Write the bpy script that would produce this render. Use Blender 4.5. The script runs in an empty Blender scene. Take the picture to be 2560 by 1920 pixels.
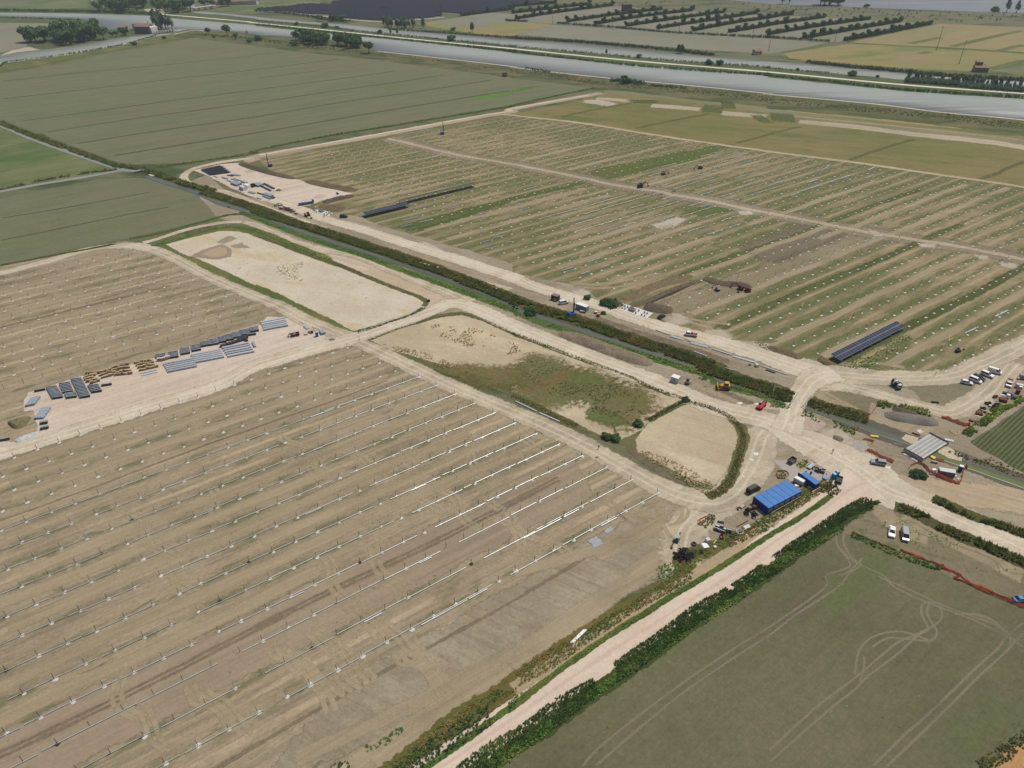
import bpy, bmesh, math, random
import numpy as np
from mathutils import Vector, noise, geometry, Matrix
C = bpy.context.scene
COL = C.collection
R = math.radians
PI2 = math.pi*2
# ------------------------------------------------------------------ camera (surveyed: 157 m up, 34.35 deg down)
H = 157.0; FPX = 1775.0; PIT = R(34.35); ROL = R(-1.0); TH = R(33.95)   # TH = direction of the pile rows
cam_d = bpy.data.cameras.new('camera'); cam = bpy.data.objects.new('camera', cam_d); COL.objects.link(cam)
cam_d.sensor_width = 36.0; cam_d.lens = 36.0*FPX/2560.0; cam_d.clip_start = 1.0; cam_d.clip_end = 20000.0
cam.matrix_world = Matrix.Translation((0, 0, H)) @ Matrix.Rotation(math.pi/2-PIT, 4, 'X') @ Matrix.Rotation(ROL, 4, 'Z')
C.camera = cam
# ------------------------------------------------------------------ daylight
SUN_EL = R(64.0); SUN_AZ = TH            # the sun stands up the row direction, shadows fall down-left
w = bpy.data.worlds.new('World'); C.world = w; w.use_nodes = True
nt = w.node_tree; nt.nodes.clear()
sky = nt.nodes.new('ShaderNodeTexSky'); sky.sky_type = 'NISHITA'; sky.sun_disc = False
sky.sun_elevation = SUN_EL; sky.sun_rotation = math.pi/2-SUN_AZ; sky.dust_density = 3.0; sky.air_density = 1.0; sky.ozone_density = 1.0
bg = nt.nodes.new('ShaderNodeBackground'); bg.inputs[1].default_value = 0.088
wo = nt.nodes.new('ShaderNodeOutputWorld'); nt.links.new(sky.outputs[0], bg.inputs[0]); nt.links.new(bg.outputs[0], wo.inputs[0])
sl = bpy.data.lights.new('sun', 'SUN'); sl.energy = 3.45; sl.angle = R(0.6); sl.color = (1.0, 0.955, 0.88)
so = bpy.data.objects.new('sun', sl); COL.objects.link(so); so.location = (0, 0, 400)
sd = Vector((math.cos(SUN_AZ)*math.cos(SUN_EL), math.sin(SUN_AZ)*math.cos(SUN_EL), math.sin(SUN_EL)))
so.rotation_euler = sd.to_track_quat('Z', 'Y').to_euler()
C.view_settings.view_transform = 'Standard'; C.view_settings.look = 'None'; C.view_settings.exposure = 0.0; C.view_settings.gamma = 1.0
C.render.engine = 'CYCLES'; C.cycles.transparent_max_bounces = 48; C.cycles.max_bounces = 5
C.cycles.volume_bounces = 0; C.cycles.volume_step_rate = 4.0
# ------------------------------------------------------------------ haze: one closed box of even air
HZ_D = 0.00008
def make_haze():
    bm = bmesh.new(); bmesh.ops.create_cube(bm, size=1.0, matrix=Matrix.Translation((200, 5500, 89)) @ Matrix.Diagonal((15000, 13400, 182, 1))); me = bpy.data.meshes.new('haze'); bm.to_mesh(me); bm.free()
    m = bpy.data.materials.new('haze_air'); m.use_nodes = True; t = m.node_tree; t.nodes.clear(); o = t.nodes.new('ShaderNodeOutputMaterial'); v = t.nodes.new('ShaderNodeVolumePrincipled')
    v.inputs['Color'].default_value = (0.86, 0.91, 1.0, 1); v.inputs['Density'].default_value = HZ_D; v.inputs['Anisotropy'].default_value = 0.1; t.links.new(v.outputs[0], o.inputs['Volume'])
    me.materials.append(m); ob = bpy.data.objects.new('haze', me); COL.objects.link(ob); ob['kind'] = 'stuff'; ob['label'] = 'thin pale haze over the plain'; return ob
make_haze()
# ------------------------------------------------------------------ survey helpers
TILES = {}
for j, r in enumerate('abcd'):
    for i in range(4): TILES[r+str(i+1)] = (640*i, 480*j, 640/2212)
TILES.update({k: (a, b, c/2212) for k, a, b, c in [('e1',1840,1120,300),('e2',1640,1270,300),('e3',2080,1060,360),('e4',2380,880,180),('e5',2390,960,170.7),('e6',60,940,240),('e7',200,840,280),('e8',380,770,300),('f1',660,760,200),('f2',480,390,260),('f3',660,460,280),('f4',1350,700,200),('f5',1500,680,400),('f6',1640,900,320),('f7',2040,780,480),('f8',280,40,400)]})
def G(px, py, z=0.0):
    u = (px-1280)/FPX; v = -(py-960)/FPX; c, s = math.cos(ROL), math.sin(ROL); u, v = u*c-v*s, u*s+v*c
    t = (H-z)/(math.sin(PIT)-v*math.cos(PIT)); return (u*t, (math.cos(PIT)+v*math.sin(PIT))*t)
def A(t, x, y, z=0.0):
    o = TILES[t]; return G(o[0]+x*o[2], o[1]+y*o[2], z)
def L(s, z=0.0):
    out = []; t = None
    for tok in s.split():
        if ',' in tok:
            x, y = map(float, tok.split(','))
            out.append((x, y) if t == 'w' else A(t, x, y, z))
        else: t = tok
    return out
def rc(a, b): c, s = math.cos(TH), math.sin(TH); return (a*c-b*s, a*s+b*c)     # row frame -> world
def rf(x, y): c, s = math.cos(TH), math.sin(TH); return (x*c+y*s, -x*s+y*c)     # world -> row frame
def lerp(a, b, t): return a+(b-a)*t
def ordn(n): return str(n)+('th' if 10 <= n % 100 <= 20 else {1: 'st', 2: 'nd', 3: 'rd'}.get(n % 10, 'th'))
RNG = random.Random(5)
# ------------------------------------------------------------------ materials
AL = 0.80
def lin(c): c = c/255.0; return c/12.92 if c <= 0.04045 else ((c+0.055)/1.055)**2.4
SAT = 1.0
def col(r, g, b, k=None):
    k = AL if k is None else k; q = [lin(r), lin(g), lin(b)]; m = 0.3*q[0]+0.59*q[1]+0.11*q[2]; return tuple([(m+(v-m)*SAT)*k for v in q]+[1.0])
class NT:
    def __init__(s, name):
        s.m = bpy.data.materials.new(name); s.m.use_nodes = True; s.t = s.m.node_tree; s.t.nodes.clear()
        s.out = s.n('ShaderNodeOutputMaterial')
    def n(s, k, **kw):
        x = s.t.nodes.new(k)
        for a, b in kw.items(): setattr(x, a, b)
        return x
    def put(s, sock, v):
        if isinstance(v, bpy.types.NodeSocket): s.t.links.new(v, sock)
        else: sock.default_value = v
    def math(s, op, a, b=0.0, c=0.0, clamp=False):
        x = s.n('ShaderNodeMath', operation=op, use_clamp=clamp); s.put(x.inputs[0], a); s.put(x.inputs[1], b); s.put(x.inputs[2], c); return x.outputs[0]
    def mix(s, f, a, b, bt='MIX'):
        x = s.n('ShaderNodeMix', data_type='RGBA', blend_type=bt); s.put(x.inputs[0], f); s.put(x.inputs[6], a); s.put(x.inputs[7], b); return x.outputs[2]
    def noise(s, vec, scale, detail=3.0, rough=0.55):
        x = s.n('ShaderNodeTexNoise'); s.put(x.inputs['Vector'], vec); x.inputs['Scale'].default_value = scale
        x.inputs['Detail'].default_value = detail; x.inputs['Roughness'].default_value = rough; return x.outputs[0]
    def ramp(s, v, a, b):        # smooth 0..1 between a and b
        x = s.n('ShaderNodeMapRange', interpolation_type='SMOOTHSTEP'); s.put(x.inputs[0], v); x.inputs[1].default_value = a; x.inputs[2].default_value = b; return x.outputs[0]
    def dot(s, v, d):
        x = s.n('ShaderNodeVectorMath', operation='DOT_PRODUCT'); s.put(x.inputs[0], v); x.inputs[1].default_value = d; return x.outputs['Value']
    def comb(s, x_, y_, z_=0.0):
        x = s.n('ShaderNodeCombineXYZ'); s.put(x.inputs[0], x_); s.put(x.inputs[1], y_); s.put(x.inputs[2], z_); return x.outputs[0]
    def attr(s, nm): return s.n('ShaderNodeAttribute', attribute_name=nm).outputs['Fac']
    def pos(s): return s.n('ShaderNodeNewGeometry').outputs['Position']
    def bsdf(s, colr, rough=0.9, metal=0.0, spec=0.2):
        b = s.n('ShaderNodeBsdfPrincipled'); s.put(b.inputs['Base Color'], colr); s.put(b.inputs['Roughness'], rough); b.inputs['Metallic'].default_value = metal
        b.inputs['Specular IOR Level'].default_value = spec; return b
    def fin(s, sh): s.t.links.new(sh, s.out.inputs[0]); return s.m
GM = {}
def ground(name, base, alt, dark=None, ang=TH, streak=0.5, sfreq=0.35, big=0.012, patch=None, weeds=None, rows=None, ruts=None, grain=0.35, op=1.0, rag=1.0, nx=1.0, alpha=True, crumbs=None, soft=0.16):
    """procedural earth / crop / road surface. patch=(colour, scale, lo, hi); weeds=(colour, phase, period, amount); rows=(colour, period, amount); ruts=(colour, half gauge)"""
    N = NT(name); p = N.pos(); ca, sa = math.cos(ang), math.sin(ang)
    al = N.dot(p, (ca, sa, 0)); ac = N.dot(p, (-sa, ca, 0))
    bigN = N.noise(p, big, 4.0, 0.6)
    c = N.mix(N.ramp(bigN, 0.38, 0.62), base, alt)
    st = N.noise(N.comb(N.math('MULTIPLY', al, 0.018), N.math('MULTIPLY', ac, sfreq)), 1.0, 5.0, 0.62)
    dk = dark or tuple([v*0.72 for v in base[:3]]+[1])
    c = N.mix(N.math('MULTIPLY', N.ramp(st, 0.50, 0.66), streak), c, dk)
    lt = tuple([min(1, v*1.22) for v in alt[:3]]+[1])
    c = N.mix(N.math('MULTIPLY', N.ramp(st, 0.50, 0.34), streak*0.75), c, lt)
    if rows:
        wv = N.math('SINE', N.math('MULTIPLY', ac, PI2/rows[1])); wb = N.ramp(N.noise(p, 0.03, 3.0), 0.35, 0.62)
        c = N.mix(N.math('MULTIPLY', N.math('MULTIPLY', N.ramp(wv, -0.4, 0.8), rows[2]), N.math('ADD', wb, 0.25, clamp=True)), c, rows[0])
    mid = N.noise(p, 0.30*nx, 4.0, 0.65)
    st2 = N.noise(N.comb(N.math('MULTIPLY', al, 0.07), N.math('MULTIPLY', ac, sfreq*4.5)), 1.0, 4.0, 0.7); s2 = N.math('ADD', 1.0, N.math('MULTIPLY', N.math('SUBTRACT', st2, 0.5), streak*0.95)); c = N.mix(1.0, c, N.comb(s2, s2, s2), 'MULTIPLY')
    if patch:
        pn = N.noise(N.comb(N.math('MULTIPLY', al, patch[1]*0.35), N.math('MULTIPLY', ac, patch[1])), 1.0, 6.0, 0.68)
        c = N.mix(N.ramp(pn, patch[2], patch[3]), c, patch[0])
    if weeds:
        cw = N.math('COSINE', N.math('MULTIPLY', N.math('SUBTRACT', ac, weeds[1]), PI2/weeds[2]))
        wn = N.noise(N.comb(N.math('MULTIPLY', al, 0.09), N.math('MULTIPLY', ac, 0.35)), 1.0, 6.0, 0.7)
        amt = N.ramp(N.math('ADD', -0.17, N.math('ADD', N.math('MULTIPLY', cw, 0.12), N.math('ADD', N.math('MULTIPLY', wn, 1.25), N.math('MULTIPLY', bigN, 0.5)))), weeds[3], weeds[3]+0.16)
        c = N.mix(N.math('MULTIPLY', amt, 0.85), c, weeds[0])
        # pale driven lane half way between the rows
        lane = N.math('MULTIPLY', N.ramp(cw, -0.72, -0.98), N.ramp(N.noise(N.comb(N.math('MULTIPLY', al, 0.02), N.math('MULTIPLY', ac, 0.12)), 1.0, 4.0), 0.42, 0.58))
        c = N.mix(N.math('MULTIPLY', lane, 0.6), c, weeds[4])
    if ruts:
        d = N.math('ABSOLUTE', N.attr('across')); wob = N.math('MULTIPLY', N.math('SUBTRACT', N.noise(p, 0.12, 2.0), 0.5), 1.4)
        d = N.math('ABSOLUTE', N.math('SUBTRACT', N.math('ADD', d, wob), ruts[1])); c = N.mix(N.math('MULTIPLY', N.ramp(d, 0.75, 0.1), 0.55), c, ruts[0])
    if crumbs:
        cn = N.noise(p, crumbs[1], 2.0, 0.5); c = N.mix(N.ramp(cn, crumbs[2], crumbs[2]+0.05), c, crumbs[0])
    g = N.noise(p, 0.85*nx, 6.0, 0.82); g2 = N.math('ADD', N.math('MULTIPLY', g, 0.75), N.math('MULTIPLY', mid, 0.25))
    g2 = N.math('ADD', 1.0, N.math('MULTIPLY', N.math('SUBTRACT', g2, 0.5), grain*4.2)); c = N.mix(1.0, c, N.comb(g2, g2, g2), 'MULTIPLY')
    b = N.bsdf(c, 0.95, 0.0, 0.12)
    bp = N.n('ShaderNodeBump'); bp.inputs['Strength'].default_value = 0.55; bp.inputs['Distance'].default_value = 0.35
    N.put(bp.inputs['Height'], N.math('ADD', mid, N.math('MULTIPLY', g, 0.5))); N.put(b.inputs['Normal'], bp.outputs[0])
    if not alpha: return N.fin(b.outputs[0])
    f = N.attr('fade'); rn = N.math('SUBTRACT', N.noise(p, 0.45*nx, 5.0, 0.7), 0.5)
    k = N.math('MULTIPLY', N.math('MULTIPLY', f, N.math('SUBTRACT', 1.0, f)), 9.0*rag)
    a = N.ramp(N.math('ADD', f, N.math('MULTIPLY', rn, k)), 0.5-soft, 0.5+soft)
    if op < 1: a = N.math('MULTIPLY', a, N.math('MULTIPLY', N.ramp(N.noise(p, 0.05, 3.0), 0.1, 0.5), op))
    tr = N.n('ShaderNodeBsdfTransparent'); mx = N.n('ShaderNodeMixShader'); N.put(mx.inputs[0], a)
    N.t.links.new(tr.outputs[0], mx.inputs[1]); N.t.links.new(b.outputs[0], mx.inputs[2]); return N.fin(mx.outputs[0])
def plain(name, c, rough=0.7, metal=0.0, var=0.12, scale=3.0, spec=0.3, c2=None, objv=0.0):
    if name in GM: return GM[name]
    N = NT(name); p = N.n('ShaderNodeTexCoord').outputs['Object']; n1 = N.noise(p, scale, 4.0, 0.65)
    d = c2 or tuple([v*(1-var*2) for v in c[:3]]+[1]); cc = N.mix(N.ramp(n1, 0.35, 0.7), c, d)
    if objv:
        o = N.n('ShaderNodeObjectInfo').outputs['Random']; k = N.math('ADD', 1.0-objv, N.math('MULTIPLY', o, objv*2)); cc = N.mix(1.0, cc, N.comb(k, k, k), 'MULTIPLY')
    GM[name] = N.fin(N.bsdf(cc, rough, metal, spec).outputs[0]); return GM[name]
def leafy(name, c1, c2, c3, scale=0.25):
    c1, c2, c3 = [tuple([min(1, v*2.5) for v in c[:3]]+[1]) for c in (c1, c2, c3)]
    if name in GM: return GM[name]
    N = NT(name); p = N.pos(); c = N.mix(N.ramp(N.noise(p, scale, 3.0), 0.38, 0.62), c1, c2)
    c = N.mix(N.math('MULTIPLY', N.ramp(N.noise(p, scale*0.22, 3.0), 0.48, 0.66), 0.8), c, c3)
    g = N.math('ADD', 0.65, N.math('MULTIPLY', N.noise(p, 1.6, 2.0, 0.8), 0.7)); c = N.mix(1.0, c, N.comb(g, g, g), 'MULTIPLY')
    b = N.bsdf(c, 0.85, 0.0, 0.15); tl = N.n('ShaderNodeBsdfTranslucent'); N.put(tl.inputs[0], c); mx = N.n('ShaderNodeMixShader'); mx.inputs[0].default_value = 0.22
    N.t.links.new(b.outputs[0], mx.inputs[1]); N.t.links.new(tl.outputs[0], mx.inputs[2]); GM[name] = N.fin(mx.outputs[0]); return GM[name]
def water(name, c, c2, rough=0.16, spec=0.22):
    N = NT(name); p = N.pos(); cc = N.mix(N.ramp(N.noise(p, 0.012, 4.0), 0.35, 0.65), c, c2)
    b = N.bsdf(cc, rough, 0.0, spec); bp = N.n('ShaderNodeBump'); bp.inputs['Strength'].default_value = 0.10; bp.inputs['Distance'].default_value = 0.1
    al = N.dot(p, (0.95, -0.3, 0)); ac = N.dot(p, (0.3, 0.95, 0))
    N.put(bp.inputs['Height'], N.noise(N.comb(N.math('MULTIPLY', al, 0.15), N.math('MULTIPLY', ac, 0.8)), 1.0, 4.0, 0.6)); N.put(b.inputs['Normal'], bp.outputs[0]); return N.fin(b.outputs[0])
# ------------------------------------------------------------------ object helpers
def tag(o, label=None, cat=None, group=None, kind=None):
    if label: o['label'] = label
    if cat: o['category'] = cat
    if group: o['group'] = group
    if kind: o['kind'] = kind
    return o
def thing(name, label, cat, loc=(0, 0, 0), rz=0.0, group=None):
    o = bpy.data.objects.new(name, None); COL.objects.link(o); o.location = (loc[0], loc[1], loc[2] if len(loc) > 2 else 0.06); o.rotation_euler = (0, 0, rz); o.empty_display_size = 0.5
    return tag(o, label, cat, group)
def copy_tree(o, parent=None):
    c = o.copy(); COL.objects.link(c); c.parent = parent
    for ch in o.children: copy_tree(ch, c)
    return c
def raw_mesh(name, V, F, mat, attrs=None, smooth=False):
    """V (n,3) array, F (m,k) array with equal k"""
    me = bpy.data.meshes.new(name); V = np.asarray(V, dtype=np.float32); F = np.asarray(F, dtype=np.int32); k = F.shape[1]
    me.vertices.add(len(V)); me.vertices.foreach_set('co', V.ravel()); me.loops.add(F.size); me.loops.foreach_set('vertex_index', F.ravel())
    me.polygons.add(len(F)); me.polygons.foreach_set('loop_start', np.arange(0, F.size, k, dtype=np.int32))
    me.update(calc_edges=True); me.validate()
    for a, v in (attrs or {}).items():
        at = me.attributes.new(a, 'FLOAT', 'POINT'); at.data.foreach_set('value', np.asarray(v, dtype=np.float32))
    if mat: me.materials.append(mat)
    return me
def obj_of(me, name, parent=None):
    o = bpy.data.objects.new(name, me); COL.objects.link(o)
    if parent: o.parent = parent
    return o
class MB:
    """collects shapes into one mesh"""
    def __init__(s): s.b = bmesh.new()
    def _x(s, vs, loc, rot, scale=(1, 1, 1)):
        M = Matrix.Translation(loc) @ Matrix.Rotation(rot[2], 4, 'Z') @ Matrix.Rotation(rot[1], 4, 'Y') @ Matrix.Rotation(rot[0], 4, 'X') @ Matrix.Diagonal((*scale, 1))
        bmesh.ops.transform(s.b, matrix=M, verts=vs)
    def box(s, x, y, z, sx, sy, sz, rot=(0, 0, 0), bev=0.0):      # x,y centre; z = bottom
        r = bmesh.ops.create_cube(s.b, size=1.0); vs = r['verts']; s._x(vs, (x, y, z+sz/2), rot, (sx, sy, sz))
        if bev: bmesh.ops.bevel(s.b, geom=list({e for v in vs for e in v.link_edges}), offset=bev, segments=2, affect='EDGES', profile=0.6)
        return s
    def cyl(s, x, y, z, r1, h, r2=None, seg=12, rot=(0, 0, 0)):
        r = bmesh.ops.create_cone(s.b, cap_ends=True, segments=seg, radius1=r1, radius2=r1 if r2 is None else r2, depth=h); s._x(r['verts'], (x, y, z), rot); return s
    def bar(s, a, b, w, h=None):
        a, b = Vector(a), Vector(b); d = b-a; r = bmesh.ops.create_cube(s.b, size=1.0); q = d.to_track_quat('X', 'Z').to_matrix().to_4x4()
        bmesh.ops.transform(s.b, matrix=Matrix.Translation((a+b)/2) @ q @ Matrix.Diagonal((d.length, w, h or w, 1)), verts=r['verts']); return s
    def tube(s, a, b, r, seg=8, r2=None):
        a, b = Vector(a), Vector(b); d = b-a; c = bmesh.ops.create_cone(s.b, cap_ends=True, segments=seg, radius1=r, radius2=r if r2 is None else r2, depth=d.length)
        bmesh.ops.transform(s.b, matrix=Matrix.Translation((a+b)/2) @ d.to_track_quat('Z', 'Y').to_matrix().to_4x4(), verts=c['verts']); return s
    def prism(s, pts, y0, y1, ins=0.0, ztop=None):      # side profile (x,z) extruded along y; ins pulls in the vertices above ztop
        n = len(pts); va = [s.b.verts.new((x, y0+(ins if ztop is not None and z > ztop else 0), z)) for x, z in pts]; vb = [s.b.verts.new((x, y1-(ins if ztop is not None and z > ztop else 0), z)) for x, z in pts]
        s.b.faces.new(va[::-1]); s.b.faces.new(vb)
        for i in range(n): s.b.faces.new((va[i], va[(i+1) % n], vb[(i+1) % n], vb[i]))
        return s
    def torus(s, x, y, z, R1, r, rot=(0, 0, 0), seg=16, sg=6):
        vs = []
        for i in range(seg):
            a = PI2*i/seg; vs.append([s.b.verts.new(((R1+r*math.cos(PI2*j/sg))*math.cos(a), (R1+r*math.cos(PI2*j/sg))*math.sin(a), r*math.sin(PI2*j/sg))) for j in range(sg)])
        for i in range(seg):
            for j in range(sg): s.b.faces.new((vs[i][j], vs[(i+1) % seg][j], vs[(i+1) % seg][(j+1) % sg], vs[i][(j+1) % sg]))
        s._x([v for q in vs for v in q], (x, y, z), rot); return s
    def sph(s, x, y, z, r, sc=(1, 1, 1), u=10, v=7):
        q = bmesh.ops.create_uvsphere(s.b, u_segments=u, v_segments=v, radius=r); s._x(q['verts'], (x, y, z), (0, 0, 0), sc); return s
    def build(s, name, mat, parent=None):
        bmesh.ops.recalc_face_normals(s.b, faces=s.b.faces[:])
        me = bpy.data.meshes.new(name); s.b.to_mesh(me); s.b.free()
        if mat: me.materials.append(mat)
        return obj_of(me, name, parent)
# ------------------------------------------------------------------ ground sheets and ribbons
def resample(P, step, closed=False):
    out = []; n = len(P)
    for i in range(n if closed else n-1):
        a, b = P[i], P[(i+1) % n]; d = math.dist(a, b); k = max(1, int(d/step(a)+0.5))
        for j in range(k): out.append((lerp(a[0], b[0], j/k), lerp(a[1], b[1], j/k)))
    if not closed: out.append(P[-1])
    return out
def smooth(P, closed=False, sub=6):
    out = []; n = len(P)
    for i in range(n if closed else n-1):
        g = lambda k: P[k % n] if closed else P[min(max(k, 0), n-1)]
        a, b, c, d = g(i-1), g(i), g(i+1), g(i+2)
        for j in range(sub):
            t = j/sub; t2 = t*t; t3 = t2*t
            out.append(tuple(0.5*((2*b[q])+(-a[q]+c[q])*t+(2*a[q]-5*b[q]+4*c[q]-d[q])*t2+(-a[q]+3*b[q]-3*c[q]+d[q])*t3) for q in (0, 1)))
    if not closed: out.append(P[-1])
    return out
stepf = lambda p: max(1.2, math.hypot(*p)/150.0)
def jit(p, amp):
    v = Vector((p[0]*0.12, p[1]*0.12, 3.3)); q = Vector((p[0]*0.5, p[1]*0.5, 7.7))
    return (p[0]+amp*(noise.noise(v)*1.4+noise.noise(q)*0.5), p[1]+amp*(noise.noise(v+Vector((9, 4, 1)))*1.4+noise.noise(q+Vector((5, 2, 8)))*0.5))
LV = 0.006
LC = {}
def lvz(lv): LC[lv] = LC.get(lv, 0)+1; return lv*LV+(LC[lv] % 40)*0.00014
def sheet(name, pts, mat, lv, feather=1.0, amp=0.5, rnd=False, kind='structure', **kw):
    P = L(pts) if isinstance(pts, str) else pts
    if rnd: P = smooth(P, True)
    P = resample(P, stepf, True); P = [jit(p, amp) for p in P] if amp else P
    ar = sum(P[i-1][0]*P[i][1]-P[i][0]*P[i-1][1] for i in range(len(P)))
    if ar < 0: P = P[::-1]
    n = len(P); z = lvz(lv); V = [(x, y, z) for x, y in P]
    for i in range(n):
        a, b, c = P[i-1], P[i], P[(i+1) % n]; dx, dy = c[0]-a[0], c[1]-a[1]; d = math.hypot(dx, dy) or 1
        V.append((b[0]+dy/d*feather, b[1]-dx/d*feather, z-0.003))
    tris = geometry.tessellate_polygon([[Vector((x, y, 0)) for x, y in P]])
    F = [tuple(t) for t in tris]
    for i in range(n): j = (i+1) % n; F += [(i, n+i, n+j), (i, n+j, j)]
    me = raw_mesh(name, V, F, mat, {'fade': [1.0]*n+[0.0]*n, 'across': [0.0]*(2*n)})
    bm = bmesh.new(); bm.from_mesh(me); bmesh.ops.recalc_face_normals(bm, faces=bm.faces[:])
    for f in bm.faces:
        if f.normal.z < 0: f.normal_flip()
    bm.to_mesh(me); bm.free(); return tag(obj_of(me, name), kind=kind, **kw)
def offs(P, i):
    a, b = P[max(i-1, 0)], P[min(i+1, len(P)-1)]; dx, dy = b[0]-a[0], b[1]-a[1]; d = math.hypot(dx, dy) or 1; return (-dy/d, dx/d)
def ribbon(name, pts, width, mat, lv, feather=0.8, amp=0.4, sm=True, kind='structure', profile=None, label=None, cat=None, group=None):
    P = L(pts) if isinstance(pts, str) else pts
    wl = width if isinstance(width, (list, tuple)) else [width]*len(P)
    if len(wl) != len(P): wl = [wl[min(len(wl)-1, int(i*(len(wl)-1)/max(1, len(P)-1)+0.5))] for i in range(len(P))]
    keep = [0]
    for i in range(1, len(P)):
        a, b = P[keep[-1]], P[i]; d = math.dist(a, b)
        if d < min(0.9*wl[i]+0.5, 6.5) and i < len(P)-1: continue
        if len(keep) > 1:
            c = P[keep[-2]]
            if (a[0]-c[0])*(b[0]-a[0])+(a[1]-c[1])*(b[1]-a[1]) < -0.2*d*math.dist(a, c): continue
        keep.append(i)
    P = [P[i] for i in keep]; wl = [wl[i] for i in keep]
    PW = [(p[0], p[1]) for p in P]; sub = 6
    if sm: PW = smooth(PW); wl = [lerp(wl[i//sub], wl[min(i//sub+1, len(wl)-1)], (i % sub)/sub) for i in range(len(PW))]
    Q = []; W = []
    for i in range(len(PW)-1):
        k = max(1, int(math.dist(PW[i], PW[i+1])/stepf(PW[i])+0.5))
        for j in range(k): Q.append((lerp(PW[i][0], PW[i+1][0], j/k), lerp(PW[i][1], PW[i+1][1], j/k))); W.append(lerp(wl[i], wl[i+1], j/k))
    Q.append(PW[-1]); W.append(wl[-1]); z = lvz(lv); V = []; fd = []; ac = []; us = [-1, -0.999, -0.5, 0, 0.5, 0.999, 1]; m = 7
    for i, q in enumerate(Q):
        nx_, ny_ = offs(Q, i); hw = W[i]/2; e1 = noise.noise(Vector((q[0]*0.1, q[1]*0.1, 1)))*amp; e2 = noise.noise(Vector((q[0]*0.1, q[1]*0.1, 9)))*amp
        for k, u in enumerate(us):
            o = u*hw+(e1 if u < 0 else e2 if u > 0 else 0)
            if k in (0, 6): o += feather*(-1 if k == 0 else 1)
            zz = z+((profile or (lambda t: 0))(abs(u)) if k not in (0, 6) else -0.003)
            V.append((q[0]+nx_*o, q[1]+ny_*o, zz)); fd.append(0.0 if k in (0, 6) or i in (0, len(Q)-1) else 1.0); ac.append(o)
    F = [(i*m+k, (i+1)*m+k, (i+1)*m+k+1, i*m+k+1) for i in range(len(Q)-1) for k in range(m-1)]
    me = raw_mesh(name, V, [f[::-1] for f in F], mat, {'fade': fd, 'across': ac})
    return tag(obj_of(me, name), label, cat, group, kind)
def inside(P, x, y):
    c = False
    for i in range(len(P)):
        (x1, y1), (x2, y2) = P[i-1], P[i]
        if (y1 > y) != (y2 > y) and x < (x2-x1)*(y-y1)/(y2-y1)+x1: c = not c
    return c
# ------------------------------------------------------------------ vegetation helpers
def tufts(name, pts3, h, s, mat, label, cat='vegetation', kind='stuff', seed=1, blades=4):
    """pts3: (n,2) positions; builds leaf blades rising from the ground"""
    rg = np.random.RandomState(seed); P = np.asarray(pts3); n = len(P)
    if n == 0: return None
    hh = h*(0.45+0.75*rg.rand(n)); V = np.zeros((n, blades, 3, 3)); a0 = rg.rand(n)*PI2
    for b in range(blades):
        a = a0+PI2*b/blades+rg.rand(n)*0.8; r = s*(0.35+0.65*rg.rand(n)); hb = hh*(0.6+0.4*rg.rand(n)); ta = a+0.4*(rg.rand(n)-.5)
        c0 = np.stack([P[:, 0]+np.cos(a+1.57)*r*.55, P[:, 1]+np.sin(a+1.57)*r*.55, hb*0.15], 1)
        c1 = np.stack([P[:, 0]-np.cos(a+1.57)*r*.55, P[:, 1]-np.sin(a+1.57)*r*.55, hb*0.35], 1)
        c2 = np.stack([P[:, 0]+np.cos(ta)*r, P[:, 1]+np.sin(ta)*r, hb], 1); V[:, b, 0] = c0; V[:, b, 1] = c1; V[:, b, 2] = c2
    V = V.reshape(-1, 3); F = np.arange(len(V)).reshape(-1, 3); me = raw_mesh(name, V, F, mat)
    return tag(obj_of(me, name), label, cat, None, kind)
def strip_pts(pts, width, dens, seed=3, gap=0.0, bias=None):
    P = smooth(L(pts) if isinstance(pts, str) else pts); rg = np.random.RandomState(seed); out = []
    for i in range(len(P)-1):
        d = math.dist(P[i], P[i+1]); n = rg.poisson(d*width*dens); nx_, ny_ = offs(P, i)
        for _ in range(n):
            t = rg.rand(); o = (rg.rand()-0.5)*width*(0.85+0.35*noise.noise(Vector((P[i][0]*0.08, P[i][1]*0.08, seed)))+0.0)
            x = lerp(P[i][0], P[i+1][0], t)+nx_*o; y = lerp(P[i][1], P[i+1][1], t)+ny_*o
            if gap and noise.noise(Vector((x*0.12, y*0.12, seed*1.7))) < gap-0.5: continue
            out.append((x, y))
    return out
def poly_pts(P, dens, seed=3, thr=-9, sc=0.08):
    P = L(P) if isinstance(P, str) else P; xs = [p[0] for p in P]; ys = [p[1] for p in P]; rg = np.random.RandomState(seed); n = int((max(xs)-min(xs))*(max(ys)-min(ys))*dens); out = []
    for _ in range(n):
        x = lerp(min(xs), max(xs), rg.rand()); y = lerp(min(ys), max(ys), rg.rand())
        if inside(P, x, y) and noise.noise(Vector((x*sc, y*sc, seed)))+0.35*noise.noise(Vector((x*sc*4, y*sc*4, seed))) > thr: out.append((x, y))
    return out
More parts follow.
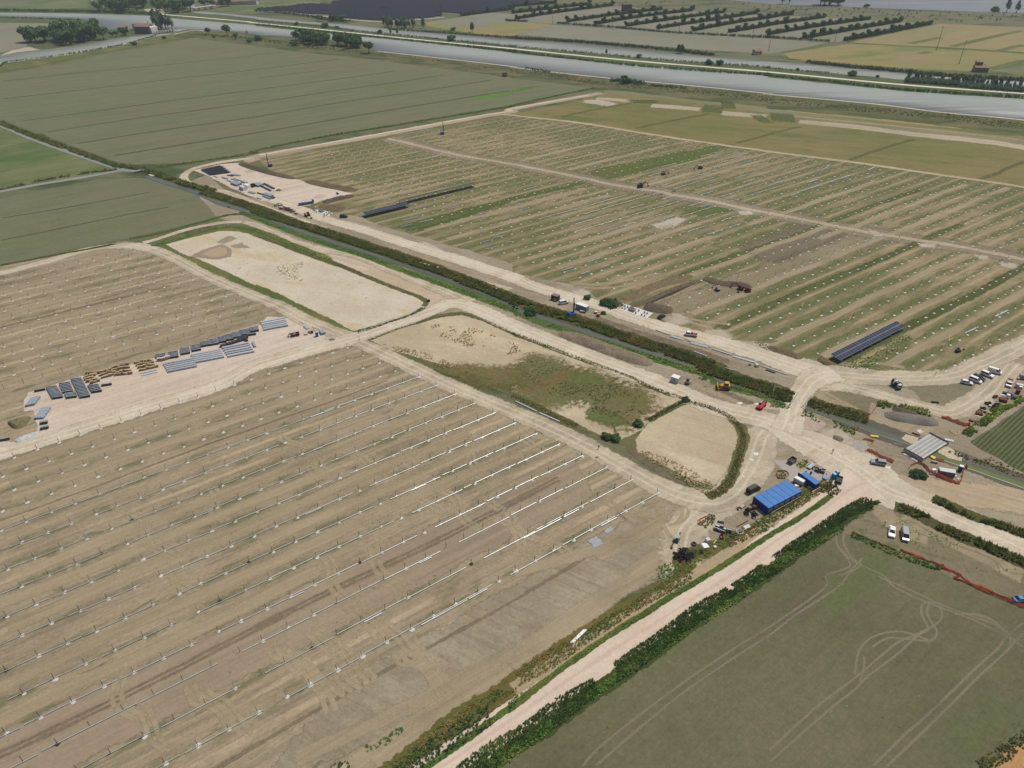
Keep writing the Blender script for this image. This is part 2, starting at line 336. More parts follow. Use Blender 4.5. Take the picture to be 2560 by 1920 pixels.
def crown_mesh(r, h, z0, n, leaf, seed, lobes=6, mat=None):
    rg = np.random.RandomState(seed); cs = [(0, 0, z0+h*0.5, 0.62)]+[(r*0.55*math.cos(PI2*k/lobes+rg.rand()), r*0.55*math.sin(PI2*k/lobes+rg.rand()), z0+h*(0.25+0.6*rg.rand()), 0.42+0.2*rg.rand()) for k in range(lobes)]
    ci = rg.randint(0, len(cs), n); d = rg.normal(size=(n, 3)); d /= np.linalg.norm(d, axis=1)[:, None]; rad = (0.55+0.45*rg.rand(n)**0.5)
    cc = np.array([cs[i][:3] for i in ci]); cr = np.array([cs[i][3] for i in ci]); P = cc+d*(rad*cr)[:, None]*np.array([r, r, h*0.55]); P[:, 2] = np.maximum(P[:, 2], z0*0.6)
    nrm = d+rg.normal(size=(n, 3))*0.55; nrm /= np.linalg.norm(nrm, axis=1)[:, None]; t = np.cross(nrm, rg.normal(size=(n, 3))); t /= np.linalg.norm(t, axis=1)[:, None]; b = np.cross(nrm, t); s = leaf*(0.6+0.8*rg.rand(n))[:, None]
    V = np.stack([P-t*s-b*s*.6, P+t*s-b*s*.7, P+t*s*.7+b*s, P-t*s*.8+b*s*.8], 1).reshape(-1, 3); return raw_mesh('crown', V, np.arange(4*n).reshape(-1, 4), mat)
def trunk_mesh(h, r, seed, mat, limbs=4):
    m = MB(); rg = random.Random(seed); m.tube((0, 0, -0.2), (0, 0, h), r, 7, r*0.55)
    for k in range(limbs): a = PI2*k/limbs+rg.random(); m.tube((0, 0, h*(0.55+0.1*k/limbs)), (math.cos(a)*h*0.5, math.sin(a)*h*0.5, h*1.25), r*0.4, 5, r*0.15)
    o = m.build('trunk', mat); me = o.data; bpy.data.objects.remove(o); return me
BARK = plain('bark', col(95, 82, 68), 0.9)
TREES = {}
def tree(kind, loc, sc, label, group=None, name='tree', cat='tree', rz=None):
    """kinds: round, tall, bush, orchard"""
    k = (kind, RNG.randrange(3))
    if k not in TREES:
        spec = {'round': (3.2, 5.2, 1.6, 420, 0.42), 'tall': (1.9, 8.5, 2.0, 420, 0.40), 'bush': (2.2, 2.4, 0.1, 260, 0.36), 'orchard': (1.7, 2.9, 0.7, 150, 0.42), 'near': (2.6, 2.6, 0.0, 1500, 0.22)}[kind]
        lm = {'round': LEAF_D, 'tall': LEAF_T, 'bush': LEAF_D, 'orchard': LEAF_O, 'near': LEAF_D}[kind]
        TREES[k] = (crown_mesh(spec[0], spec[1], spec[2], spec[3], spec[4], len(kind)*13+k[1]*7, 6, lm), trunk_mesh(max(0.5, spec[2]+spec[1]*0.35), 0.16 if kind in ('bush', 'orchard', 'near') else 0.3, k[1], BARK))
    t = thing(name, label, cat, (loc[0], loc[1], 0.0), rz if rz is not None else RNG.random()*6.28, group); s = sc*(0.85+0.3*RNG.random()); t.scale = (s, s, s*(0.9+0.25*RNG.random()))
    obj_of(TREES[k][0], 'crown', t); obj_of(TREES[k][1], 'trunk', t); return t
LEAF_D = leafy('leaf_dark', col(46, 66, 38), col(66, 88, 46), col(52, 74, 50))
LEAF_T = leafy('leaf_grey', col(70, 86, 66), col(92, 104, 82), col(58, 76, 56))
LEAF_O = leafy('leaf_orchard', col(44, 62, 40), col(58, 78, 44), col(50, 70, 46))
REED = leafy('reed', col(62, 78, 36), col(88, 96, 48), col(108, 94, 56), 0.30)
REEDB = leafy('reed_brown', col(88, 82, 50), col(72, 80, 42), col(104, 90, 58), 0.22)
GRASS = leafy('bank_grass', col(66, 92, 42), col(84, 108, 50), col(112, 112, 60), 0.35)
DRY = leafy('dry_reed', col(146, 131, 100), col(128, 117, 88), col(100, 98, 68), 0.30)
SCRUB = leafy('scrub', col(92, 92, 66), col(112, 106, 82), col(78, 90, 52), 0.4)
# ================================================================== THE GROUND
g_base = ground('earth_marsh', col(98, 102, 72), col(112, 108, 80), streak=0.3, big=0.004, patch=(col(70, 84, 52), 0.03, 0.5, 0.62), alpha=False, ang=R(-12))
V = []; F = []; gx = [-7000, -3000, -1400, -700, -350, -150, 0, 150, 350, 700, 1400, 3000, 7000]; gy = [-300, 0, 60, 150, 300, 500, 800, 1200, 1800, 3000, 6000, 12000]
for y in gy:
    for x in gx: V.append((x, y, 0))
for j in range(len(gy)-1):
    for i in range(len(gx)-1): a = j*len(gx)+i; F.append((a, a+1, a+1+len(gx), a+len(gx)))
tag(obj_of(raw_mesh('ground', V, F, g_base), 'ground'), kind='structure')
CROP1 = ground('crop_olive', col(108, 113, 82), col(113, 111, 84), streak=0.36, sfreq=0.12, big=0.006, grain=0.2, patch=(col(102, 110, 76), 0.02, 0.50, 0.72))
CROP2 = ground('crop_grey', col(134, 130, 112), col(124, 124, 102), streak=0.25, sfreq=0.10, big=0.004, grain=0.14)
CROPG = ground('crop_green', col(86, 104, 58), col(112, 116, 78), streak=0.4, sfreq=0.12, big=0.010, grain=0.2, patch=(col(122, 118, 90), 0.03, 0.5, 0.66))
CROPY = ground('crop_yellow', col(132, 130, 80), col(142, 128, 86), streak=0.3, sfreq=0.10, big=0.007, grain=0.15, patch=(col(104, 118, 58), 0.015, 0.52, 0.66), ang=R(8))
CROPT = ground('crop_tan', col(146, 132, 92), col(136, 128, 86), streak=0.3, sfreq=0.10, big=0.007, grain=0.15)
CROPN = ground('crop_near', col(110, 106, 80), col(99, 95, 72), streak=0.36, sfreq=0.28, big=0.018, grain=0.34, rows=(col(98, 102, 68), 0.75, 0.34), patch=(col(96, 104, 66), 0.035, 0.50, 0.66), ang=R(37.5), crumbs=(col(60, 56, 44), 0.35, 0.775))
CROPS = ground('crop_rows', col(96, 96, 68), col(100, 98, 72), streak=0.12, big=0.02, grain=0.34, rows=(col(62, 80, 42), 1.3, 1.0), ang=R(38.5))
FURROW = ground('furrow', col(84, 86, 64), col(78, 78, 60), streak=0.2, rag=1.3)
MUD = ground('bank_mud', col(112, 106, 94), col(92, 88, 78), streak=0.5, sfreq=0.5, grain=0.35, ang=R(-32))
MEADOW = ground('meadow', col(114, 112, 66), col(128, 116, 76), streak=0.4, sfreq=0.10, big=0.010, grain=0.3, patch=(col(96, 106, 54), 0.04, 0.50, 0.68), ang=R(-20))
BANKB = ground('river_bank', col(110, 104, 70), col(90, 94, 58), streak=0.6, sfreq=0.10, big=0.02, grain=0.35, patch=(col(74, 84, 50), 0.06, 0.46, 0.6), ang=R(-22))
GREENB = ground('green_bank', col(88, 100, 52), col(104, 106, 60), streak=0.4, sfreq=0.2, big=0.03, grain=0.35, patch=(col(124, 112, 68), 0.05, 0.50, 0.64), ang=R(-30))
LEVEE = ground('levee_grass', col(86, 98, 58), col(78, 90, 52), streak=0.4, sfreq=0.12, grain=0.3, ang=R(-22))
SOIL = ground('soil_bare', col(157, 142, 117), col(145, 130, 105), streak=0.95, sfreq=0.42, big=0.02, grain=0.36, patch=(col(122, 110, 86), 0.12, 0.55, 0.74), weeds=(col(112, 110, 78), 112.7, 9.43, 0.77, col(184, 168, 136)))
SOILR = ground('soil_weedy', col(150, 134, 104), col(122, 114, 82), streak=0.7, sfreq=0.42, big=0.010, grain=0.40, patch=(col(112, 108, 76), 0.10, 0.46, 0.66), weeds=(col(96, 102, 60), 117.5, 9.4, 0.66, col(172, 154, 120)))
SOILN = ground('soil_smooth', col(147, 131, 109), col(152, 136, 113), streak=0.45, sfreq=0.45, big=0.03, grain=0.20, crumbs=(col(112, 112, 80), 0.5, 0.70))
SOILD = ground('soil_dark', col(128, 117, 96), col(114, 104, 86), streak=0.5, sfreq=0.4, grain=0.45, soft=.5, rag=1.4)
FNT2 = ground('damp_streak', col(124, 112, 92), col(134, 120, 98), streak=0.6, grain=0.4, op=0.7, rag=1.4, soft=0.5)
DIRT = ground('dirt_open', col(158, 146, 124), col(142, 130, 109), streak=0.7, sfreq=0.35, big=0.03, grain=0.38, ang=R(-30), patch=(col(138, 124, 100), 0.08, 0.52, 0.68))
SANDRD = ground('sand_road', col(190, 177, 152), col(174, 161, 137), streak=0.4, grain=0.3, big=0.05, ruts=(col(207, 195, 172), 1.3), rag=1.7, patch=(col(160, 147, 123), 0.10, 0.46, 0.64), soft=0.4)
PALERD = ground('pale_road', col(202, 190, 169), col(190, 177, 155), streak=0.2, grain=0.3, big=0.05, ruts=(col(216, 203, 182), 1.4), patch=(col(182, 165, 139), 0.10, 0.50, 0.68), rag=1.6, soft=0.35)
PINKRD = ground('pink_gravel_road', col(203, 183, 162), col(208, 191, 172), streak=0.15, grain=0.16, big=0.05, ruts=(col(190, 165, 144), 0.0), rag=1.0)
YARDM = ground('pink_gravel', col(196, 178, 158), col(201, 186, 169), streak=0.35, sfreq=0.25, big=0.025, grain=0.22, patch=(col(186, 158, 134), 0.07, 0.56, 0.72))
WHITERD = ground('white_road', col(226, 220, 200), col(214, 206, 184), streak=0.1, grain=0.1)
PALEP = ground('pale_patch', col(198, 186, 166), col(186, 172, 150), streak=0.3, grain=0.35, rag=1.2, nx=1.0, soft=0.5, op=0.85)
PONDW = ground('dry_pond_white', col(200, 190, 170), col(190, 177, 154), streak=0.15, big=0.03, grain=0.2, patch=(col(190, 172, 138), 0.06, 0.52, 0.66), ang=R(-30), crumbs=(col(160, 148, 118), 0.5, 0.66))
PONDT = ground('dry_pond_tan', col(184, 169, 140), col(174, 159, 130), streak=0.25, big=0.03, grain=0.24, ang=R(-30), patch=(col(196, 182, 152), 0.05, 0.50, 0.66))
PUDDLE = ground('puddle_mud', col(172, 152, 124), col(166, 146, 118), streak=0.05, grain=0.06, rag=0.6)
WETMUD = ground('wet_mud', col(150, 138, 118), col(140, 128, 110), streak=0.05, grain=0.2, rag=1.4)
POPPY = ground('pond_weeds', col(118, 108, 66), col(104, 108, 62), streak=0.4, sfreq=0.3, grain=0.6, rag=1.5, patch=(col(124, 102, 66), 0.10, 0.50, 0.66), soft=0.5, op=0.82)
WEEDP = ground('weed_patch', col(92, 102, 56), col(104, 106, 62), streak=0.2, grain=0.5, rag=1.6, nx=1.4, soft=0.4)
TRK = ground('wheel_track', col(178, 162, 130), col(184, 168, 138), streak=0.5, grain=0.25, op=0.62, rag=0.8, nx=2.2, soft=0.4)
TRKN = ground('crop_wheel_track', col(152, 142, 118), col(146, 136, 112), streak=0.1, grain=0.2, op=0.6, rag=0.3, nx=2.2, soft=0.4)
RIPRAP = ground('riprap_stone', col(198, 182, 156), col(184, 168, 142), streak=0.1, grain=0.5, nx=1.6)
CONC = ground('concrete_slab', col(214, 212, 204), col(196, 194, 186), streak=0.2, grain=0.15, nx=1.2)
W_RIV = water('river_water', col(150, 155, 148), col(143, 149, 143), 0.5)
W_TRI = water('brown_water', col(146, 148, 136), col(138, 142, 132), 0.45)
W_CAN = water('canal_water', col(96, 99, 82), col(86, 90, 70), 0.2, 0.55)
W_LAG = water('lagoon_water', col(176, 180, 180), col(170, 176, 176), 0.6)
# --- far country
sheet('lagoon_water', "a3 1700,-12 1900,2 2212,30 a4 0,35 400,45 900,68 1500,90 2212,115 3000,150 w 2600,1100 9000,2500 9000,11000 -2500,11000 -600,3600 300,1700", W_LAG, 3, 0.0, 2.0)
sheet('field', "a3 0,120 400,50 900,58 1300,83 1830,112 2212,135 a4 200,140 500,152 850,176 1150,192 1420,205 665,358 530,362 0,325 a3 2212,325 1440,288 860,240 390,205 130,190 0,185 a2 1770,145 2000,110", CROP2, 4, 3.0, 1.0)
sheet('field', "a3 30,296 360,216 1000,257 2212,337 a4 0,337 540,370 110,455 a3 2212,460 1800,440 1400,408 700,352", CROP2, 4, 3.0, 1.0)
sheet('field', "a2 1470,192 1760,152 2212,185 a3 350,212 30,296 a2 2212,310 1900,292 1480,225", CROPY, 4, 3.0, 2.0)
sheet('field', "a2 1500,187 1760,150 2212,185 2100,200 1960,228 1700,228", CROP2, 5, 2.0, 2.0)
sheet('field', "a4 130,462 700,382 1150,400 2212,465 3300,545 3300,780 2212,540 1900,615 1300,595 350,525 200,500", CROPY, 4, 3.0, 2.0)
sheet('field', "a4 715,368 1480,206 2212,236 3300,290 3300,540 2212,452 1500,405 1200,392", CROPT, 4, 3.0, 2.0)
sheet('field', "a4 1930,610 2212,520 3300,540 3300,800 2212,650", CROPG, 5, 3.0, 2.0)
sheet('field', "a1 -900,60 0,35 300,0 760,-10 775,65 400,80 0,72 -900,90", CROPG, 4, 3.0, 2.0)
sheet('field', "a1 -1400,170 0,195 600,200 580,240 230,300 240,395 0,455 -1400,560", CROP2, 4, 3.0, 2.0)
sheet('field', "a2 -100,30 60,5 540,-5 560,38 250,62 0,72 -300,60", CROPG, 4, 3.0, 2.0)
for s in ("a4 715,370 1150,396 1500,410 2212,456", "a4 1215,380 1500,322", "a4 1580,405 2000,305 2200,265", "a4 1310,465 1410,445", "a4 110,458 400,405 560,372 700,375", "a4 1900,605 2212,520", "a4 1990,440 2212,385", "a3 1040,55 1200,30 1400,25", "a4 670,355 1400,212"):
    ribbon('green_ditch', s, 7.0, WEEDP, 7, 2.0, 1.0, kind='structure')
# --- river, side channel, tributary
sheet('river_water', "a1 -1400,70 0,110 400,113 700,118 1000,127 1330,137 1400,152 1800,185 2212,218 a2 0,226 700,300 1400,358 2212,456 a3 0,462 900,548 2212,658 a4 0,668 1200,792 2212,858 3600,990 3600,1210 2212,1034 1500,968 900,892 0,812 a3 2212,803 1500,733 1000,692 400,628 0,580 a2 2212,572 1500,490 1020,442 940,392 700,350 300,322 150,312 0,298 a1 2212,298 2000,272 1780,262 1620,252 1540,268 1400,280 1320,232 1030,262 870,257 800,218 820,182 650,162 400,150 0,142 -1400,100", W_RIV, 9, 0.0, 1.2)
sheet('river_water', "a1 -1400,760 0,484 60,470 350,432 600,402 900,352 1130,303 1310,296 1400,292 1520,290 1350,312 1150,372 600,472 300,512 50,545 0,567 -1400,900", W_TRI, 9, 0.0, 1.2)
sheet('river_water', "a1 1520,-15 1600,55 1660,96 1760,100 1890,106 2212,142 a2 0,142 500,188 900,218 1400,268 2212,338 a3 0,342 600,378 1400,453 1740,488 2212,522 a4 0,527 330,548 1200,633 1500,664 2212,706 3600,800 3600,900 2212,770 1200,692 900,662 400,620 0,583 a3 2212,580 1700,545 1300,522 1200,505 700,462 0,402 a2 2212,396 1500,327 1000,282 600,217 0,168 a1 2212,160 1900,125 1750,118 1640,104 1690,70 1650,-15", W_TRI, 9, 0.0, 1.2)
sheet('river_water', "a1 790,-15 830,50 810,50 780,-15", W_RIV, 9, 0.0, 0.5)
sheet('river_bank', "a1 1340,143 1400,120 1640,108 1800,119 2212,164 a2 0,172 600,222 1000,286 1500,330 2212,398 a3 0,404 700,464 1200,508 1300,524 1700,548 2212,583 a4 0,586 400,623 1200,696 2212,775 3600,905 3600,985 2212,855 1200,789 0,665 a3 2212,655 900,545 0,459 a2 2212,453 1400,355 700,297 0,223 a1 2212,215 1800,182", LEVEE, 8, 1.0, 1.0)
ribbon('gravel_path', "a1 1360,121 2060,180 2212,199 a2 0,198 400,238 800,280 1200,322 1700,372 2212,420 a3 0,425 550,477 1100,530 1700,580 2212,622 a4 0,622 1200,735 2212,808 3300,890", 5.0, WHITERD, 14, 0.6, 0.5)
sheet('river_bank', "a2 0,300 150,314 300,324 700,352 940,394 1020,444 1500,492 2212,574 a3 0,582 400,630 1000,694 1500,735 2212,805 a4 0,814 900,894 1500,970 2212,1036 3600,1212 3600,1420 2212,1175 1000,1025 0,938 a3 2212,912 1800,885 700,752 0,672 a2 2212,667 1650,592 900,500 400,450 0,398 a1 2212,395 1650,322 1500,330 1560,268 1780,264 2212,300", BANKB, 8, 2.0, 2.0)
sheet('river_bank', "a1 -900,820 0,569 300,514 600,474 1150,374 1350,314 1500,292 1700,262 1700,322 900,468 300,592 0,632 -900,950", GREENB, 7, 1.5, 1.0)
ribbon('gravel_path', "a2 1020,441 1500,492 2212,575 a3 0,581 500,640 1000,692 1500,736 2212,808 a4 0,815 900,897 1500,971 2212,1038 3300,1180", 2.6, PALERD, 14, 0.4, 0.4)
ribbon('gravel_path', "a1 1500,298 1600,275 1700,263 1770,268", 2.6, PALERD, 14, 0.4, 0.4)
sheet('sand_bar', "a1 0,484 100,435 240,408 350,430 130,455", PALEP, 14, 1.5, 1.0)
sheet('sand_bar', "a1 785,215 822,178 800,175 780,195", PALEP, 14, 1.0, 1.0)
sheet('grass_bank', "a1 -900,110 0,145 600,160 780,178 800,192 770,208 600,205 0,193 -900,170", LEVEE, 8, 2.0, 1.0)
sheet('grass_bank', "a1 240,395 230,290 600,235 900,250 1000,300 900,345 600,398 350,428", LEVEE, 8, 2.0, 1.0)
sheet('grass_bank', "a1 870,258 1300,240 1400,262 1300,297 1000,330 900,310", LEVEE, 11, 2.0, 1.0)
sheet('grass_bank', "a1 760,-10 900,60 830,0 1000,-12 1500,-12 1600,58 1660,100 1340,135 1000,123 700,112 0,104 0,72 400,82 775,68", LEVEE, 6, 2.0, 1.0)
sheet('grass_bank', "a1 1240,80 1400,70 1420,118 1320,118", PALEP, 7, 2.0, 1.0)
sheet('field', "a1 1880,70 2212,55 2212,120 1900,90", CROPG, 7, 1.0, 1.0)
# --- the big olive fields left
sheet('field', "a1 -700,760 0,634 800,480 1650,323 a2 0,398 900,500 1650,598 2212,672 a3 300,710 700,757 690,775 400,820 0,905 a2 2212,905 1300,1060 0,1290 a1 2212,1300 1700,1400 1100,1425 640,1270 300,1130 0,1042 -700,850", CROP1, 4, 1.0, 0.8)
for s, wd in (("a1 0,700 900,605 1400,566", 1.3), ("a1 1400,566 1780,521", 2.2), ("a1 0,857 1000,742 1650,665 2212,602 a2 0,600 400,550 730,510", 2.2), ("a1 150,1052 1200,908 1650,850 2212,776 a2 0,776 480,712 850,666 1200,615", 2.0), ("a1 400,1142 1200,1020 2212,885 a2 0,882 800,768 1340,692 1640,644", 2.0), ("a1 650,1243 1400,1125 2212,1008 a2 0,1005 700,890 1400,790 2050,688", 2.2), ("a1 970,1346 2212,1148 a2 0,1145 1150,952 1880,832 2212,780", 2.6), ("a2 0,675 300,640 560,610", 1.6), ("a2 -50,478 220,452", 1.6), ("a1 0,705 2212,480", 1.0)):
    ribbon('furrow', s, wd, FURROW, 8, 0.7, 0.5)
sheet('grass_patch', "a2 1880,842 2212,786 a3 100,757 260,742 0,797 a2 2212,818 1960,856", ground('bright_grass', col(92, 122, 52), col(84, 112, 46), streak=0.2, grain=0.2), 9, 2.0, 1.0)
sheet('field', "a1 -900,800 0,1095 300,1200 700,1330 1000,1452 850,1500 0,1630 -900,1800", CROPG, 4, 1.0, 0.8)
sheet('field', "a1 -900,2000 0,1720 380,1640 900,1545 1290,1540 1650,1659 b1 2040,175 1800,240 1080,405 500,520 0,640 -900,850", CROP1, 4, 1.0, 0.8)
for s, wd in (("b1 0,228 600,130 1300,0", 1.0), ("b1 0,420 500,320 1000,215 1480,125", 1.1), ("a1 -200,640 0,632 700,492 1300,380 1640,325", 2.4)):
    ribbon('furrow', s, wd, FURROW, 8, 0.6, 0.4)
# --- meadow strip right of the piling field
sheet('meadow', "a3 0,985 130,962 500,890 810,798 1300,832 2212,950 a4 0,945 1000,1030 2212,1175 3400,1400 3400,1850 2212,1640 1500,1515 740,1405 0,1308 a3 2212,1308 1240,1168 700,1078 100,1008", MEADOW, 5, 2.0, 1.2)
ribbon('grass_strip', "a3 760,795 1300,832 2212,955 a4 0,962 1000,1090 2212,1225 3300,1420", [14, 16, 16, 16, 16, 16, 16], ground('pale_grass', col(134, 128, 96), col(120, 118, 86), streak=0.5, sfreq=0.12, grain=0.25, ang=R(-22)), 6, 2.0, 1.0)
ribbon('grass_strip', "a4 0,938 900,1030 1800,1118 2212,1160", 5, ground('straw_grass', col(150, 142, 92), col(140, 134, 86), streak=0.3, grain=0.2), 7, 1.5, 1.0)
SSTR = ground('sand_strip', col(176, 162, 138), col(160, 150, 124), streak=0.6, sfreq=0.2, grain=0.3, ang=R(-22), rag=1.4, soft=0.3)
for s, wd in (("a3 715,850 900,862 1075,885", 9), ("a3 1190,912 1400,926 1640,945", 12), ("a3 1800,977 2000,992 2212,1008", 13), ("a4 240,1048 700,1090 1300,1165 1800,1215 2212,1275 3300,1480", 12)):
    ribbon('sand_strip', s, wd, SSTR, 8, 1.6, 1.2)
ribbon('dirt_track', "a4 0,985 700,1050 1500,1130 2212,1215", 3.0, TRK, 9, 0.8, 0.6)
RANK = ground('rank_grass', col(84, 98, 56), col(96, 106, 60), streak=0.4, grain=0.4, rag=1.4, soft=0.5, op=0.75)
for s in ("a3 1130,862 1130,895", "a3 1640,935 1830,948", "a4 10,1010 240,1022", "a3 1800,905 1930,908", "a3 2100,1030 2212,1025"):
    ribbon('grass_patch', s, 16, RANK, 9, 9.0, 2.0)
for s in ("a3 420,1012 700,950 1020,892", "a3 1060,1112 1400,1040 1720,980", "a3 1930,1240 2212,1165 a4 40,1148 290,1092", "a4 700,1385 1000,1280 1270,1202", "a4 1830,1550 2000,1490 2212,1402 3000,1180"):
    ribbon('furrow', s, 1.4, ground('meadow_ditch', col(88, 92, 54), col(96, 96, 58), grain=0.4, rag=1.4, soft=0.4), 10, 1.6, 0.8)
sheet('dry_grass', "a3 630,870 750,865 900,895 820,915 640,885", PALEP, 9, 5.0, 2.0)
# --- piling field right of the canal
RFB = "a1 2212,1352 a2 700,1215 1300,1110 2000,985 a3 0,975 130,1000 700,1075 1240,1165 2212,1308 a4 0,1305 740,1402 1500,1512 2212,1618 3400,1830 b4 3200,900 2212,1280 1900,1420 1750,1500 1600,1590 900,1600 500,1560 0,1380 b3 2212,1400 1500,1200 900,1000 500,800 0,700 b2 2212,620 1600,440 1100,300 880,210 560,170 300,-50 a2 60,1420"
sheet('piling_field_soil', RFB, SOILR, 5, 1.0, 0.6)
sheet('grass_cover', "b2 1250,300 1900,130 2212,60 a3 450,1620 900,1530 300,1659 b3 0,70 b2 1700,250 1400,330", ground('green_cover', col(84, 100, 48), col(98, 104, 56), streak=0.6, sfreq=0.4, grain=0.35, rag=1.6, op=0.8), 7, 4.0, 2.0)
sheet('grass_cover', "a3 680,1480 1100,1400 1750,1260 1900,1255 1500,1390 900,1520 750,1530", ground('green_cover2', col(92, 108, 50), col(102, 106, 58), streak=0.6, sfreq=0.4, grain=0.35, rag=1.6, op=0.85), 7, 4.0, 2.0)
ribbon('grass_cover', "b3 950,650 1500,470 a1 9000,9000" if False else "b3 1560,190 1650,160 1900,130", 9, WEEDP, 8, 3.0, 2.0)
# dark overgrown ditches that cross the field along the rows
for a0, a1_, b, wd in ((247, 425, 125.5, 2.4), (224, 430, 173.5, 2.2), (250, 470, 220.0, 1.6)):
    ribbon('grass_strip', [rc(a, b+0.6*math.sin(a*0.05)) for a in range(a0, a1_, 12)], wd, ground('ditch_grass', col(78, 86, 46), col(92, 96, 54), streak=0.3, grain=0.5, rag=1.7, soft=0.35), 9, 1.6, 0.8)
ribbon('dirt_strip', [rc(a, 214.5) for a in range(300, 372, 12)], 16, SOILD, 7, 7.0, 3.0)
ribbon('dirt_strip', [rc(a, 196) for a in range(222, 400, 12)], 15, ground('brown_soil', col(142, 130, 104), col(130, 120, 94), streak=0.6, grain=0.4, soft=.5, rag=1.3), 6, 4.0, 3.0)
# cross path, upper path and edge track of the piling field
CROSS = "a2 1130,1195 1250,1222 1450,1270 1750,1340 a3 0,1418 520,1520 900,1600 b3 1290,0 1380,22 1750,85 2000,142 b4 0,182 370,250 740,325 1200,402 1600,462 2212,582 3300,800"
ribbon('soil_strip', CROSS, 12, ground('trodden_soil', col(142, 131, 108), col(130, 119, 96), streak=0.3, grain=0.4, rag=1.5, ang=R(-24), soft=.5), 8, 4.0, 2.0)
ribbon('dirt_path', CROSS, 3.0, ground('faint_path', col(178, 164, 138), col(166, 152, 126), streak=0.2, grain=0.3, rag=1.3, soft=0.35), 11, 1.4, 1.0)
ribbon('dirt_path', "a2 2000,985 2212,995 a3 100,1008 400,1040 700,1078 1240,1168 2212,1308 a4 0,1306 740,1403 1500,1513 2212,1618 3300,1820", 3.0, ground('faint_path2', col(182, 166, 136), col(170, 154, 126), streak=0.2, grain=0.3, rag=1.3, soft=0.35), 11, 1.4, 0.8)
ribbon('dirt_path', "a1 2212,1395 a2 0,1352 700,1232 1300,1125 1900,1015 2212,965 a3 0,945 400,870 800,800", 9, ground('grey_track', col(174, 158, 134), col(160, 144, 120), streak=0.6, sfreq=0.8, grain=0.2), 10, 1.5, 1.0)
for s in ("a2 0,1345 700,1222 1300,1115 1900,1005 2212,958 a3 0,938 700,815",):
    ribbon('dirt_path', s, 2.2, PALERD, 12, 0.6, 0.5)
# pale lanes between the rows (driven by machines)
for a0, b, n in ((214, 245.2, 12), (222, 217.2, 20), (226, 189.0, 18), (238, 151.0, 20), (243, 132.3, 14), (258, 113.0, 16), (206, 263.5, 14), (200, 282, 12), (180, 330.5, 16), (176, 349.5, 16), (170, 396, 14), (166, 415, 13), (163, 434, 12), (205, 471, 9), (330, 245, 17), (330, 330, 14), (310, 387, 13), (300, 424, 12), (345, 208, 20), (360, 189, 20)):
    ribbon('wheel_lane', [rc(a0+i*8, b+0.5*math.sin(i*0.9+b)) for i in range(n)], 3.0, TRK, 10, 1.0, 0.6)
# --- piling fields left of the canal
sheet('piling_field_soil', "b1 -1500,1000 0,648 600,520 1080,428 1250,455 1420,520 1800,680 2212,880 b2 300,1010 850,1260 1000,1340 1700,1659 c2 2212,240 c3 400,430 1000,745 1400,950 1600,1010 1560,1659 d3 1300,-60 1100,60 600,400 0,790 d2 2212,850 1600,1240 1000,1690 w 20,50 -160,50 -260,150", SOIL, 5, 0.8, 0.5)
sheet('smooth_soil', [rc(*q) for q in ((-60, 124.5), (112, 124.5), (119, 140), (60, 141), (20, 141), (-60, 141))], SOILN, 7, 2.0, 1.0)
sheet('smooth_soil', [rc(*q) for q in ((40, 88), (118, 90), (133, 100), (133, 108), (20, 107), (0, 96))], DIRT, 6, 3.0, 1.0)
FNT = ground('faint_furrow', col(140, 124, 100), col(134, 118, 96), streak=0.6, grain=0.4, op=0.6, rag=1.4, soft=0.4)
for b in (135.2, 136.6, 221.5, 105.0): ribbon('furrow', [rc(a, b+0.4*math.sin(a*0.07)) for a in range(-50, 118 if b < 200 else 100, 10)], 0.5, FNT, 9, 0.5, 0.4)
ribbon('furrow', [rc(a, 263.5) for a in range(-40, 60, 10)], 1.2, FNT, 9, 0.8, 0.6)
ribbon('furrow', [rc(a, 362.5-0.02*a) for a in range(-60, 50, 10)], 1.4, FNT, 9, 0.8, 0.6)
for a0, b, n in ((-40, 193.5, 16), (-45, 174.5, 17), (-50, 155.8, 18), (-40, 231, 13), (-40, 240.5, 13), (-40, 250, 13), (-50, 184, 12), (20, 165, 11), (-50, 338, 11), (-50, 357, 10), (-50, 376, 10), (-50, 310, 12), (-50, 405, 8), (-50, 145, 10)):
    ribbon('wheel_lane', [rc(a0+i*9, b+0.5*math.sin(i*0.8+b)) for i in range(n)], 3.2, TRK, 9, 1.1, 0.6)
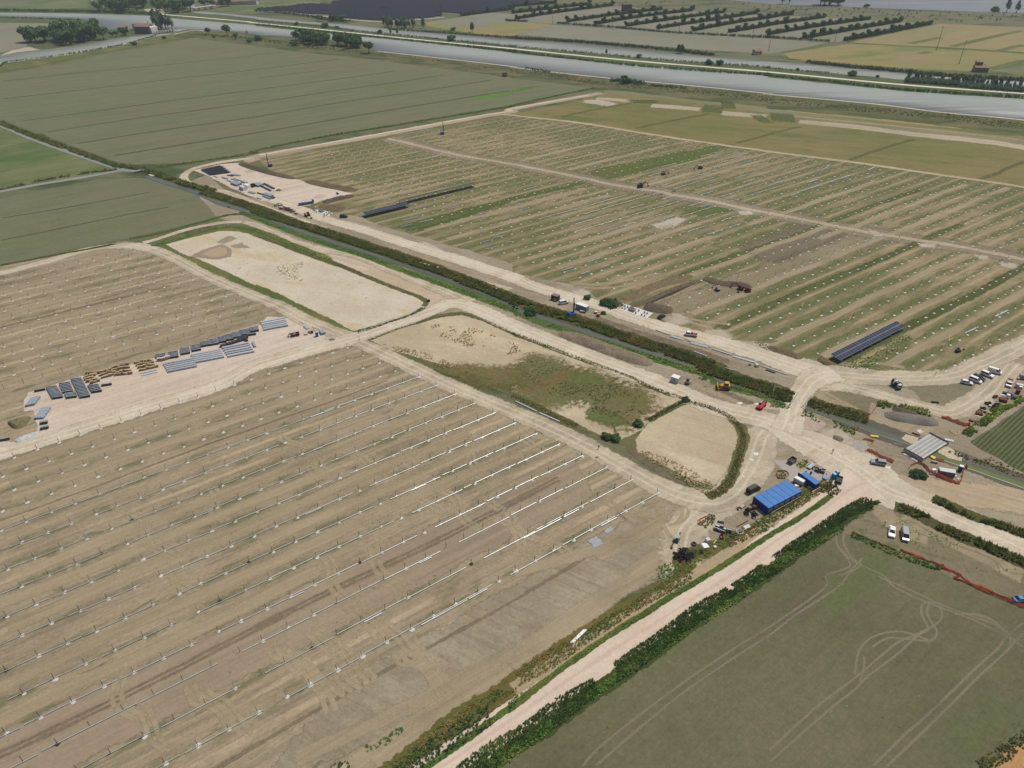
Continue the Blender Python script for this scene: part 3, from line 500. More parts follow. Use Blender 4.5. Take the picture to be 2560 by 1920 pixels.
# turning and criss-cross tracks
TR = ["d2 95,580 130,690 230,730 330,830 380,900", "d2 160,590 220,680 340,700 420,820 520,920 600,1010 690,1060", "d2 420,480 520,570 640,680 770,780 840,880 900,950", "d2 490,440 570,550 700,630 810,740 900,830 960,950", "d2 730,260 850,350 960,440 1050,560", "d2 800,230 900,320 1060,420 1190,520 1290,640 1400,720", "d2 1290,540 1380,660 1480,800 1600,950 1690,1010", "d2 1180,650 1240,760 1400,780 1500,900 1600,1060", "d2 330,750 440,880 560,1050 620,1200", "d1 1600,950 1640,1060 1680,1110 1850,1160 1950,1290", "d1 1680,960 1760,1050 1860,1090 1960,1200 2100,1400", "d1 1200,1160 1260,1300 1300,1420 1440,1520", "c2 1100,180 1300,250 1390,310", "c2 1400,110 1560,150 1640,220", "c2 640,540 860,640 960,700", "c2 1560,80 1700,190 1850,230", "c2 1240,560 1400,640 1420,760", "c2 1370,1000 1500,1060 1600,1130", "c2 1490,350 1560,440 1580,520", "c3 60,370 100,430 250,470 350,430", "c3 30,440 150,530 300,600", "c3 350,430 320,500 200,540", "c3 1400,980 1310,1000 1250,1080 1290,1130", "c3 1450,1000 1470,1120 1420,1200 1350,1220", "c3 1250,900 1400,940 1480,1000", "c3 1000,1010 1200,960 1330,950", "c2 1720,60 1790,100 1720,150 1600,180", "c2 1850,170 1920,240 1840,300", "c2 2020,210 2090,270 2000,340", "b2 700,1420 850,1340 900,1330", "b2 800,1500 1000,1450 1100,1400", "c2 130,420 250,500 460,560", "b1 430,680 700,640 900,600"]
rgt = random.Random(21)
for q in range(26):
    a0, b0 = rgt.uniform(-30, 118), rgt.uniform(112, 216); pts_ = [rc(a0+2.2*math.sin(j*.8+q)+j*.5, b0-j*3.2) for j in range(rgt.randint(4, 9))]; TR.append('w '+' '.join('%.2f,%.2f' % q_ for q_ in pts_))
for s in TR: ribbon('wheel_track', s, 0.8, TRK, 11, 0.5, 0.2); PP = L(s); ribbon('wheel_track', [(q[0]+2.0, q[1]+0.6) for q in PP], 0.8, TRK, 11, 0.5, 0.2)
for s in ("c3 0,1640 500,1500 900,1360 1300,1180 1480,1060", "d3 0,690 400,420 800,150 1100,0", "d3 0,800 500,450 900,170 1300,-150", "d2 800,1659 1300,1300 1900,960 2212,780", "d2 1000,1659 1500,1290 2212,840", "c3 1000,1659 1200,1500 1400,1350", "c3 700,1500 1100,1330 1450,1100", "d2 300,1600 900,1330 1700,940 2212,640"):
    ribbon('wheel_lane', s, 2.6, TRK, 10, 1.3, 0.6)
# --- gravel yards
sheet('gravel_yard', "b1 500,1659 700,1600 1100,1500 1330,1440 1700,1330 2212,1190 b2 100,1080 420,1110 640,1262 880,1300 500,1400 0,1548 c1 1950,0 1300,210 800,370 0,615 -900,870 -900,760 0,510 120,515 330,440 340,350 300,220 210,230 215,160 260,80 390,40", YARDM, 12, 1.2, 0.6)
sheet('gravel_yard', "f2 50,310 600,185 950,150 1080,200 1500,310 2212,505 f3 1290,100 1740,190 1500,250 1150,320 900,420 620,440 f2 1900,1010 1500,950 900,700 400,440", YARDM, 12, 1.2, 0.6)
sheet('pale_patch', "f2 1120,340 1330,280 1450,290 1350,320 1180,355", PALEP, 14, 1.2, 0.5)
sheet('pale_patch', "f3 980,260 1100,215 1200,250 1080,290", PALEP, 14, 1.2, 0.5)
# --- basins
sheet('green_bank', "b1 1310,455 1500,400 1850,320 2000,290 2212,300 b2 500,500 700,610 1100,720 1480,920 1530,990 1450,1090 880,1240 700,1180 300,1010 0,860 b1 2212,830 1800,700 1500,560", GREENB, 7, 1.2, 0.6)
sheet('basin_floor', "b1 1440,452 1650,400 1900,340 2060,343 2140,365 2212,395 b2 0,395 350,530 700,655 1000,770 1400,920 1450,965 1440,1025 1200,1110 900,1195 840,1190 600,1070 300,920 150,850 0,790 b1 2212,805 2000,700 1700,570 1560,520", PONDW, 10, 1.2, 0.5)
sheet('puddle_rim', "b1 1660,555 1800,495 1925,455 1995,510 1975,560 1860,580", WETMUD, 12, 2.0, 0.8)
sheet('puddle', "b1 1740,545 1800,512 1900,475 1955,490 1965,530 1930,552 1850,562", PUDDLE, 13, 0.5, 0.5)
sheet('puddle_rim', "b1 2000,465 2090,445 2145,482 2040,480", WETMUD, 12, 1.5, 0.8)
sheet('puddle_rim', "b1 1890,430 1990,385 2040,400 1950,438", WETMUD, 12, 1.8, 0.8)
sheet('salt_ground', "b2 620,520 900,560 1300,700 1700,860 1820,930 1700,985 1520,1000 1400,880 1150,780 900,680 700,600", ground('salt_soil', col(196, 180, 156), col(178, 160, 134), streak=0.6, sfreq=0.3, grain=0.3, ang=R(-30)), 8, 3.0, 1.0)
sheet('green_bank', "b2 930,1290 1300,1160 1580,1062 1780,1040 1950,1090 2212,1205 b3 600,1430 1300,1659 c3 1150,-10 1500,120 1900,290 2010,360 2035,450 2000,560 1930,720 1890,850 1760,965 1640,975 1500,880 1100,660 1000,520 740,470 540,370 0,90 c2 2212,90 1850,-40 b2 1700,1580 1300,1440", BANKB, 7, 1.2, 0.6)
sheet('basin_floor', "b2 985,1275 1300,1170 1600,1088 1770,1070 1950,1120 2212,1235 b3 300,1360 620,1475 1250,1659 c3 1080,0 1470,150 1180,310 1100,400 940,465 760,430 560,330 200,150 0,60 b2 2212,1659 1750,1520 1200,1370", PONDT, 10, 1.2, 0.5)
sheet('basin_floor', "c3 1490,190 1600,185 1800,240 1920,340 1955,430 1935,600 1880,740 1850,870 1790,890 1500,790 1250,660 1100,580 1085,480 1190,330", PONDT, 10, 1.0, 0.5)
sheet('weed_patch', "b3 60,1520 200,1430 420,1500 700,1659 0,1659 b2 2150,1659", POPPY, 12, 7.0, 2.0)
sheet('weed_patch', "c3 100,60 300,-60 700,-60 900,30 1130,110 1000,260 960,330 830,260 700,180 520,60 430,100 300,150 220,120", POPPY, 12, 9.0, 3.0)
sheet('weed_patch', "b2 1700,1520 2000,1550 2212,1520 2212,1659 1900,1659", POPPY, 13, 6.0, 2.0)
sheet('weed_patch', "c3 700,240 860,250 960,320 800,320 680,290", WEEDP, 13, 3.0, 1.0)
# --- open dirt around the canal and the junction
sheet('open_dirt', "b1 1620,-80 1800,-150 1950,0 2212,60 b2 0,60 280,140 880,210 1100,300 1600,440 2212,620 b3 0,700 500,800 900,1010 1500,1200 2212,1400 b4 0,1380 500,1560 900,1600 1600,1580 1750,1480 2000,1380 2400,1200 c4 2900,60 2212,180 1750,480 2212,760 3200,1150 3200,1800 2212,1560 1500,1250 1080,1050 900,1000 600,900 0,1180 c3 1900,1380 1500,1659 1300,1560 1650,1000 1880,890 2000,600 2020,400 1500,100 b3 620,1420 0,1200 b2 1780,1040 1580,1062 900,1240 1530,990 1480,910 700,600 0,300 b1 2212,290 1900,230", DIRT, 6, 1.0, 0.8)
sheet('olive_verge', "c4 400,110 620,30 900,60 1400,180 1600,130 1750,60 1850,0 1500,-100 800,-60 1250,30 1420,210 1400,300 900,160 850,290 600,200", ground('verge', col(140, 130, 104), col(126, 120, 90), streak=0.4, grain=0.35, rag=1.4, op=0.9), 8, 3.0, 1.0)
sheet('soil_plot', "c4 640,1280 950,1080 1080,1080 1500,1260 2212,1580 2212,1700 d4 3000,300 2212,230 1600,0 1250,-150 c4 1100,1420 740,1300", ground('soil_plot', col(128, 118, 94), col(116, 106, 84), streak=0.5, grain=0.35, ang=R(-32), patch=(col(92, 96, 62), 0.10, 0.52, 0.64)), 9, 1.5, 0.8)
# --- crop fields right
sheet('field', "c4 610,1290 700,1310 1100,1440 1650,1659 d4 1560,10 2212,290 3300,760 3300,900 2212,1185 1830,1640 w 150,60 -10,55 d3 0,1590 600,1170 1200,700 1800,280 c4 0,1600", CROPN, 8, 0.8, 0.5)
sheet('field', "c4 1755,505 1960,390 2212,205 3300,-300 3300,1200 2212,765 2000,640 1830,560", CROPS, 9, 0.8, 0.3)
sheet('field', "d4 1960,1659 2212,1420 3300,500 w 260,30 150,60", ground('stubble', col(180, 140, 92), col(166, 128, 84), streak=0.4, grain=0.35), 9, 1.0, 0.5)
NT_ = ["c4 590,1290 600,1400 660,1480 710,1560 660,1600 500,1659 d4 480,110 0,450 d3 1900,640 1400,980 800,1440 600,1659", "c4 660,1290 650,1370 720,1500 800,1560 700,1640 d4 600,100 250,330 0,520 d3 1900,720 1400,1070 700,1659", "c4 600,1400 720,1520 860,1590 1000,1659 d4 850,0 1100,100 1400,240 1750,370 2050,520 2212,620", "d4 930,0 1200,110 1500,250 1750,345 1950,420 2100,530 2212,560", "d4 2212,400 2050,540 1990,620 1750,840 1400,1180 1150,1400 890,1659", "d4 2212,490 2120,580 2060,650 1800,890 1500,1190 1200,1480 1010,1659", "d4 1330,240 1325,330 1370,420 1380,470 1250,520 1100,590 850,800 700,920 400,1150 0,1520", "d4 1390,240 1375,330 1430,430 1460,490 1400,560 1200,545 1050,535 950,580 900,620", "d4 1480,250 1505,340 1450,420 1300,510 1100,690 860,870 740,990 500,1180 0,1620", "d4 1400,560 1200,490 1050,485 900,530 810,610 770,700 750,860", "d4 830,690 830,800 790,920", "c4 830,1490 700,1620 600,1659", "c4 960,1320 1200,1180 1500,1340 1900,1500 2000,1600", "c4 1090,1180 1300,1290 1700,1420 1950,1520 2060,1620 2212,1650", "d4 1600,330 1850,340 2000,430 2090,540 2090,620", "d4 1700,320 1900,370 2050,480 2130,560", "c4 640,1220 760,1180 900,1160", "d4 1330,240 1420,230 1480,250"]
for s in NT_: ribbon('wheel_track', s, 0.3, TRKN, 12, 0.28, 0.1)
ribbon('wheel_lane', "c4 1150,1130 1500,1300 2000,1560 2212,1659", 5, TRK, 11, 1.5, 0.6)
ribbon('wheel_lane', "c4 940,1000 1000,1120 1150,1250 1400,1340", 5, TRK, 11, 1.5, 0.6)
for s, w_ in (("b2 900,330 1300,430 1700,560 2212,690", 2.2), ("b2 1300,540 1700,640 2212,790 b3 300,860 800,1030", 2.0), ("b3 300,820 900,1060 1300,1210 1700,1380 2100,1500", 1.6), ("b3 100,780 600,960 1100,1150", 1.6), ("f6 560,330 900,480 1300,620 1700,820", 1.8), ("f6 600,400 1000,560 1400,720 1750,900", 1.8), ("c4 0,420 300,560 600,700 900,860", 1.6), ("c4 60,480 400,640 700,820", 1.6), ("c4 400,80 560,170 760,270 900,320", 1.0), ("c4 470,60 620,140 800,240", 1.0), ("c4 1300,880 1700,930 2212,1060", 1.8), ("c4 1250,940 1700,1000 2212,1130", 1.4), ("c4 1500,880 1850,900 2000,860", 1.2), ("c4 900,980 980,1120 1120,1240", 1.2), ("c4 1000,1000 1040,1120 1180,1220", 1.2), ("c3 2000,480 1960,640 1900,800 1800,920", 1.6), ("c3 2150,520 2100,700 2000,860 1880,960", 1.6), ("c3 1200,960 1500,1050 1800,1060 2000,900", 1.4), ("e1 100,60 200,300 100,560 0,760", 1.2), ("e1 500,100 800,120 1200,60 1600,200", 1.4), ("b3 480,780 700,800 1000,760 1300,700", 1.6), ("b3 520,820 800,830 1100,790", 1.4), ("b3 1250,1080 1500,1120 1750,1180", 1.8), ("b3 1400,1060 1650,1120 1900,1140", 1.4), ("b4 620,1500 900,1480 1200,1520", 1.4), ("c4 1300,360 1500,400 1700,420", 2.0), ("c4 900,330 1200,390 1500,460", 1.6)):
    ribbon('wheel_lane', s, w_, TRK, 10, 0.9, 0.7)
for s, w_ in (("f6 1000,480 1400,650 1700,760", 1.4), ("b2 780,300 1100,390 1500,480", 3.0), ("c4 500,560 540,590 560,600", 1.2), ("b3 700,1080 1100,1220 1500,1340 1900,1480", 2.4), ("c4 1700,900 1900,960 2212,1000", 1.4), ("c3 1000,560 1300,760 1500,880", 1.8), ("c3 1950,620 1900,760 1840,880", 1.4)):
    ribbon('furrow', s, w_, FNT2, 10, 1.2, 0.8)
# --- roads
ribbon('dirt_road', "c1 -900,880 -300,700 0,603 400,482 900,322 1400,165 1900,10 b2 0,1500 400,1382 850,1262 1200,1140 1500,1030 1700,965 1900,1010 2212,1150 b3 150,1215 500,1355 1000,1550 1300,1659 c3 1200,20 1700,180 2212,320 c4 200,440 500,570 800,750 1000,900 1300,1020 1600,1130 2212,1400 3200,1850", [7]*8+[8, 8.5, 8, 7.5, 7.5, 8, 8.5, 8, 8, 8, 8.5, 9, 9.5, 11, 15, 19, 16, 12, 10.5, 10, 10], PALERD, 16, 1.4, 0.7)
ribbon('sand_track', "b1 -900,900 0,700 400,600 750,500 1050,465 1250,480 1500,570 1800,730 2212,905 b2 0,925 200,985 450,1120 800,1260", [7, 7, 6, 6, 7, 7, 6, 6, 6, 6, 7, 7, 7], SANDRD, 13, 1.2, 0.6)
ribbon('sand_track', "b1 1230,440 1350,410 1600,330 1900,270 2212,262 b2 0,285 300,400 700,590" if False else "b1 1230,440 1350,410 1600,330 1900,268 2100,262", 3.2, SANDRD, 13, 0.8, 0.5)
ribbon('sand_track', "b1 2100,262 b2 0,285 250,400 520,490 900,560 1300,720 1700,880 1850,960", [3.2, 5, 6, 6, 6, 7, 8, 8], SANDRD, 12, 1.5, 0.8)
ribbon('sand_track', "b2 860,1290 1000,1350 1400,1540 1650,1659 c2 1700,0 2212,240 c3 300,370 650,540 1000,740 1300,900 1550,990 1750,1010 1900,940 2020,800 2100,650 2150,480 2212,400", [6, 6, 6.5, 6.5, 6.5, 6.5, 7, 7, 7.5, 7.5, 8.5, 9.5, 10, 11, 12, 10, 8], SANDRD, 13, 1.3, 0.6)
ribbon('sand_track', "c3 1500,1659 1450,1500 1500,1250 1700,1080 1900,1000", [6, 8, 10, 9, 8], SANDRD, 11, 3.0, 1.0)
ribbon('pink_road', "d3 -1500,2230 -700,1710 0,1240 500,890 1000,560 1500,240 1950,-45 c4 0,1405 400,1140 700,920 850,850", [7.2, 7.2, 7.2, 7.2, 7.2, 7.2, 7.2, 7.4, 8.4, 12, 17], PINKRD, 22, 1.0, 0.4)
ribbon('dirt_track', "d3 0,1000 300,800 800,490 1300,180 1600,0 c4 0,1230 300,1050 530,930", 3.4, ground('tan_verge', col(170, 152, 122), col(158, 142, 112), streak=0.3, grain=0.25), 20, 0.8, 0.4)
ribbon('pale_road', "a1 2212,1365 1950,1395 1700,1450 1590,1520 1640,1590 b1 1760,-20 1950,0 2212,105 b2 0,112 300,215 700,370 1000,470 1300,560 1700,720 2212,850", [4, 4.5, 4.5, 4.5, 4.5, 4.5, 4.5, 4.5, 5, 5, 5, 5, 5, 5, 5], SANDRD, 14, 1.2, 0.6)
ribbon('pale_road', "b2 120,60 350,140 600,235 900,320 1200,415 1600,540 2212,735 b3 200,820 700,965 1100,1105 1500,1220 1900,1330 2212,1430 b4 200,1500 450,1580", [6, 7, 7, 7, 7.5, 8, 8, 7, 7, 7, 8, 9, 9, 11, 12], PALERD, 15, 1.5, 0.7)
ribbon('pale_road', "b4 0,1440 300,1510 500,1560 900,1600 1300,1612 1600,1588 1800,1505 2000,1418 2300,1270 2800,1050", [9, 13, 13, 10, 9, 8, 8, 8, 8, 8], SANDRD, 14, 1.6, 0.8)
ribbon('pale_road', "b4 600,1560 c4 400,-50 320,0 280,90 220,200 200,300 150,420", [12, 10, 8, 6.0, 6.0, 8, 10], PALERD, 21, 1.4, 0.4)
ribbon('pale_road', "c4 400,0 700,20 1000,100 1300,190 1550,250 1700,200 1900,70 2000,-40 2150,-200", [8, 7, 6, 6, 7, 8, 8, 8, 8], SANDRD, 13, 1.6, 0.7)
ribbon('dirt_track', "c4 300,60 450,110 600,190 800,290 1050,330 1300,400 1500,430", 4, TRK, 12, 1.5, 0.5)
ribbon('dirt_track', "c4 900,850 1300,900 1700,960 2212,1010 3000,1150", [8, 9, 9, 10, 10], ground('dirt_lane', col(184, 166, 138), col(168, 150, 122), streak=0.7, sfreq=0.5, grain=0.25, ang=R(-28)), 14, 3.0, 1.0)
sheet('gravel_apron', "c4 -300,200 60,215 200,250 300,380 480,340 370,270 290,220 180,200 0,170", ground('apron', col(190, 172, 154), col(178, 160, 142), streak=0.2, grain=0.3), 13, 1.0, 0.5)
sheet('gravel_apron', "c4 290,230 490,350 450,410 320,400", ground('apron2', col(186, 170, 152), col(176, 158, 140), streak=0.2, grain=0.35), 13, 0.8, 0.4)
sheet('work_pad', "e1 760,260 1000,250 1100,420 1700,400 2000,560 1800,600 1550,640 1250,640 1000,580 940,480", ground('grey_pad', col(176, 168, 158), col(166, 158, 148), streak=0.1, grain=0.15, rag=1.3), 15, 1.5, 0.6)
for s in ("b2 1370,450 1450,440 1600,500 1500,510", "b3 540,870 600,840 660,880 610,910", "b3 1330,1100 1450,1060 1500,1120 1380,1150", "b3 1700,1210 1800,1200 1870,1250 1850,1290 1720,1260", "b3 1850,1300 2212,1330 b4 0,1430 b3 1950,1360", "b3 1230,290 1440,225 1480,240 1310,320", "b3 1970,170 2050,165 2060,185 1990,190", "b4 880,330 1000,370 920,380", "b4 1320,450 1440,455 1400,475 1340,470", "b4 1800,550 1900,560 1860,580", "b4 2030,620 2140,630 2100,650", "b2 1770,590 1870,585 1850,615 1780,605", "c4 480,420 600,400 700,480 760,560 600,520 480,470", "c4 700,510 830,520 860,570 760,580", "f1 1740,950 1900,920 2080,980 1950,1060 1780,1040"):
    sheet('pale_patch', s, PALEP, 13, 3.5, 0.8)
for s in ("e1 330,100 420,110 400,140 335,130", "e1 255,195 340,225 300,235 265,215", "e1 118,515 160,525 130,540", "f6 1395,750 1470,730 1490,750 1430,765", "f6 1700,765 1760,745 1770,775 1720,775", "f6 1690,1600 1770,1610 1740,1645 1700,1630", "c4 1010,720 1060,715 1050,735"):
    sheet('pale_patch', s, ground('lime_patch', col(228, 226, 218), col(216, 212, 202), streak=0.1, grain=0.2, nx=2), 18, 0.4, 0.2)
# --- the canal
CAN1 = "a1 -900,700 0,1082 250,1190 550,1300 800,1385 960,1440 1080,1472 1160,1478"
CAN2 = "a1 1280,1520 1400,1565 1700,1659 b1 1700,12 1900,95 2212,188 b2 0,200 300,305 650,425 1000,535 1250,625 1600,740 2212,975 b3 0,1010 250,1085 550,1180 900,1290 1300,1420 1700,1545 f6 800,240 1100,340 1500,460 1900,590 c4 80,130 250,170"
CAN3 = "c4 300,190 560,285 800,365 1050,450 1250,520 1400,590"
CAN4 = "c4 1400,600 1700,705 1950,790 2212,885 3200,1260"
ribbon('canal_water', CAN1, 4.5, W_TRI, 18, 0.0, 0.4)
ribbon('canal_water', "a1 -600,1760 0,1655 300,1600 700,1535 950,1490 1090,1470", 5.0, W_TRI, 12, 0.0, 0.4)
ribbon('canal_water', CAN2, [6.5, 6.5, 6, 5.5, 5, 4.5, 4, 3.6, 3.4, 3.4, 3.6, 3.8, 4, 4, 4, 4, 4, 4, 4, 4, 4, 4], W_CAN, 18, 0.0, 0.5)
ribbon('mud_bank', "c4 560,270 800,350 1050,440 1260,515 1500,600 1750,690 2212,860 3000,1150", [6, 8, 8, 8, 8, 8, 8, 8], MUD, 14, 1.5, 0.6)
ribbon('canal_water', CAN3, [3, 3.5, 3.6, 3.6, 3.6, 3.6], W_CAN, 18, 0.0, 0.4)
ribbon('canal_water', CAN4, [3.6, 3.4, 3.2, 3.2, 3.2], water('weedy_water', col(92, 104, 56), col(100, 110, 62), 0.35), 18, 0.0, 0.4)
sheet('stone_revetment', "e3 1070,225 1130,165 1320,215 1280,290 1200,300", RIPRAP, 19, 0.5, 0.3)
sheet('stone_revetment', "e3 1640,430 1720,330 1850,400 2010,490 1990,575 1800,520", RIPRAP, 19, 0.5, 0.3)
# ================================================================== OBJECT MATERIALS
STEEL = plain('galvanised_steel', col(176, 184, 190), 0.45, 0.35, 0.08)
PILEM = plain('pile_steel', col(92, 98, 94), 0.7, 0.2, 0.1)
TUBEM = plain('tube_steel', col(200, 206, 210), 0.38, 0.35, 0.05, objv=0.18)
WHITEC = plain('white_concrete', col(208, 206, 198), 0.9, 0, 0.10, 2.0)
CONCR = plain('concrete', col(186, 184, 176), 0.9, 0, 0.16, 1.2)
CONCW = plain('pale_concrete', col(208, 206, 200), 0.9, 0, 0.14, 0.8)
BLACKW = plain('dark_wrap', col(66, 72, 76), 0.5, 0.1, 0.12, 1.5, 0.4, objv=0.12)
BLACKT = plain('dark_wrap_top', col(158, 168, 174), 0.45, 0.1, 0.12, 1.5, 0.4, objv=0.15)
RUBBER = plain('rubber', col(34, 34, 36), 0.85)
GLASS = plain('vehicle_glass', col(34, 40, 46), 0.12, 0, 0.05, 2, 0.6)
SKYGL = plain('window_glass', col(150, 156, 152), 0.2, 0, 0.2, 2, 0.6)
WHITE = plain('white_paint', col(236, 236, 234), 0.35, 0, 0.03, 2, 0.5)
DWHITE = plain('dusty_white', col(206, 206, 200), 0.6, 0, 0.08)
SILVER = plain('silver_paint', col(158, 162, 168), 0.35, 0.3, 0.04)
BLACKP = plain('black_paint', col(44, 46, 50), 0.35, 0.1, 0.05)
NAVYP = plain('navy_paint', col(34, 44, 72), 0.4)
BLUEP = plain('rig_blue', col(34, 104, 182), 0.5)
BLUER = plain('roof_blue', col(74, 126, 190), 0.6, 0, 0.07, 0.9, 0.25)
BLUEW = plain('wall_blue', col(26, 58, 120), 0.6, 0, 0.06)
CYANP = plain('cabin_cyan', col(56, 168, 190), 0.5)
TEALP = plain('cabin_teal', col(22, 92, 104), 0.5)
YELL = plain('machine_yellow', col(206, 156, 66), 0.55, 0, 0.12)
REDP = plain('machine_red', col(206, 52, 50), 0.5, 0, 0.10)
DREDP = plain('dark_red', col(122, 30, 36), 0.5)
GREYM = plain('machine_grey', col(120, 124, 126), 0.5, 0.2)
DGREY = plain('dark_metal', col(62, 64, 66), 0.6, 0.2)
GREENC = plain('container_green', col(36, 66, 52), 0.6)
GREYC = plain('container_grey', col(150, 158, 168), 0.6, 0.05, 0.07)
RUST = plain('rusty_steel', col(122, 74, 52), 0.9, 0.1, 0.2)
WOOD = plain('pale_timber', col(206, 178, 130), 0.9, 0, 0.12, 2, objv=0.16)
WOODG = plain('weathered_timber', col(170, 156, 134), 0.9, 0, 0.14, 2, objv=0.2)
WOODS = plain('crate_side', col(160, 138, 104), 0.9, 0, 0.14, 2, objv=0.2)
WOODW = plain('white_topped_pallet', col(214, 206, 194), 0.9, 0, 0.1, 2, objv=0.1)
PINKB = plain('pink_brick_pack', col(186, 150, 132), 0.9, 0, 0.1, 2)
MAROON = plain('maroon_roof', col(140, 110, 118), 0.8)
NET = plain('orange_net', col(246, 142, 100, 1.2), 0.9, 0, 0.14, 1.2)
NETR = plain('red_net', col(236, 128, 90, 1.15), 0.9, 0, 0.14, 1.2)
YELP = plain('yellow_plastic', col(228, 200, 80), 0.6)
HIVIS = plain('hi_vis', col(196, 214, 60), 0.7)
SKIN = plain('skin', col(176, 130, 104), 0.7)
DCLOTH = plain('dark_cloth', col(48, 52, 62), 0.9)
TILE = plain('roof_tile', col(150, 122, 106), 0.9)
PLAST = plain('plaster', col(206, 198, 178), 0.9)
PLASG = plain('old_plaster', col(112, 110, 104), 0.9)
PANELM = plain('solar_glass', col(30, 38, 62), 0.22, 0.1, 0.05, 1.5, 0.5)
PFRAME = plain('panel_frame', col(170, 176, 184), 0.4, 0.3)
FARPAN = plain('far_solar_glass', col(24, 27, 33), 0.5, 0.0, 0.1, 0.05, 0.3)
# ================================================================== PILES, COLLARS, TUBES
def pile_mesh():
    m = MB(); m.box(0, 0, -0.1, 0.02, 0.12, 2.35); m.box(0.045, 0.06, -0.1, 0.09, 0.02, 2.35); m.box(0.045, -0.06, -0.1, 0.09, 0.02, 2.35); o = m.build('post', PILEM); me = o.data; bpy.data.objects.remove(o); return me
def collar_mesh(seed):
    rg = random.Random(seed); bm = bmesh.new(); n = 14; top = []; bot = []
    for i in range(n): a = PI2*i/n; r = 0.60*(0.8+0.35*rg.random()); top.append(bm.verts.new((math.cos(a)*r*.85, math.sin(a)*r*.85, 0.06))); bot.append(bm.verts.new((math.cos(a)*r, math.sin(a)*r, 0.0)))
    c = bm.verts.new((0, 0, 0.09))
    for i in range(n): j = (i+1) % n; bm.faces.new((bot[i], bot[j], top[j], top[i])); bm.faces.new((top[i], top[j], c))
    me = bpy.data.meshes.new('collar'); bm.to_mesh(me); bm.free(); me.materials.append(WHITEC); return me
POSTM = pile_mesh(); COLL = [collar_mesh(i) for i in range(5)]
def tube_mesh(length, rad=0.09, mat=TUBEM):
    m = MB(); m.tube((-length/2, 0, 0), (length/2, 0, 0), rad, 8)
    for k in (-1, 1): m.tube((k*length/2-0.25*k, 0, 0), (k*length/2, 0, 0), rad*1.25, 8)
    o = m.build('tube', mat); me = o.data; bpy.data.objects.remove(o); return me
TUBE = {}
def tube(a0, a1, b, label, group, z=0.26, rad=0.09, name='steel_tube'):
    key = (round(a1-a0, 0), rad)
    if key not in TUBE: TUBE[key] = tube_mesh(key[0], rad)
    o = obj_of(TUBE[key], name); x, y = rc((a0+a1)/2, b); o.location = (x, y, z); o.rotation_euler = (0, 0, TH); return tag(o, label, 'tube', group)
piles = []      # (a, b, rowname, n from the right end, collar?)
def inframe(x, y, mg=60):
    Z = -H; cy = y*math.cos(PIT)-Z*math.sin(PIT); up = y*math.sin(PIT)+Z*math.cos(PIT)
    if cy < 5: return False
    u, v = x/cy, up/cy; c, s = math.cos(-ROL), math.sin(-ROL); u, v = u*c-v*s, u*s+v*c; px, py = 1280+u*FPX, 960-v*FPX
    return -mg < px < 2560+mg and -mg < py < 1920+mg
for k in range(16):          # lower left field: 12 rows with tubes (k 0..11), 4 bare rows
    b = 112.7+9.43*k; xe = 131.4-0.29*(b-112.7) if k < 12 else 131.4-0.29*(b-112.7)-3.0
    if k == 0: bb = b
    n = 0; a = xe-0.6; cnt = 0
    rown = '%s tube row from front' % ordn(k+1) if k < 12 else 'bare row %s below the gravel yard' % ordn(16-k)
    while a > -75:
        x, y = rc(a, b)
        if inframe(x, y, 25): piles.append((a, b, rown, n+1, k, 'LA'))
        n += 1; cnt += 1; a -= 6.87 if (k >= 11 or cnt % 9) else 5.9
for k in range(13):          # upper left field
    b = 305.0+9.43*k; xe = 66.5-0.319*(b-305.0)*0.93; n = 0; a = xe
    while a > -110:
        if inframe(*rc(a, b), 10): piles.append((a, b, '%s row above the gravel yard' % ordn(k+1), n+1, k, 'LB'))
        n += 1; a -= 6.87
for k in range(2):           # two rows of bare posts just above the yard
    pass
for k in range(47):          # right field
    b = 98.0+9.42*k; a0 = 249-0.30*(b-117) if b < 300 else (194-0.10*(b-300)); a1 = 250+(522-b)*0.40-3; a2 = 371+(526-b)*0.437-5
    if b < 112: a0, a1 = 266, 430
    if 430 < b: a0 = max(a0, 166+(b-430)*0.2)
    a = a0; n = 0
    while a < min(a2, 520):
        if not (a1 < a < a1+7 and b > 112):
            if inframe(*rc(a, b), 5): piles.append((a, b, 'R%d' % k, n+1, k, 'RF'))
        n += 1; a += 6.9 if n % 9 else 6.3
def near(t): x, y = rc(t[0], t[1]); return math.hypot(x, y)
piles.sort(key=near)
rgp = random.Random(11); proto = None; nthing = 0; SV = []; SF = []; CV = []; CF = []; LBL = set()
DPIT = COLL[0].copy(); DPIT.materials.clear(); DPIT.materials.append(plain('dark_pit', col(62, 54, 46), 0.9))  # dark-coloured collar disc, stands in for a dark pit at a few piles
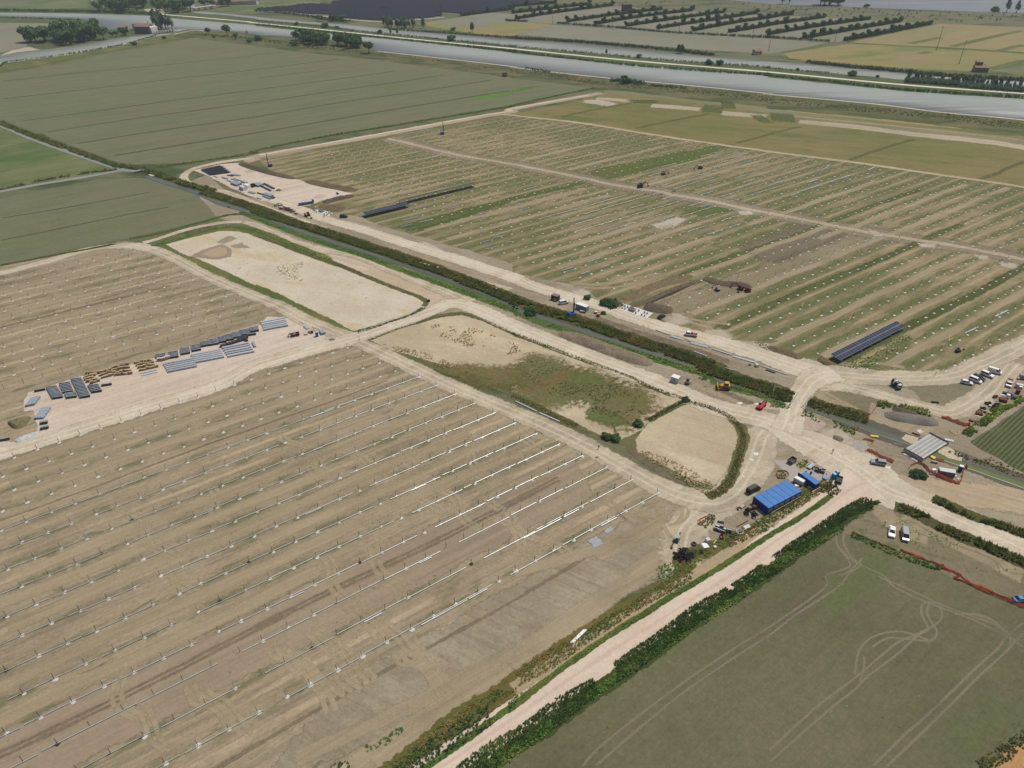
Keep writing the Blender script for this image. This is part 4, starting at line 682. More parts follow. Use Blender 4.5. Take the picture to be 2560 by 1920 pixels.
for (a, b, rn, n, k, zone) in piles:
    x, y = rc(a+rgp.uniform(-.15, .15), b+rgp.uniform(-.2, .2)); dark = rgp.random() < 0.05
    if zone == 'LA' and k in (4, 5, 6) and False: pass
    bare = zone == 'LA' and k in (1, 2) and rgp.random() < 0.8
    if nthing < 292:
        nthing += 1; s = rgp.uniform(0.8, 1.15) * (1.15 if zone == 'LA' and k == 0 else 1)
        if zone == 'LA' and k < 12: lab = 'pile %s, %s from right end of %s' % ('in a dark pit' if dark else 'without collar' if bare else 'in white collar', ordn(n), rn); grp = 'piles along the tube rows'
        elif zone == 'LA': lab = 'pile %s, %s from the right, %s' % ('in a dark pit' if dark else 'in white collar', ordn(n), rn); grp = 'piles in the bare rows'
        else: lab = 'pile %s, %s from the canal in far field row %d' % ('in a dark pit' if dark else 'in white collar', ordn(n), k+1); grp = 'piles in the far field'
        t = thing('steel_pile', lab, 'pile', (x, y, 0.04), TH+rgp.uniform(-.05, .05), grp); p = obj_of(POSTM, 'post', t); p.rotation_euler = (rgp.uniform(-.015, .015), rgp.uniform(-.02, .02), 0)
        if dark: c = obj_of(DPIT, 'pit_soil', t)
        elif not bare: c = obj_of(COLL[rgp.randrange(5)], 'concrete_collar', t); c.scale = (s, s, 1); c.location = (0.2, -0.2, 0); c.rotation_euler = (0, 0, rgp.random()*6)
    else:
        q = len(SV); hh = 2.2; w2 = 0.06
        for dx, dy, dz in ((-w2, -w2, 0), (w2, -w2, 0), (w2, w2, 0), (-w2, w2, 0), (-w2, -w2, hh), (w2, -w2, hh), (w2, w2, hh), (-w2, w2, hh)): SV.append((x+dx, y+dy, dz))
        SF += [(q, q+1, q+5, q+4), (q+1, q+2, q+6, q+5), (q+2, q+3, q+7, q+6), (q+3, q, q+4, q+7), (q+4, q+5, q+6, q+7)]
        if zone == 'LB' and k < 1: continue
        q = len(CV); r = 0.60*rgp.uniform(0.75, 1.2)
        CV += [(x+0.25, y-0.25, 0.2)]+[(x+0.25+math.cos(PI2*i/8)*r, y-0.25+math.sin(PI2*i/8)*r, 0.13) for i in range(8)]
        CF += [(q, q+1+i, q+1+(i+1) % 8) for i in range(8)]
t = thing('distant_piles', 'hundreds of steel piles in white collars across the far fields', 'piles', (0, 0, 0)); t['kind'] = 'stuff'
o = obj_of(raw_mesh('post', SV, SF, PILEM), 'post', t); o['kind'] = 'stuff'
o = obj_of(raw_mesh('concrete_collar', CV, CF, WHITEC), 'concrete_collar', t); o['kind'] = 'stuff'
# tubes laid along the rows
def rowtubes(b, xe, k):
    a = xe+0.6; nt_ = 0; i = 0
    while a > -62:
        ln = (18.4, 20.6, 18.6)[i % 3] if k < 11 else 20.3
        if inframe(*rc(a-ln/2, b-0.28), 90):
            nt_ += 1; off = (0.0, 0.22, -0.12)[i % 3]
            tube(a-ln, a-0.2, b-0.30+off, 'long pale tube, %s from right end of the %s tube row from the front' % (ordn(nt_), ordn(k+1)), 'steel tubes laid along the pile rows')
        i += 1; a -= ln+(0.35 if i % 3 or k == 11 else 5.7)
for k in range(12): b = 112.7+9.43*k; rowtubes(b, 131.4-0.29*(b-112.7), k)
for i, (a, k, ln, wd) in enumerate([(56, 0, 7, .11), (63, 0, 6, .12), (49, 0, 7, .12), (110, 0, 6, .13), (95, 1, 8, .12), (88, 1, 6, .12), (103, 1, 6, .11), (36, 1, 5, .13), (57, 2, 4, .13), (22, 3, 4, .13), (48, 9, 9, .11), (10, 8, 5, .12), (38, 6, 5, .12), (70, 5, 5, .12), (60, 11, 9, .12)]):
    b = 112.7+9.43*k; tube(a-ln/2, a+ln/2, b-0.75, 'spare tube beside the %s tube row from the front, %d m from its end' % (ordn(k+1), int(131-0.29*(b-112.7)-a)), 'spare tubes beside the tube rows', 0.24, wd)
# tubes of the right field
i = 0
for k, (b, a0, a1) in enumerate([(268, 300, 330), (277, 292, 336), (286.5, 255, 330), (296, 240, 328), (305, 250, 330), (314.5, 262, 322), (324, 235, 316), (258.5, 292, 330), (249, 300, 322), (286.5, 342, 430), (296, 345, 440), (305, 345, 436), (314.5, 338, 430), (324, 338, 428), (333.5, 336, 424), (343, 345, 430), (352, 350, 425), (277, 345, 425)]):
    a = a0+rgp.random()*4
    while a < a1:
        ln = 13 if k < 9 else 12
        if rgp.random() < 0.80: i += 1; tube(a, a+ln, b-0.4, 'thin tube in the far field, %s from the left in tube row %d' % (ordn(int((a-a0)/13)+1), k+1), 'tubes laid out in the far field', 0.25, 0.12)
        a += ln+1.0
LT = [("b2 1260,250 1410,213", .32), ("b2 1405,265 1515,243", .3), ("b2 1255,303 1355,280", .3), ("b2 1285,328 1380,310", .2), ("b2 1360,350 1393,322", .22), ("b2 1660,150 1768,125", .3), ("b2 1880,207 1985,182", .3), ("b2 2100,208 2212,180", .3), ("b2 1945,440 2040,415", .3), ("b2 2047,405 2155,375", .3), ("b2 1980,500 2087,474", .3), ("b2 2160,443 2212,430", .28), ("b3 25,115 100,97", .3), ("b3 0,177 142,143", .3), ("b3 428,685 535,653", .34), ("b3 598,715 680,685", .34), ("b3 655,610 765,573", .34), ("b3 768,658 840,633", .3), ("b3 1310,240 1403,207", .34), ("b3 1627,135 1720,108", .34), ("b3 1200,260 1330,253", .15), ("b4 1700,1225 1815,1170", .3), ("b4 1962,1080 2075,1025", .34), ("b4 190,38 275,3", .26), ("a4 337,1583 425,1557", .4), ("a4 285,1655 448,1603", .34), ("a4 538,1580 600,1550", .4), ("a4 622,1547 710,1520", .36), ("a4 840,1545 915,1515", .4), ("a4 865,1475 920,1445", .4), ("a4 205,1560 272,1540", .24), ("a4 0,1610 140,1568", .3), ("a2 165,1368 285,1345", .42), ("a2 385,1333 480,1315", .42), ("a2 1310,1160 1490,1125", .42), ("a3 125,1640 225,1615", .42), ("a3 550,1578 640,1553", .4)]
for i, (s, r_) in enumerate(LT):
    p, q = L(s); m = MB(); d = (q[0]-p[0], q[1]-p[1]); ln = math.hypot(*d)
    for j in range(2 if r_ > 0.25 else 1): m.box(0, (j-0.5)*r_*1.2, 0.15, ln*(1-0.06*j), r_*0.8, r_*0.8)
    o = m.build('tube_pair' if r_ > 0.25 else 'long_tube', TUBEM); o.location = ((p[0]+q[0])/2, (p[1]+q[1])/2, 0.0); o.rotation_euler = (0, 0, math.atan2(d[1], d[0]))
    px, py = TILES[s.split()[0]][0]/2560, TILES[s.split()[0]][1]/1920
    x_, y_ = rf(*p); tag(o, 'bright tubes dropped in the far field, %d m along and %d rows in' % (int(x_-160), int((y_-98)/9.42)), 'tube', 'tube pairs dropped in the far field')
# loose white members thrown crosswise
for i, s in enumerate(("a4 410,1485 470,1450", "a4 475,1470 540,1430", "a4 490,1440 550,1445", "a4 500,1460 520,1430")):
    p, q = L(s); o = MB().bar((p[0], p[1], 0.3), (q[0], q[1], 0.5), 0.28).build('steel_member', TUBEM); tag(o, 'white steel member in the crossed heap near the upper path', 'member', 'crossed heap of steel members')
# ================================================================== PACKS, BUNDLES AND CRATES
def bundle_mesh(nm, lx, ly, hz, mat, mat2, strips=0):
    m = MB(); m.box(0, 0, 0.08, lx, ly, hz-0.12, bev=0.04); k = 1
    for i in range(k): m.box(0, (i-(k-1)/2)*ly/k, hz-0.04, lx*(0.97-0.02*i), ly/k*(0.60 if ly < .8 else 0.9), 0.05)
    o = m.build(nm, mat); me = o.data; me.materials.append(mat2)
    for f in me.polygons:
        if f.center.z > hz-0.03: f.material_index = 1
    bm = bmesh.new(); bm.from_mesh(me)
    for sx in ([-lx*0.3, lx*0.3] if lx > 1.5 else [0]):
        for v in bmesh.ops.create_cube(bm, size=1.0)['verts']: v.co = Vector((v.co.x*0.07+sx, v.co.y*(ly+0.03), v.co.z*(hz-0.04)+hz/2+0.03))
    bm.to_mesh(me); bm.free(); bpy.data.objects.remove(o); return me
BM = {}
def pack(kind, x, y, z, rz, label, group, cat, name):
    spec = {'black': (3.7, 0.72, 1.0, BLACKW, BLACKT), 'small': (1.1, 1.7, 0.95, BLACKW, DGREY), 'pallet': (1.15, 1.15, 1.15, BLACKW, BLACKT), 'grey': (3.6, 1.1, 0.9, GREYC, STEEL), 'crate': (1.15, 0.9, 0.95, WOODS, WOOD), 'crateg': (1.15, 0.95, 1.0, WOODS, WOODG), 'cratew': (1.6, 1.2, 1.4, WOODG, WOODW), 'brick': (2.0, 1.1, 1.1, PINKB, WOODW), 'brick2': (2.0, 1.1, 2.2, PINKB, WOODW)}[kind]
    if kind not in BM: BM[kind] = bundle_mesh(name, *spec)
    o = obj_of(BM[kind], name); o.location = (x, y, z+0.06); o.rotation_euler = (0, 0, rz); return tag(o, label, cat, group)
def pile_bundle_mesh(lx, n, layers, r, mat):
    m = MB()
    for l_ in range(layers):
        for i in range(n-(l_ % 2)*0): m.tube((-lx/2, (i-(n-1)/2)*2*r+(l_ % 2)*r*0.4, 0.12+r+l_*1.85*r), (lx/2, (i-(n-1)/2)*2*r+(l_ % 2)*r*0.4, 0.12+r+l_*1.85*r), r*0.96, 6)
    for sx in (-0.38, -0.12, 0.14, 0.4): m.box(sx*lx, 0, 0.0, 0.10, n*2*r+0.1, 0.12+layers*1.9*r)
    o = m.build('tube_bundle', mat); me = o.data; bpy.data.objects.remove(o); return me
# long black bundles in the e8 row
blk = [(150, 862, 3), (392, 842, 5), (606, 775, 5), (808, 716, 5), (975, 640, 4), (1135, 605, 5), (1272, 566, 5), (1412, 524, 5), (1550, 480, 5), (1705, 432, 5), (1880, 376, 4)]
for i, (px, py, n) in enumerate(blk):
    x, y = A('e8', px, py, 1.0); a, b = rf(x, y)
    for j in range(n):
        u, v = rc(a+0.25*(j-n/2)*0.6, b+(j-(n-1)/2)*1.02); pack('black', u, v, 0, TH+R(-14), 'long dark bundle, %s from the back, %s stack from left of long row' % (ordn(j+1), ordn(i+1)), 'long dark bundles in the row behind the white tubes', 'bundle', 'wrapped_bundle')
for i in range(9):
    x, y = A('e8', lerp(1275, 1690, i/8), lerp(690, 560, i/8), 0.8); pack('small', x, y, 0, TH-R(6), 'dark square pack, %s from left in the line behind the white tubes' % ordn(i+1), 'dark square packs behind the white tubes', 'pack', 'wrapped_pack')
for i, (px, py) in enumerate(((1590, 545), (1635, 525), (1680, 510), (1740, 505), (1735, 565))):
    x, y = A('e8', px, py, 1.2); pack('small', x, y, 0.1, TH-R(6), 'dark square pack, %s from the left in the upper short line' % ordn(i+1), 'dark square packs in the upper line', 'pack', 'wrapped_pack')
x, y = A('e8', 1835, 480, .7); pack('black', x, y, 0, TH-R(18), 'single dark bundle in front of the last stack of the long row', None, 'bundle', 'wrapped_bundle')
# dark bundle block e6
for i, (x0, y0, x1, y1, n) in enumerate([(620, 235, 760, 470, 10), (920, 150, 1000, 340, 7), (1050, 385, 1080, 460, 4), (1190, 50, 1390, 450, 14), (1580, 200, 1660, 330, 5)]):
    p = A('e6', x0, y0, 1.0); q = A('e6', x1, y1, 1.0)
    for j in range(n):
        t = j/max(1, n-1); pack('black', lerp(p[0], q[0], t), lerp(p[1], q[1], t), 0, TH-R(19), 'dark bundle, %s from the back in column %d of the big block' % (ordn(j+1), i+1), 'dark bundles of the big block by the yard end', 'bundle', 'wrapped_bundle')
x, y = A('e6', 1900, 195, .6); pack('black', x, y, 0, TH-R(18), 'single dark bundle standing right of the big dark block', None, 'bundle', 'wrapped_bundle')
x, y = A('e6', 360, 320, .6); pack('black', x, y, 0, TH-R(14), 'single dark bundle standing left of the big dark block', None, 'bundle', 'wrapped_bundle')
x, y = A('c1', 30, 478, .6); pack('black', x, y, 0, TH-R(14), 'single dark bundle at the left end of the gravel yard', None, 'bundle', 'wrapped_bundle')
# crates e7
def crates(poly, nx_, ny_, ang, tagl, seed, skip=0.08, kinds=('crate', 'crateg')):
    rg = random.Random(seed); P = [A(*q, 0.6) for q in poly]; n = 0
    for i in range(nx_):
        for j in range(ny_):
            u, v = (i+0.5)/nx_, (j+0.5)/ny_; x = lerp(lerp(P[0][0], P[1][0], u), lerp(P[3][0], P[2][0], u), v); y = lerp(lerp(P[0][1], P[1][1], u), lerp(P[3][1], P[2][1], u), v)
            if rg.random() < skip: continue
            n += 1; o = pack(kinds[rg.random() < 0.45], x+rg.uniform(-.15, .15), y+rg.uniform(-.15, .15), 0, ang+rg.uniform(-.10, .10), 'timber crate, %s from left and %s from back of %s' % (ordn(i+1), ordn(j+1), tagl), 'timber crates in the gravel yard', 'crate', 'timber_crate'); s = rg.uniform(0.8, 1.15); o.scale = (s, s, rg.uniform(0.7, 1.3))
crates([('e7', 50, 790), ('e7', 280, 740), ('e7', 400, 880), ('e7', 150, 970)], 4, 4, TH-R(16), 'the left crate cluster', 3)
crates([('e7', 330, 700), ('e7', 600, 620), ('e7', 680, 760), ('e7', 420, 850)], 5, 3, TH-R(16), 'the second crate cluster', 4)
crates([('e7', 610, 590), ('e7', 940, 520), ('e7', 1040, 750), ('e7', 690, 790)], 6, 4, TH-R(16), 'the third crate cluster', 5)
crates([('e7', 1050, 500), ('e7', 1420, 445), ('e7', 1550, 610), ('e7', 1190, 690)], 6, 4, TH-R(16), 'the right crate cluster', 6, 0.0)
for i, (px, py) in enumerate(((1560, 440), (1640, 430), (1700, 410), (1740, 400))):
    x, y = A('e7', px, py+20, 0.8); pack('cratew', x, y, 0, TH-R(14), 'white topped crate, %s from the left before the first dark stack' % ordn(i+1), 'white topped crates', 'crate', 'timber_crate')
# white tube bundles
def tube_block(name, c4, rows_, tagl, lx, ang, n=4, layers=3, r=0.14, mat=None):
    me = pile_bundle_mesh(lx, n, layers, r, mat or TUBEM); p = A(*c4[0], 0.5); q = A(*c4[1], 0.5)
    for i in range(rows_):
        t = i/max(1, rows_-1); o = obj_of(me, name); o.location = (lerp(p[0], q[0], t), lerp(p[1], q[1], t), 0.03); o.rotation_euler = (0, 0, ang); tag(o, 'pale tube bundle, %s from the back of %s' % (ordn(i+1), tagl), 'tube bundle', 'pale tube bundles in the yards')
tube_block('tube_bundle', (('e8', 480, 985), ('e8', 560, 1115)), 5, 'the left white stack', 11.3, TH-R(13))
tube_block('tube_bundle', (('e8', 990, 820), ('e8', 1060, 945)), 5, 'the middle white stack', 11.6, TH-R(13))
tube_block('tube_bundle', (('e8', 1540, 690), ('e8', 1640, 840)), 5, 'the right white stack', 10.8, TH-R(13))
tube_block('tube_bundle', (('f1', 250, 450), ('f1', 330, 640)), 5, 'the white stack next to the sand track', 10.6, TH-R(13))
tube_block('tube_bundle', (('e7', 1350, 690), ('e7', 1370, 730)), 2, 'the low stack in front of the crates', 6.2, TH-R(8), 3, 1)
STG = plain('stack_steel', col(164, 176, 188), 0.5, 0.25)
tube_block('tube_bundle', (('e6', 120, 600), ('e6', 290, 560)), 5, 'the pale stack near the yard corner', 5.4, TH+R(62), 3, 3, 0.14, STG)
tube_block('tube_bundle', (('e6', 350, 860), ('e6', 510, 850)), 5, 'the pale stack by the yard entrance', 6.6, TH+R(62), 3, 3, 0.14, STG)
for i, (px, py) in enumerate(((410, 1080), (500, 1065), (420, 1200), (520, 1180))):
    x, y = A('e6', px, py, 0.6); pack('pallet', x, y, 0, TH-R(16), 'dark grey pack, %s of four by the yard entrance' % ordn(i+1), 'grey packs by the yard entrance', 'pack', 'wrapped_pack')
x, y = A('e8', 1880, 670, .4); o = MB().box(0, 0, 0, 4.6, 0.9, 0.7).build('steel_pack', STG); o.location = (x, y, 0.1); o.rotation_euler = (0, 0, TH-R(96)); tag(o, 'flat steel pack lying alone right of the white tube stacks', 'pack')
# upper yard packs (f2)
P4 = [A('f2', *q, 0.7) for q in ((180, 290), (590, 200), (800, 350), (380, 400))]; n = 0
for i in range(11):
    for j in range(7):
        u, v = (i+.5)/11, (j+.5)/7; x = lerp(lerp(P4[0][0], P4[1][0], u), lerp(P4[3][0], P4[2][0], u), v); y = lerp(lerp(P4[0][1], P4[1][1], u), lerp(P4[3][1], P4[2][1], u), v)
        pack('small', x, y, 0, TH-R(6), 'dark pack, %s from the left in line %d of the far yard grid' % (ordn(i+1), j+1), 'dark packs gridded in the far yard', 'pack', 'wrapped_pack').scale = (0.95, 0.9, 1.15)
for i in range(4):
    x, y = A('f2', 640+45*i, 215+35*i, 0.9); pack('grey', x, y, 0.1, TH-R(70), 'grey metal pack, %s from the back beside the dark grid' % ordn(i+1), 'grey packs of the far yard', 'pack', 'metal_pack')
for i, (px, py, lx, ly, hz, an, mt) in enumerate([(500, 440, 5.5, .6, .4, -78, STG), (700, 470, 6, 1.6, .6, -74, STG), (790, 530, 4, 1.2, .5, -74, STG), (900, 400, 5, 2.6, .6, -60, STG), (810, 420, 5, .8, .5, -60, NAVYP), (980, 410, 4, 2.0, .5, -60, STG), (910, 510, 8, .8, .5, -72, STG), (960, 500, 8, .8, .5, -72, STG), (940, 590, 7.5, 4.2, 1.4, -74, STG), (1110, 555, 6, 2.0, .8, -74, STG), (1410, 610, 6.5, 4.5, 1.2, -72, STG), (1250, 790, 6.5, .5, .4, -74, STG), (1275, 780, 6.5, .5, .4, -74, STG), (1300, 775, 6.5, .5, .4, -74, STG), (1620, 830, 9, 2.8, 1.0, -75, STG), (1590, 880, 9, .8, .8, -75, STG), (1440, 800, 5, .8, .5, -72, DGREY), (1430, 905, 4.5, 1.0, .4, -75, STG), (1370, 1085, 5.5, .6, .5, -75, STG), (75, 595, 6.5, .6, .4, -76, DGREY), (320, 640, 4, .7, .5, -76, DGREY), (1740, 740, 4.5, .7, .5, 10, WHITE), (2140, 1350, 6, .6, .4, -76, STG), (1720, 890, 3, 2.0, .5, -60, DGREY)]):
    x, y = A('f2', px, py, hz/2); m = MB(); nb = max(1, int(ly/0.8))
    for j in range(nb): m.box(0, (j-(nb-1)/2)*ly/nb, 0.06, lx*(1-0.05*(j % 2)), ly/nb*0.92, hz)
    o = m.build('steel_pack', mt); o.location = (x, y, 0.08); o.rotation_euler = (0, 0, TH+R(an)); tag(o, '%s of steel, %s from the dark grid in the far yard' % ('wide flat pack' if ly > 1.5 else 'narrow pack', ordn(i+1)), 'steel pack', 'steel packs of the far yard')
for i in range(10):
    x, y = A('f2', lerp(1490, 1650, (i % 5)/4)+(i//5)*70, lerp(640, 720, (i % 5)/4)-(i//5)*45, .6); pack('black', x, y, 0, TH-R(76), 'dark long pack, %s of ten beside the yellow forklift' % ordn(i+1), 'dark packs beside the forklift', 'pack', 'wrapped_bundle').scale = (0.95, 1.1, 1.1)
# sheeted stacks, green bin
for i, (px, py, s) in enumerate(((1075, 690, 1.0), (1170, 650, 1.0))):
    x, y = A('f2', px, py, 1.0); m = MB(); m.prism([(-2.6, 0), (2.6, 0), (2.3, 2.3), (-2.3, 2.5)], -1.3, 1.3, 0.25, 2.0); o = m.build('sheeted_stack', DWHITE if i == 0 else WHITE); o.location = (x, y, 0.05); o.rotation_euler = (0, 0, TH-R(76)); tag(o, 'tall stack under %s plastic sheeting beside the green bin' % ('dusty grey' if i == 0 else 'clean white'), 'sheeted stack', 'sheeted stacks of the far yard')
def skip_bin(px, tile_, py, mat, label, lx=3.4, ly=1.9, hz=1.5, rz=0.0, z=0.6):
    x, y = A(tile_, px, py, z); t = thing('skip', label, 'skip', (x, y), rz)
    m = MB(); m.prism([(-lx/2, hz), (-lx/2*0.8, 0.1), (lx/2*0.8, 0.1), (lx/2, hz), (lx/2-.08, hz), (lx/2*0.8-.08, .2), (-lx/2*.8+.08, .2), (-lx/2+.08, hz)], -ly/2+.07, ly/2-.07)
    m.build('tub', mat, t)
    for s in (-1, 1): q = MB(); q.prism([(-lx/2, hz), (-lx/2*0.8, 0.1), (lx/2*0.8, 0.1), (lx/2, hz)], s*ly/2-.04, s*ly/2+.04); q.build('side_wall', mat, t)
    q = MB(); q.box(0, 0, 0.22, lx*0.75, ly-.2, 0.5); q.build('load', DGREY, t); return t
skip_bin(1300, 'f2', 640, GREENC, 'dark green open bin beside the white sheeted stack', 3.0, 2.2, 2.0, TH-R(76))
for i, (px, py, k) in enumerate([(240, 395, 'crateg'), (300, 395, 'cratew'), (350, 410, 'crateg'), (230, 420, 'cratew'), (310, 430, 'cratew'), (370, 440, 'crateg'), (320, 475, 'cratew'), (360, 480, 'cratew'), (430, 490, 'brick2'), (470, 500, 'brick2'), (510, 505, 'brick2'), (550, 530, 'brick2'), (540, 495, 'brick'), (590, 530, 'brick'), (635, 575, 'brick'), (470, 465, 'brick')]):
    x, y = A('f3', px, py, 0.6); pack(k, x, y, 0, TH-R(74), '%s, %s from the left beside the canal-side road' % ({'brick2': 'tall pink brick pack', 'brick': 'low pink brick pack'}.get(k, 'white topped pallet'), ordn(i+1)), 'pallets and brick packs beside the canal road', 'pallet', 'pallet_pack')
for i in range(7):
    x, y = A('b2', 1345+38*i, 595+10*i, .4); o = pack('brick' if i > 2 else 'crate', x, y, 0, TH-R(74), 'low pink pack, %s from the left on the reed bank' % ordn(i+1), 'pink packs on the reed bank', 'pallet', 'pallet_pack'); o.scale = (.8, .8, .7)
# ================================================================== VEHICLES AND MACHINES   (local +x is forward)
def wheels(t, xs, w, r, wd=0.24, rim=SILVER):
    for x in xs:
        for s in (-1, 1):
            o = MB().cyl(0, 0, 0, r, wd, seg=14, rot=(R(90), 0, 0)).build('wheel', RUBBER, t); o.location = (x, s*w, r)
            MB().cyl(0, 0, 0, r*0.6, wd+0.03, seg=10, rot=(R(90), 0, 0)).build('rim', rim, o)
def place(tl, rear, front, z=0.7):
    p, q = A(tl, *rear, z), A(tl, *front, z); return ((p[0]+q[0])/2, (p[1]+q[1])/2), math.atan2(q[1]-p[1], q[0]-p[0])
PROF = {  # side profiles: body below the belt line, cabin above (x from rear to front)
    'hatch': (4.1, 1.72, [(-2.05, .28), (-2.05, .85), (-1.95, .95), (.75, .95), (1.9, .78), (2.05, .55), (2.05, .25)], [(-1.98, .93), (-1.7, 1.42), (-1.5, 1.48), (.15, 1.48), (.95, .93)]),
    'estate': (4.6, 1.78, [(-2.3, .28), (-2.3, .88), (-2.2, .97), (.9, .97), (2.1, .8), (2.3, .55), (2.3, .25)], [(-2.2, .95), (-1.95, 1.46), (-1.8, 1.52), (.2, 1.5), (1.1, .95)]),
    'sedan': (4.6, 1.78, [(-2.3, .28), (-2.3, .86), (-2.2, .95), (.9, .93), (2.1, .76), (2.3, .52), (2.3, .25)], [(-1.75, .93), (-1.0, 1.38), (-.8, 1.43), (.1, 1.43), (1.05, .92)]),
    'suv': (4.7, 1.88, [(-2.35, .35), (-2.35, 1.0), (-2.25, 1.1), (.9, 1.1), (2.15, .98), (2.35, .7), (2.35, .32)], [(-2.25, 1.08), (-2.1, 1.7), (-1.9, 1.78), (.2, 1.76), (1.05, 1.08)]),
    'minivan': (4.5, 1.84, [(-2.25, .3), (-2.25, 1.0), (-2.2, 1.1), (1.1, 1.1), (2.05, .9), (2.25, .6), (2.25, .28)], [(-2.2, 1.08), (-2.08, 1.72), (-1.9, 1.82), (.55, 1.8), (1.45, 1.08)]),
    'van': (5.4, 2.0, [(-2.7, .32), (-2.7, 1.15), (-2.65, 1.25), (1.6, 1.25), (2.55, 1.0), (2.7, .7), (2.7, .3)], [(-2.65, 1.23), (-2.55, 2.1), (-2.4, 2.2), (1.0, 2.18), (1.95, 1.23)])}
def car(kind, paint, tl, rear, front, label, group=None, cat='car', roof=None, k=1.0):
    ln, wd, body, cab = PROF[kind]; (x, y), a = place(tl, rear, front); t = thing('parked_van' if kind in ('van', 'minivan') else 'parked_car', label, cat, (x, y, 0.10), a, group); t.scale = (k, k, k); h = wd/2
    m = MB(); m.prism(body, -h, h); bmesh.ops.bevel(m.b, geom=m.b.edges[:], offset=0.07, segments=2, affect='EDGES'); m.build('body', paint, t)
    zt = max(z for _, z in cab); zb = cab[0][1]; m = MB(); m.prism(cab, -h+.08, h-.08, 0.16, zb+0.2); m.build('window_glass', GLASS, t)
    rf_ = [(px, pz) for px, pz in cab if pz > zt-0.12]; x0, x1 = min(p[0] for p in rf_), max(p[0] for p in rf_); m = MB(); m.box((x0+x1)/2, 0, zt-0.03, x1-x0+.12, wd-.42, 0.07, bev=.02)
    for s in (-1, 1):      # pillars
        for (pa, pb) in ((cab[0], cab[1]), (cab[-1], cab[-2]), ((lerp(x0, x1, .55), zb), (lerp(x0, x1, .55), zt))): m.bar((pa[0], s*(h-.09), pa[1]), (pb[0], s*(h-.25), pb[1]), .09)
    m.build('roof', roof or paint, t)
    if kind in ('van',):
        for s in (-1, 1): m = MB(); m.box(-1.0, s*(h-.14), 1.24, 2.9, .1, .82); m.build('side_panel', paint, t)
        m = MB(); m.box(-2.6, 0, 1.24, .1, wd-.36, .8); m.build('rear_door', paint, t)
    wheels(t, (-ln/2+.85, ln/2-.85), h-.1, .33 if kind != 'suv' else .38)
    for s in (-1, 1): MB().box(ln/2-.06, s*(h-.32), .60 if kind not in ('suv', 'van') else .78, .14, .34, .14, bev=.02).build('headlight', DWHITE, t); MB().box(-ln/2+.03, s*(h-.2), .78, .12, .16, .3, bev=.02).build('tail_light', DREDP, t)
    return t
G1 = 'cars parked in a slanting line by the far crop field'
car('hatch', WHITE, 'e4', (310, 900), (610, 960), 'small white car, lower left end of the parked line', G1)
car('minivan', WHITE, 'e4', (560, 800), (890, 930), 'white people carrier between the small white car and the dark car', G1)
car('estate', BLACKP, 'e4', (670, 720), (1000, 860), 'dark car between two white vehicles in the parked line', G1)
car('suv', WHITE, 'e4', (930, 630), (1250, 760), 'white off-roader second from the upper right end of the parked line', G1)
t = car('van', WHITE, 'e4', (1100, 530), (1540, 660), 'long white double-cab pickup with hardtop, upper right end of the line', G1, 'pickup', k=0.9)
car('suv', SILVER, 'e3', (830, 610), (590, 570), 'silver off-roader beside the orange netting at the junction')
car('sedan', WHITE, 'c4', (1075, 1225), (1068, 1325), 'white saloon parked left of the silver van')
car('van', SILVER, 'c4', (1175, 1245), (1190, 1365), 'silver grey van parked right of the white saloon', cat='van', k=0.92)
car('van', BLACKP, 'e1', (200, 825), (440, 700), 'black panel van left of the blue office', cat='van', k=0.95, roof=plain('dusty_black', col(74, 76, 78), 0.7))
car('minivan', WHITE, 'f4', (540, 640), (780, 600), 'small white van between the maroon cabin and the grey container', cat='van')
car('sedan', BLACKP, 'f5', (810, 640), (895, 590), 'black saloon beside the culvert parts')
car('suv', NAVYP, 'f3', (1530, 640), (1620, 640), 'dark blue car at the far yard entrance')
car('sedan', plain('blue_paint', col(70, 150, 190), 0.3), 'd4', (2120, 205), (2260, 190), 'light blue car on the right edge beyond the netting')
# pickup / tipper trucks
def truck(tl, rear, front, label, paint=WHITE, bed=DGREY, crew=True, k=1.0, bedc=None):
    (x, y), a = place(tl, rear, front); t = thing('pickup_truck', label, 'truck', (x, y, 0.10), a); t.scale = (k, k, k)
    MB().box(0, 0, .45, 5.4, .9, .22).build('chassis', DGREY, t)
    m = MB(); L0 = 0.3 if crew else 1.1; m.prism([(L0, .5), (L0, 1.25), (2.2, 1.22), (2.75, 1.0), (2.8, .5)], -.95, .95); m.build('cab', paint, t)
    m = MB(); m.prism([(L0+.02, 1.24), (L0+.1, 1.9), (1.75, 1.9), (2.3, 1.22)], -.88, .88, .1, 1.6); m.build('window_glass', GLASS, t); MB().box((L0+1.85)/2, 0, 1.88, 1.85-L0, 1.62, .09, bev=.03).build('roof', paint, t)
    bl = L0-.1+2.7; m = MB(); m.box(-2.7+bl/2, 0, .72, bl, 1.95, .08); m.build('bed', bed, t)
    for nm, q in (('side_board', (-2.7+bl/2, .96, bl, .06)), ('side_board', (-2.7+bl/2, -.96, bl, .06)), ('tail_board', (-2.68, 0, .06, 1.9)), ('head_board', (-2.7+bl, 0, .06, 1.9))): MB().box(q[0], q[1], .78, q[2], q[3], .42 if nm != 'head_board' else .9).build(nm, bedc or paint, t)
    wheels(t, (-1.6, 1.75), .82, .36); return t
t = truck('f5', (1350, 880), (1165, 850), 'white crew cab pickup with red load on the canal road'); MB().box(-1.3, .2, .8, 1.1, .8, .6).box(-.4, -.3, .8, .5, .6, .9).build('load', REDP, t)
t = truck('e4', (1790, 850), (1730, 1070), 'white open-bed truck with dusty pink bed facing the camera', crew=False, k=1.0, bed=PINKB, bedc=WOODG)
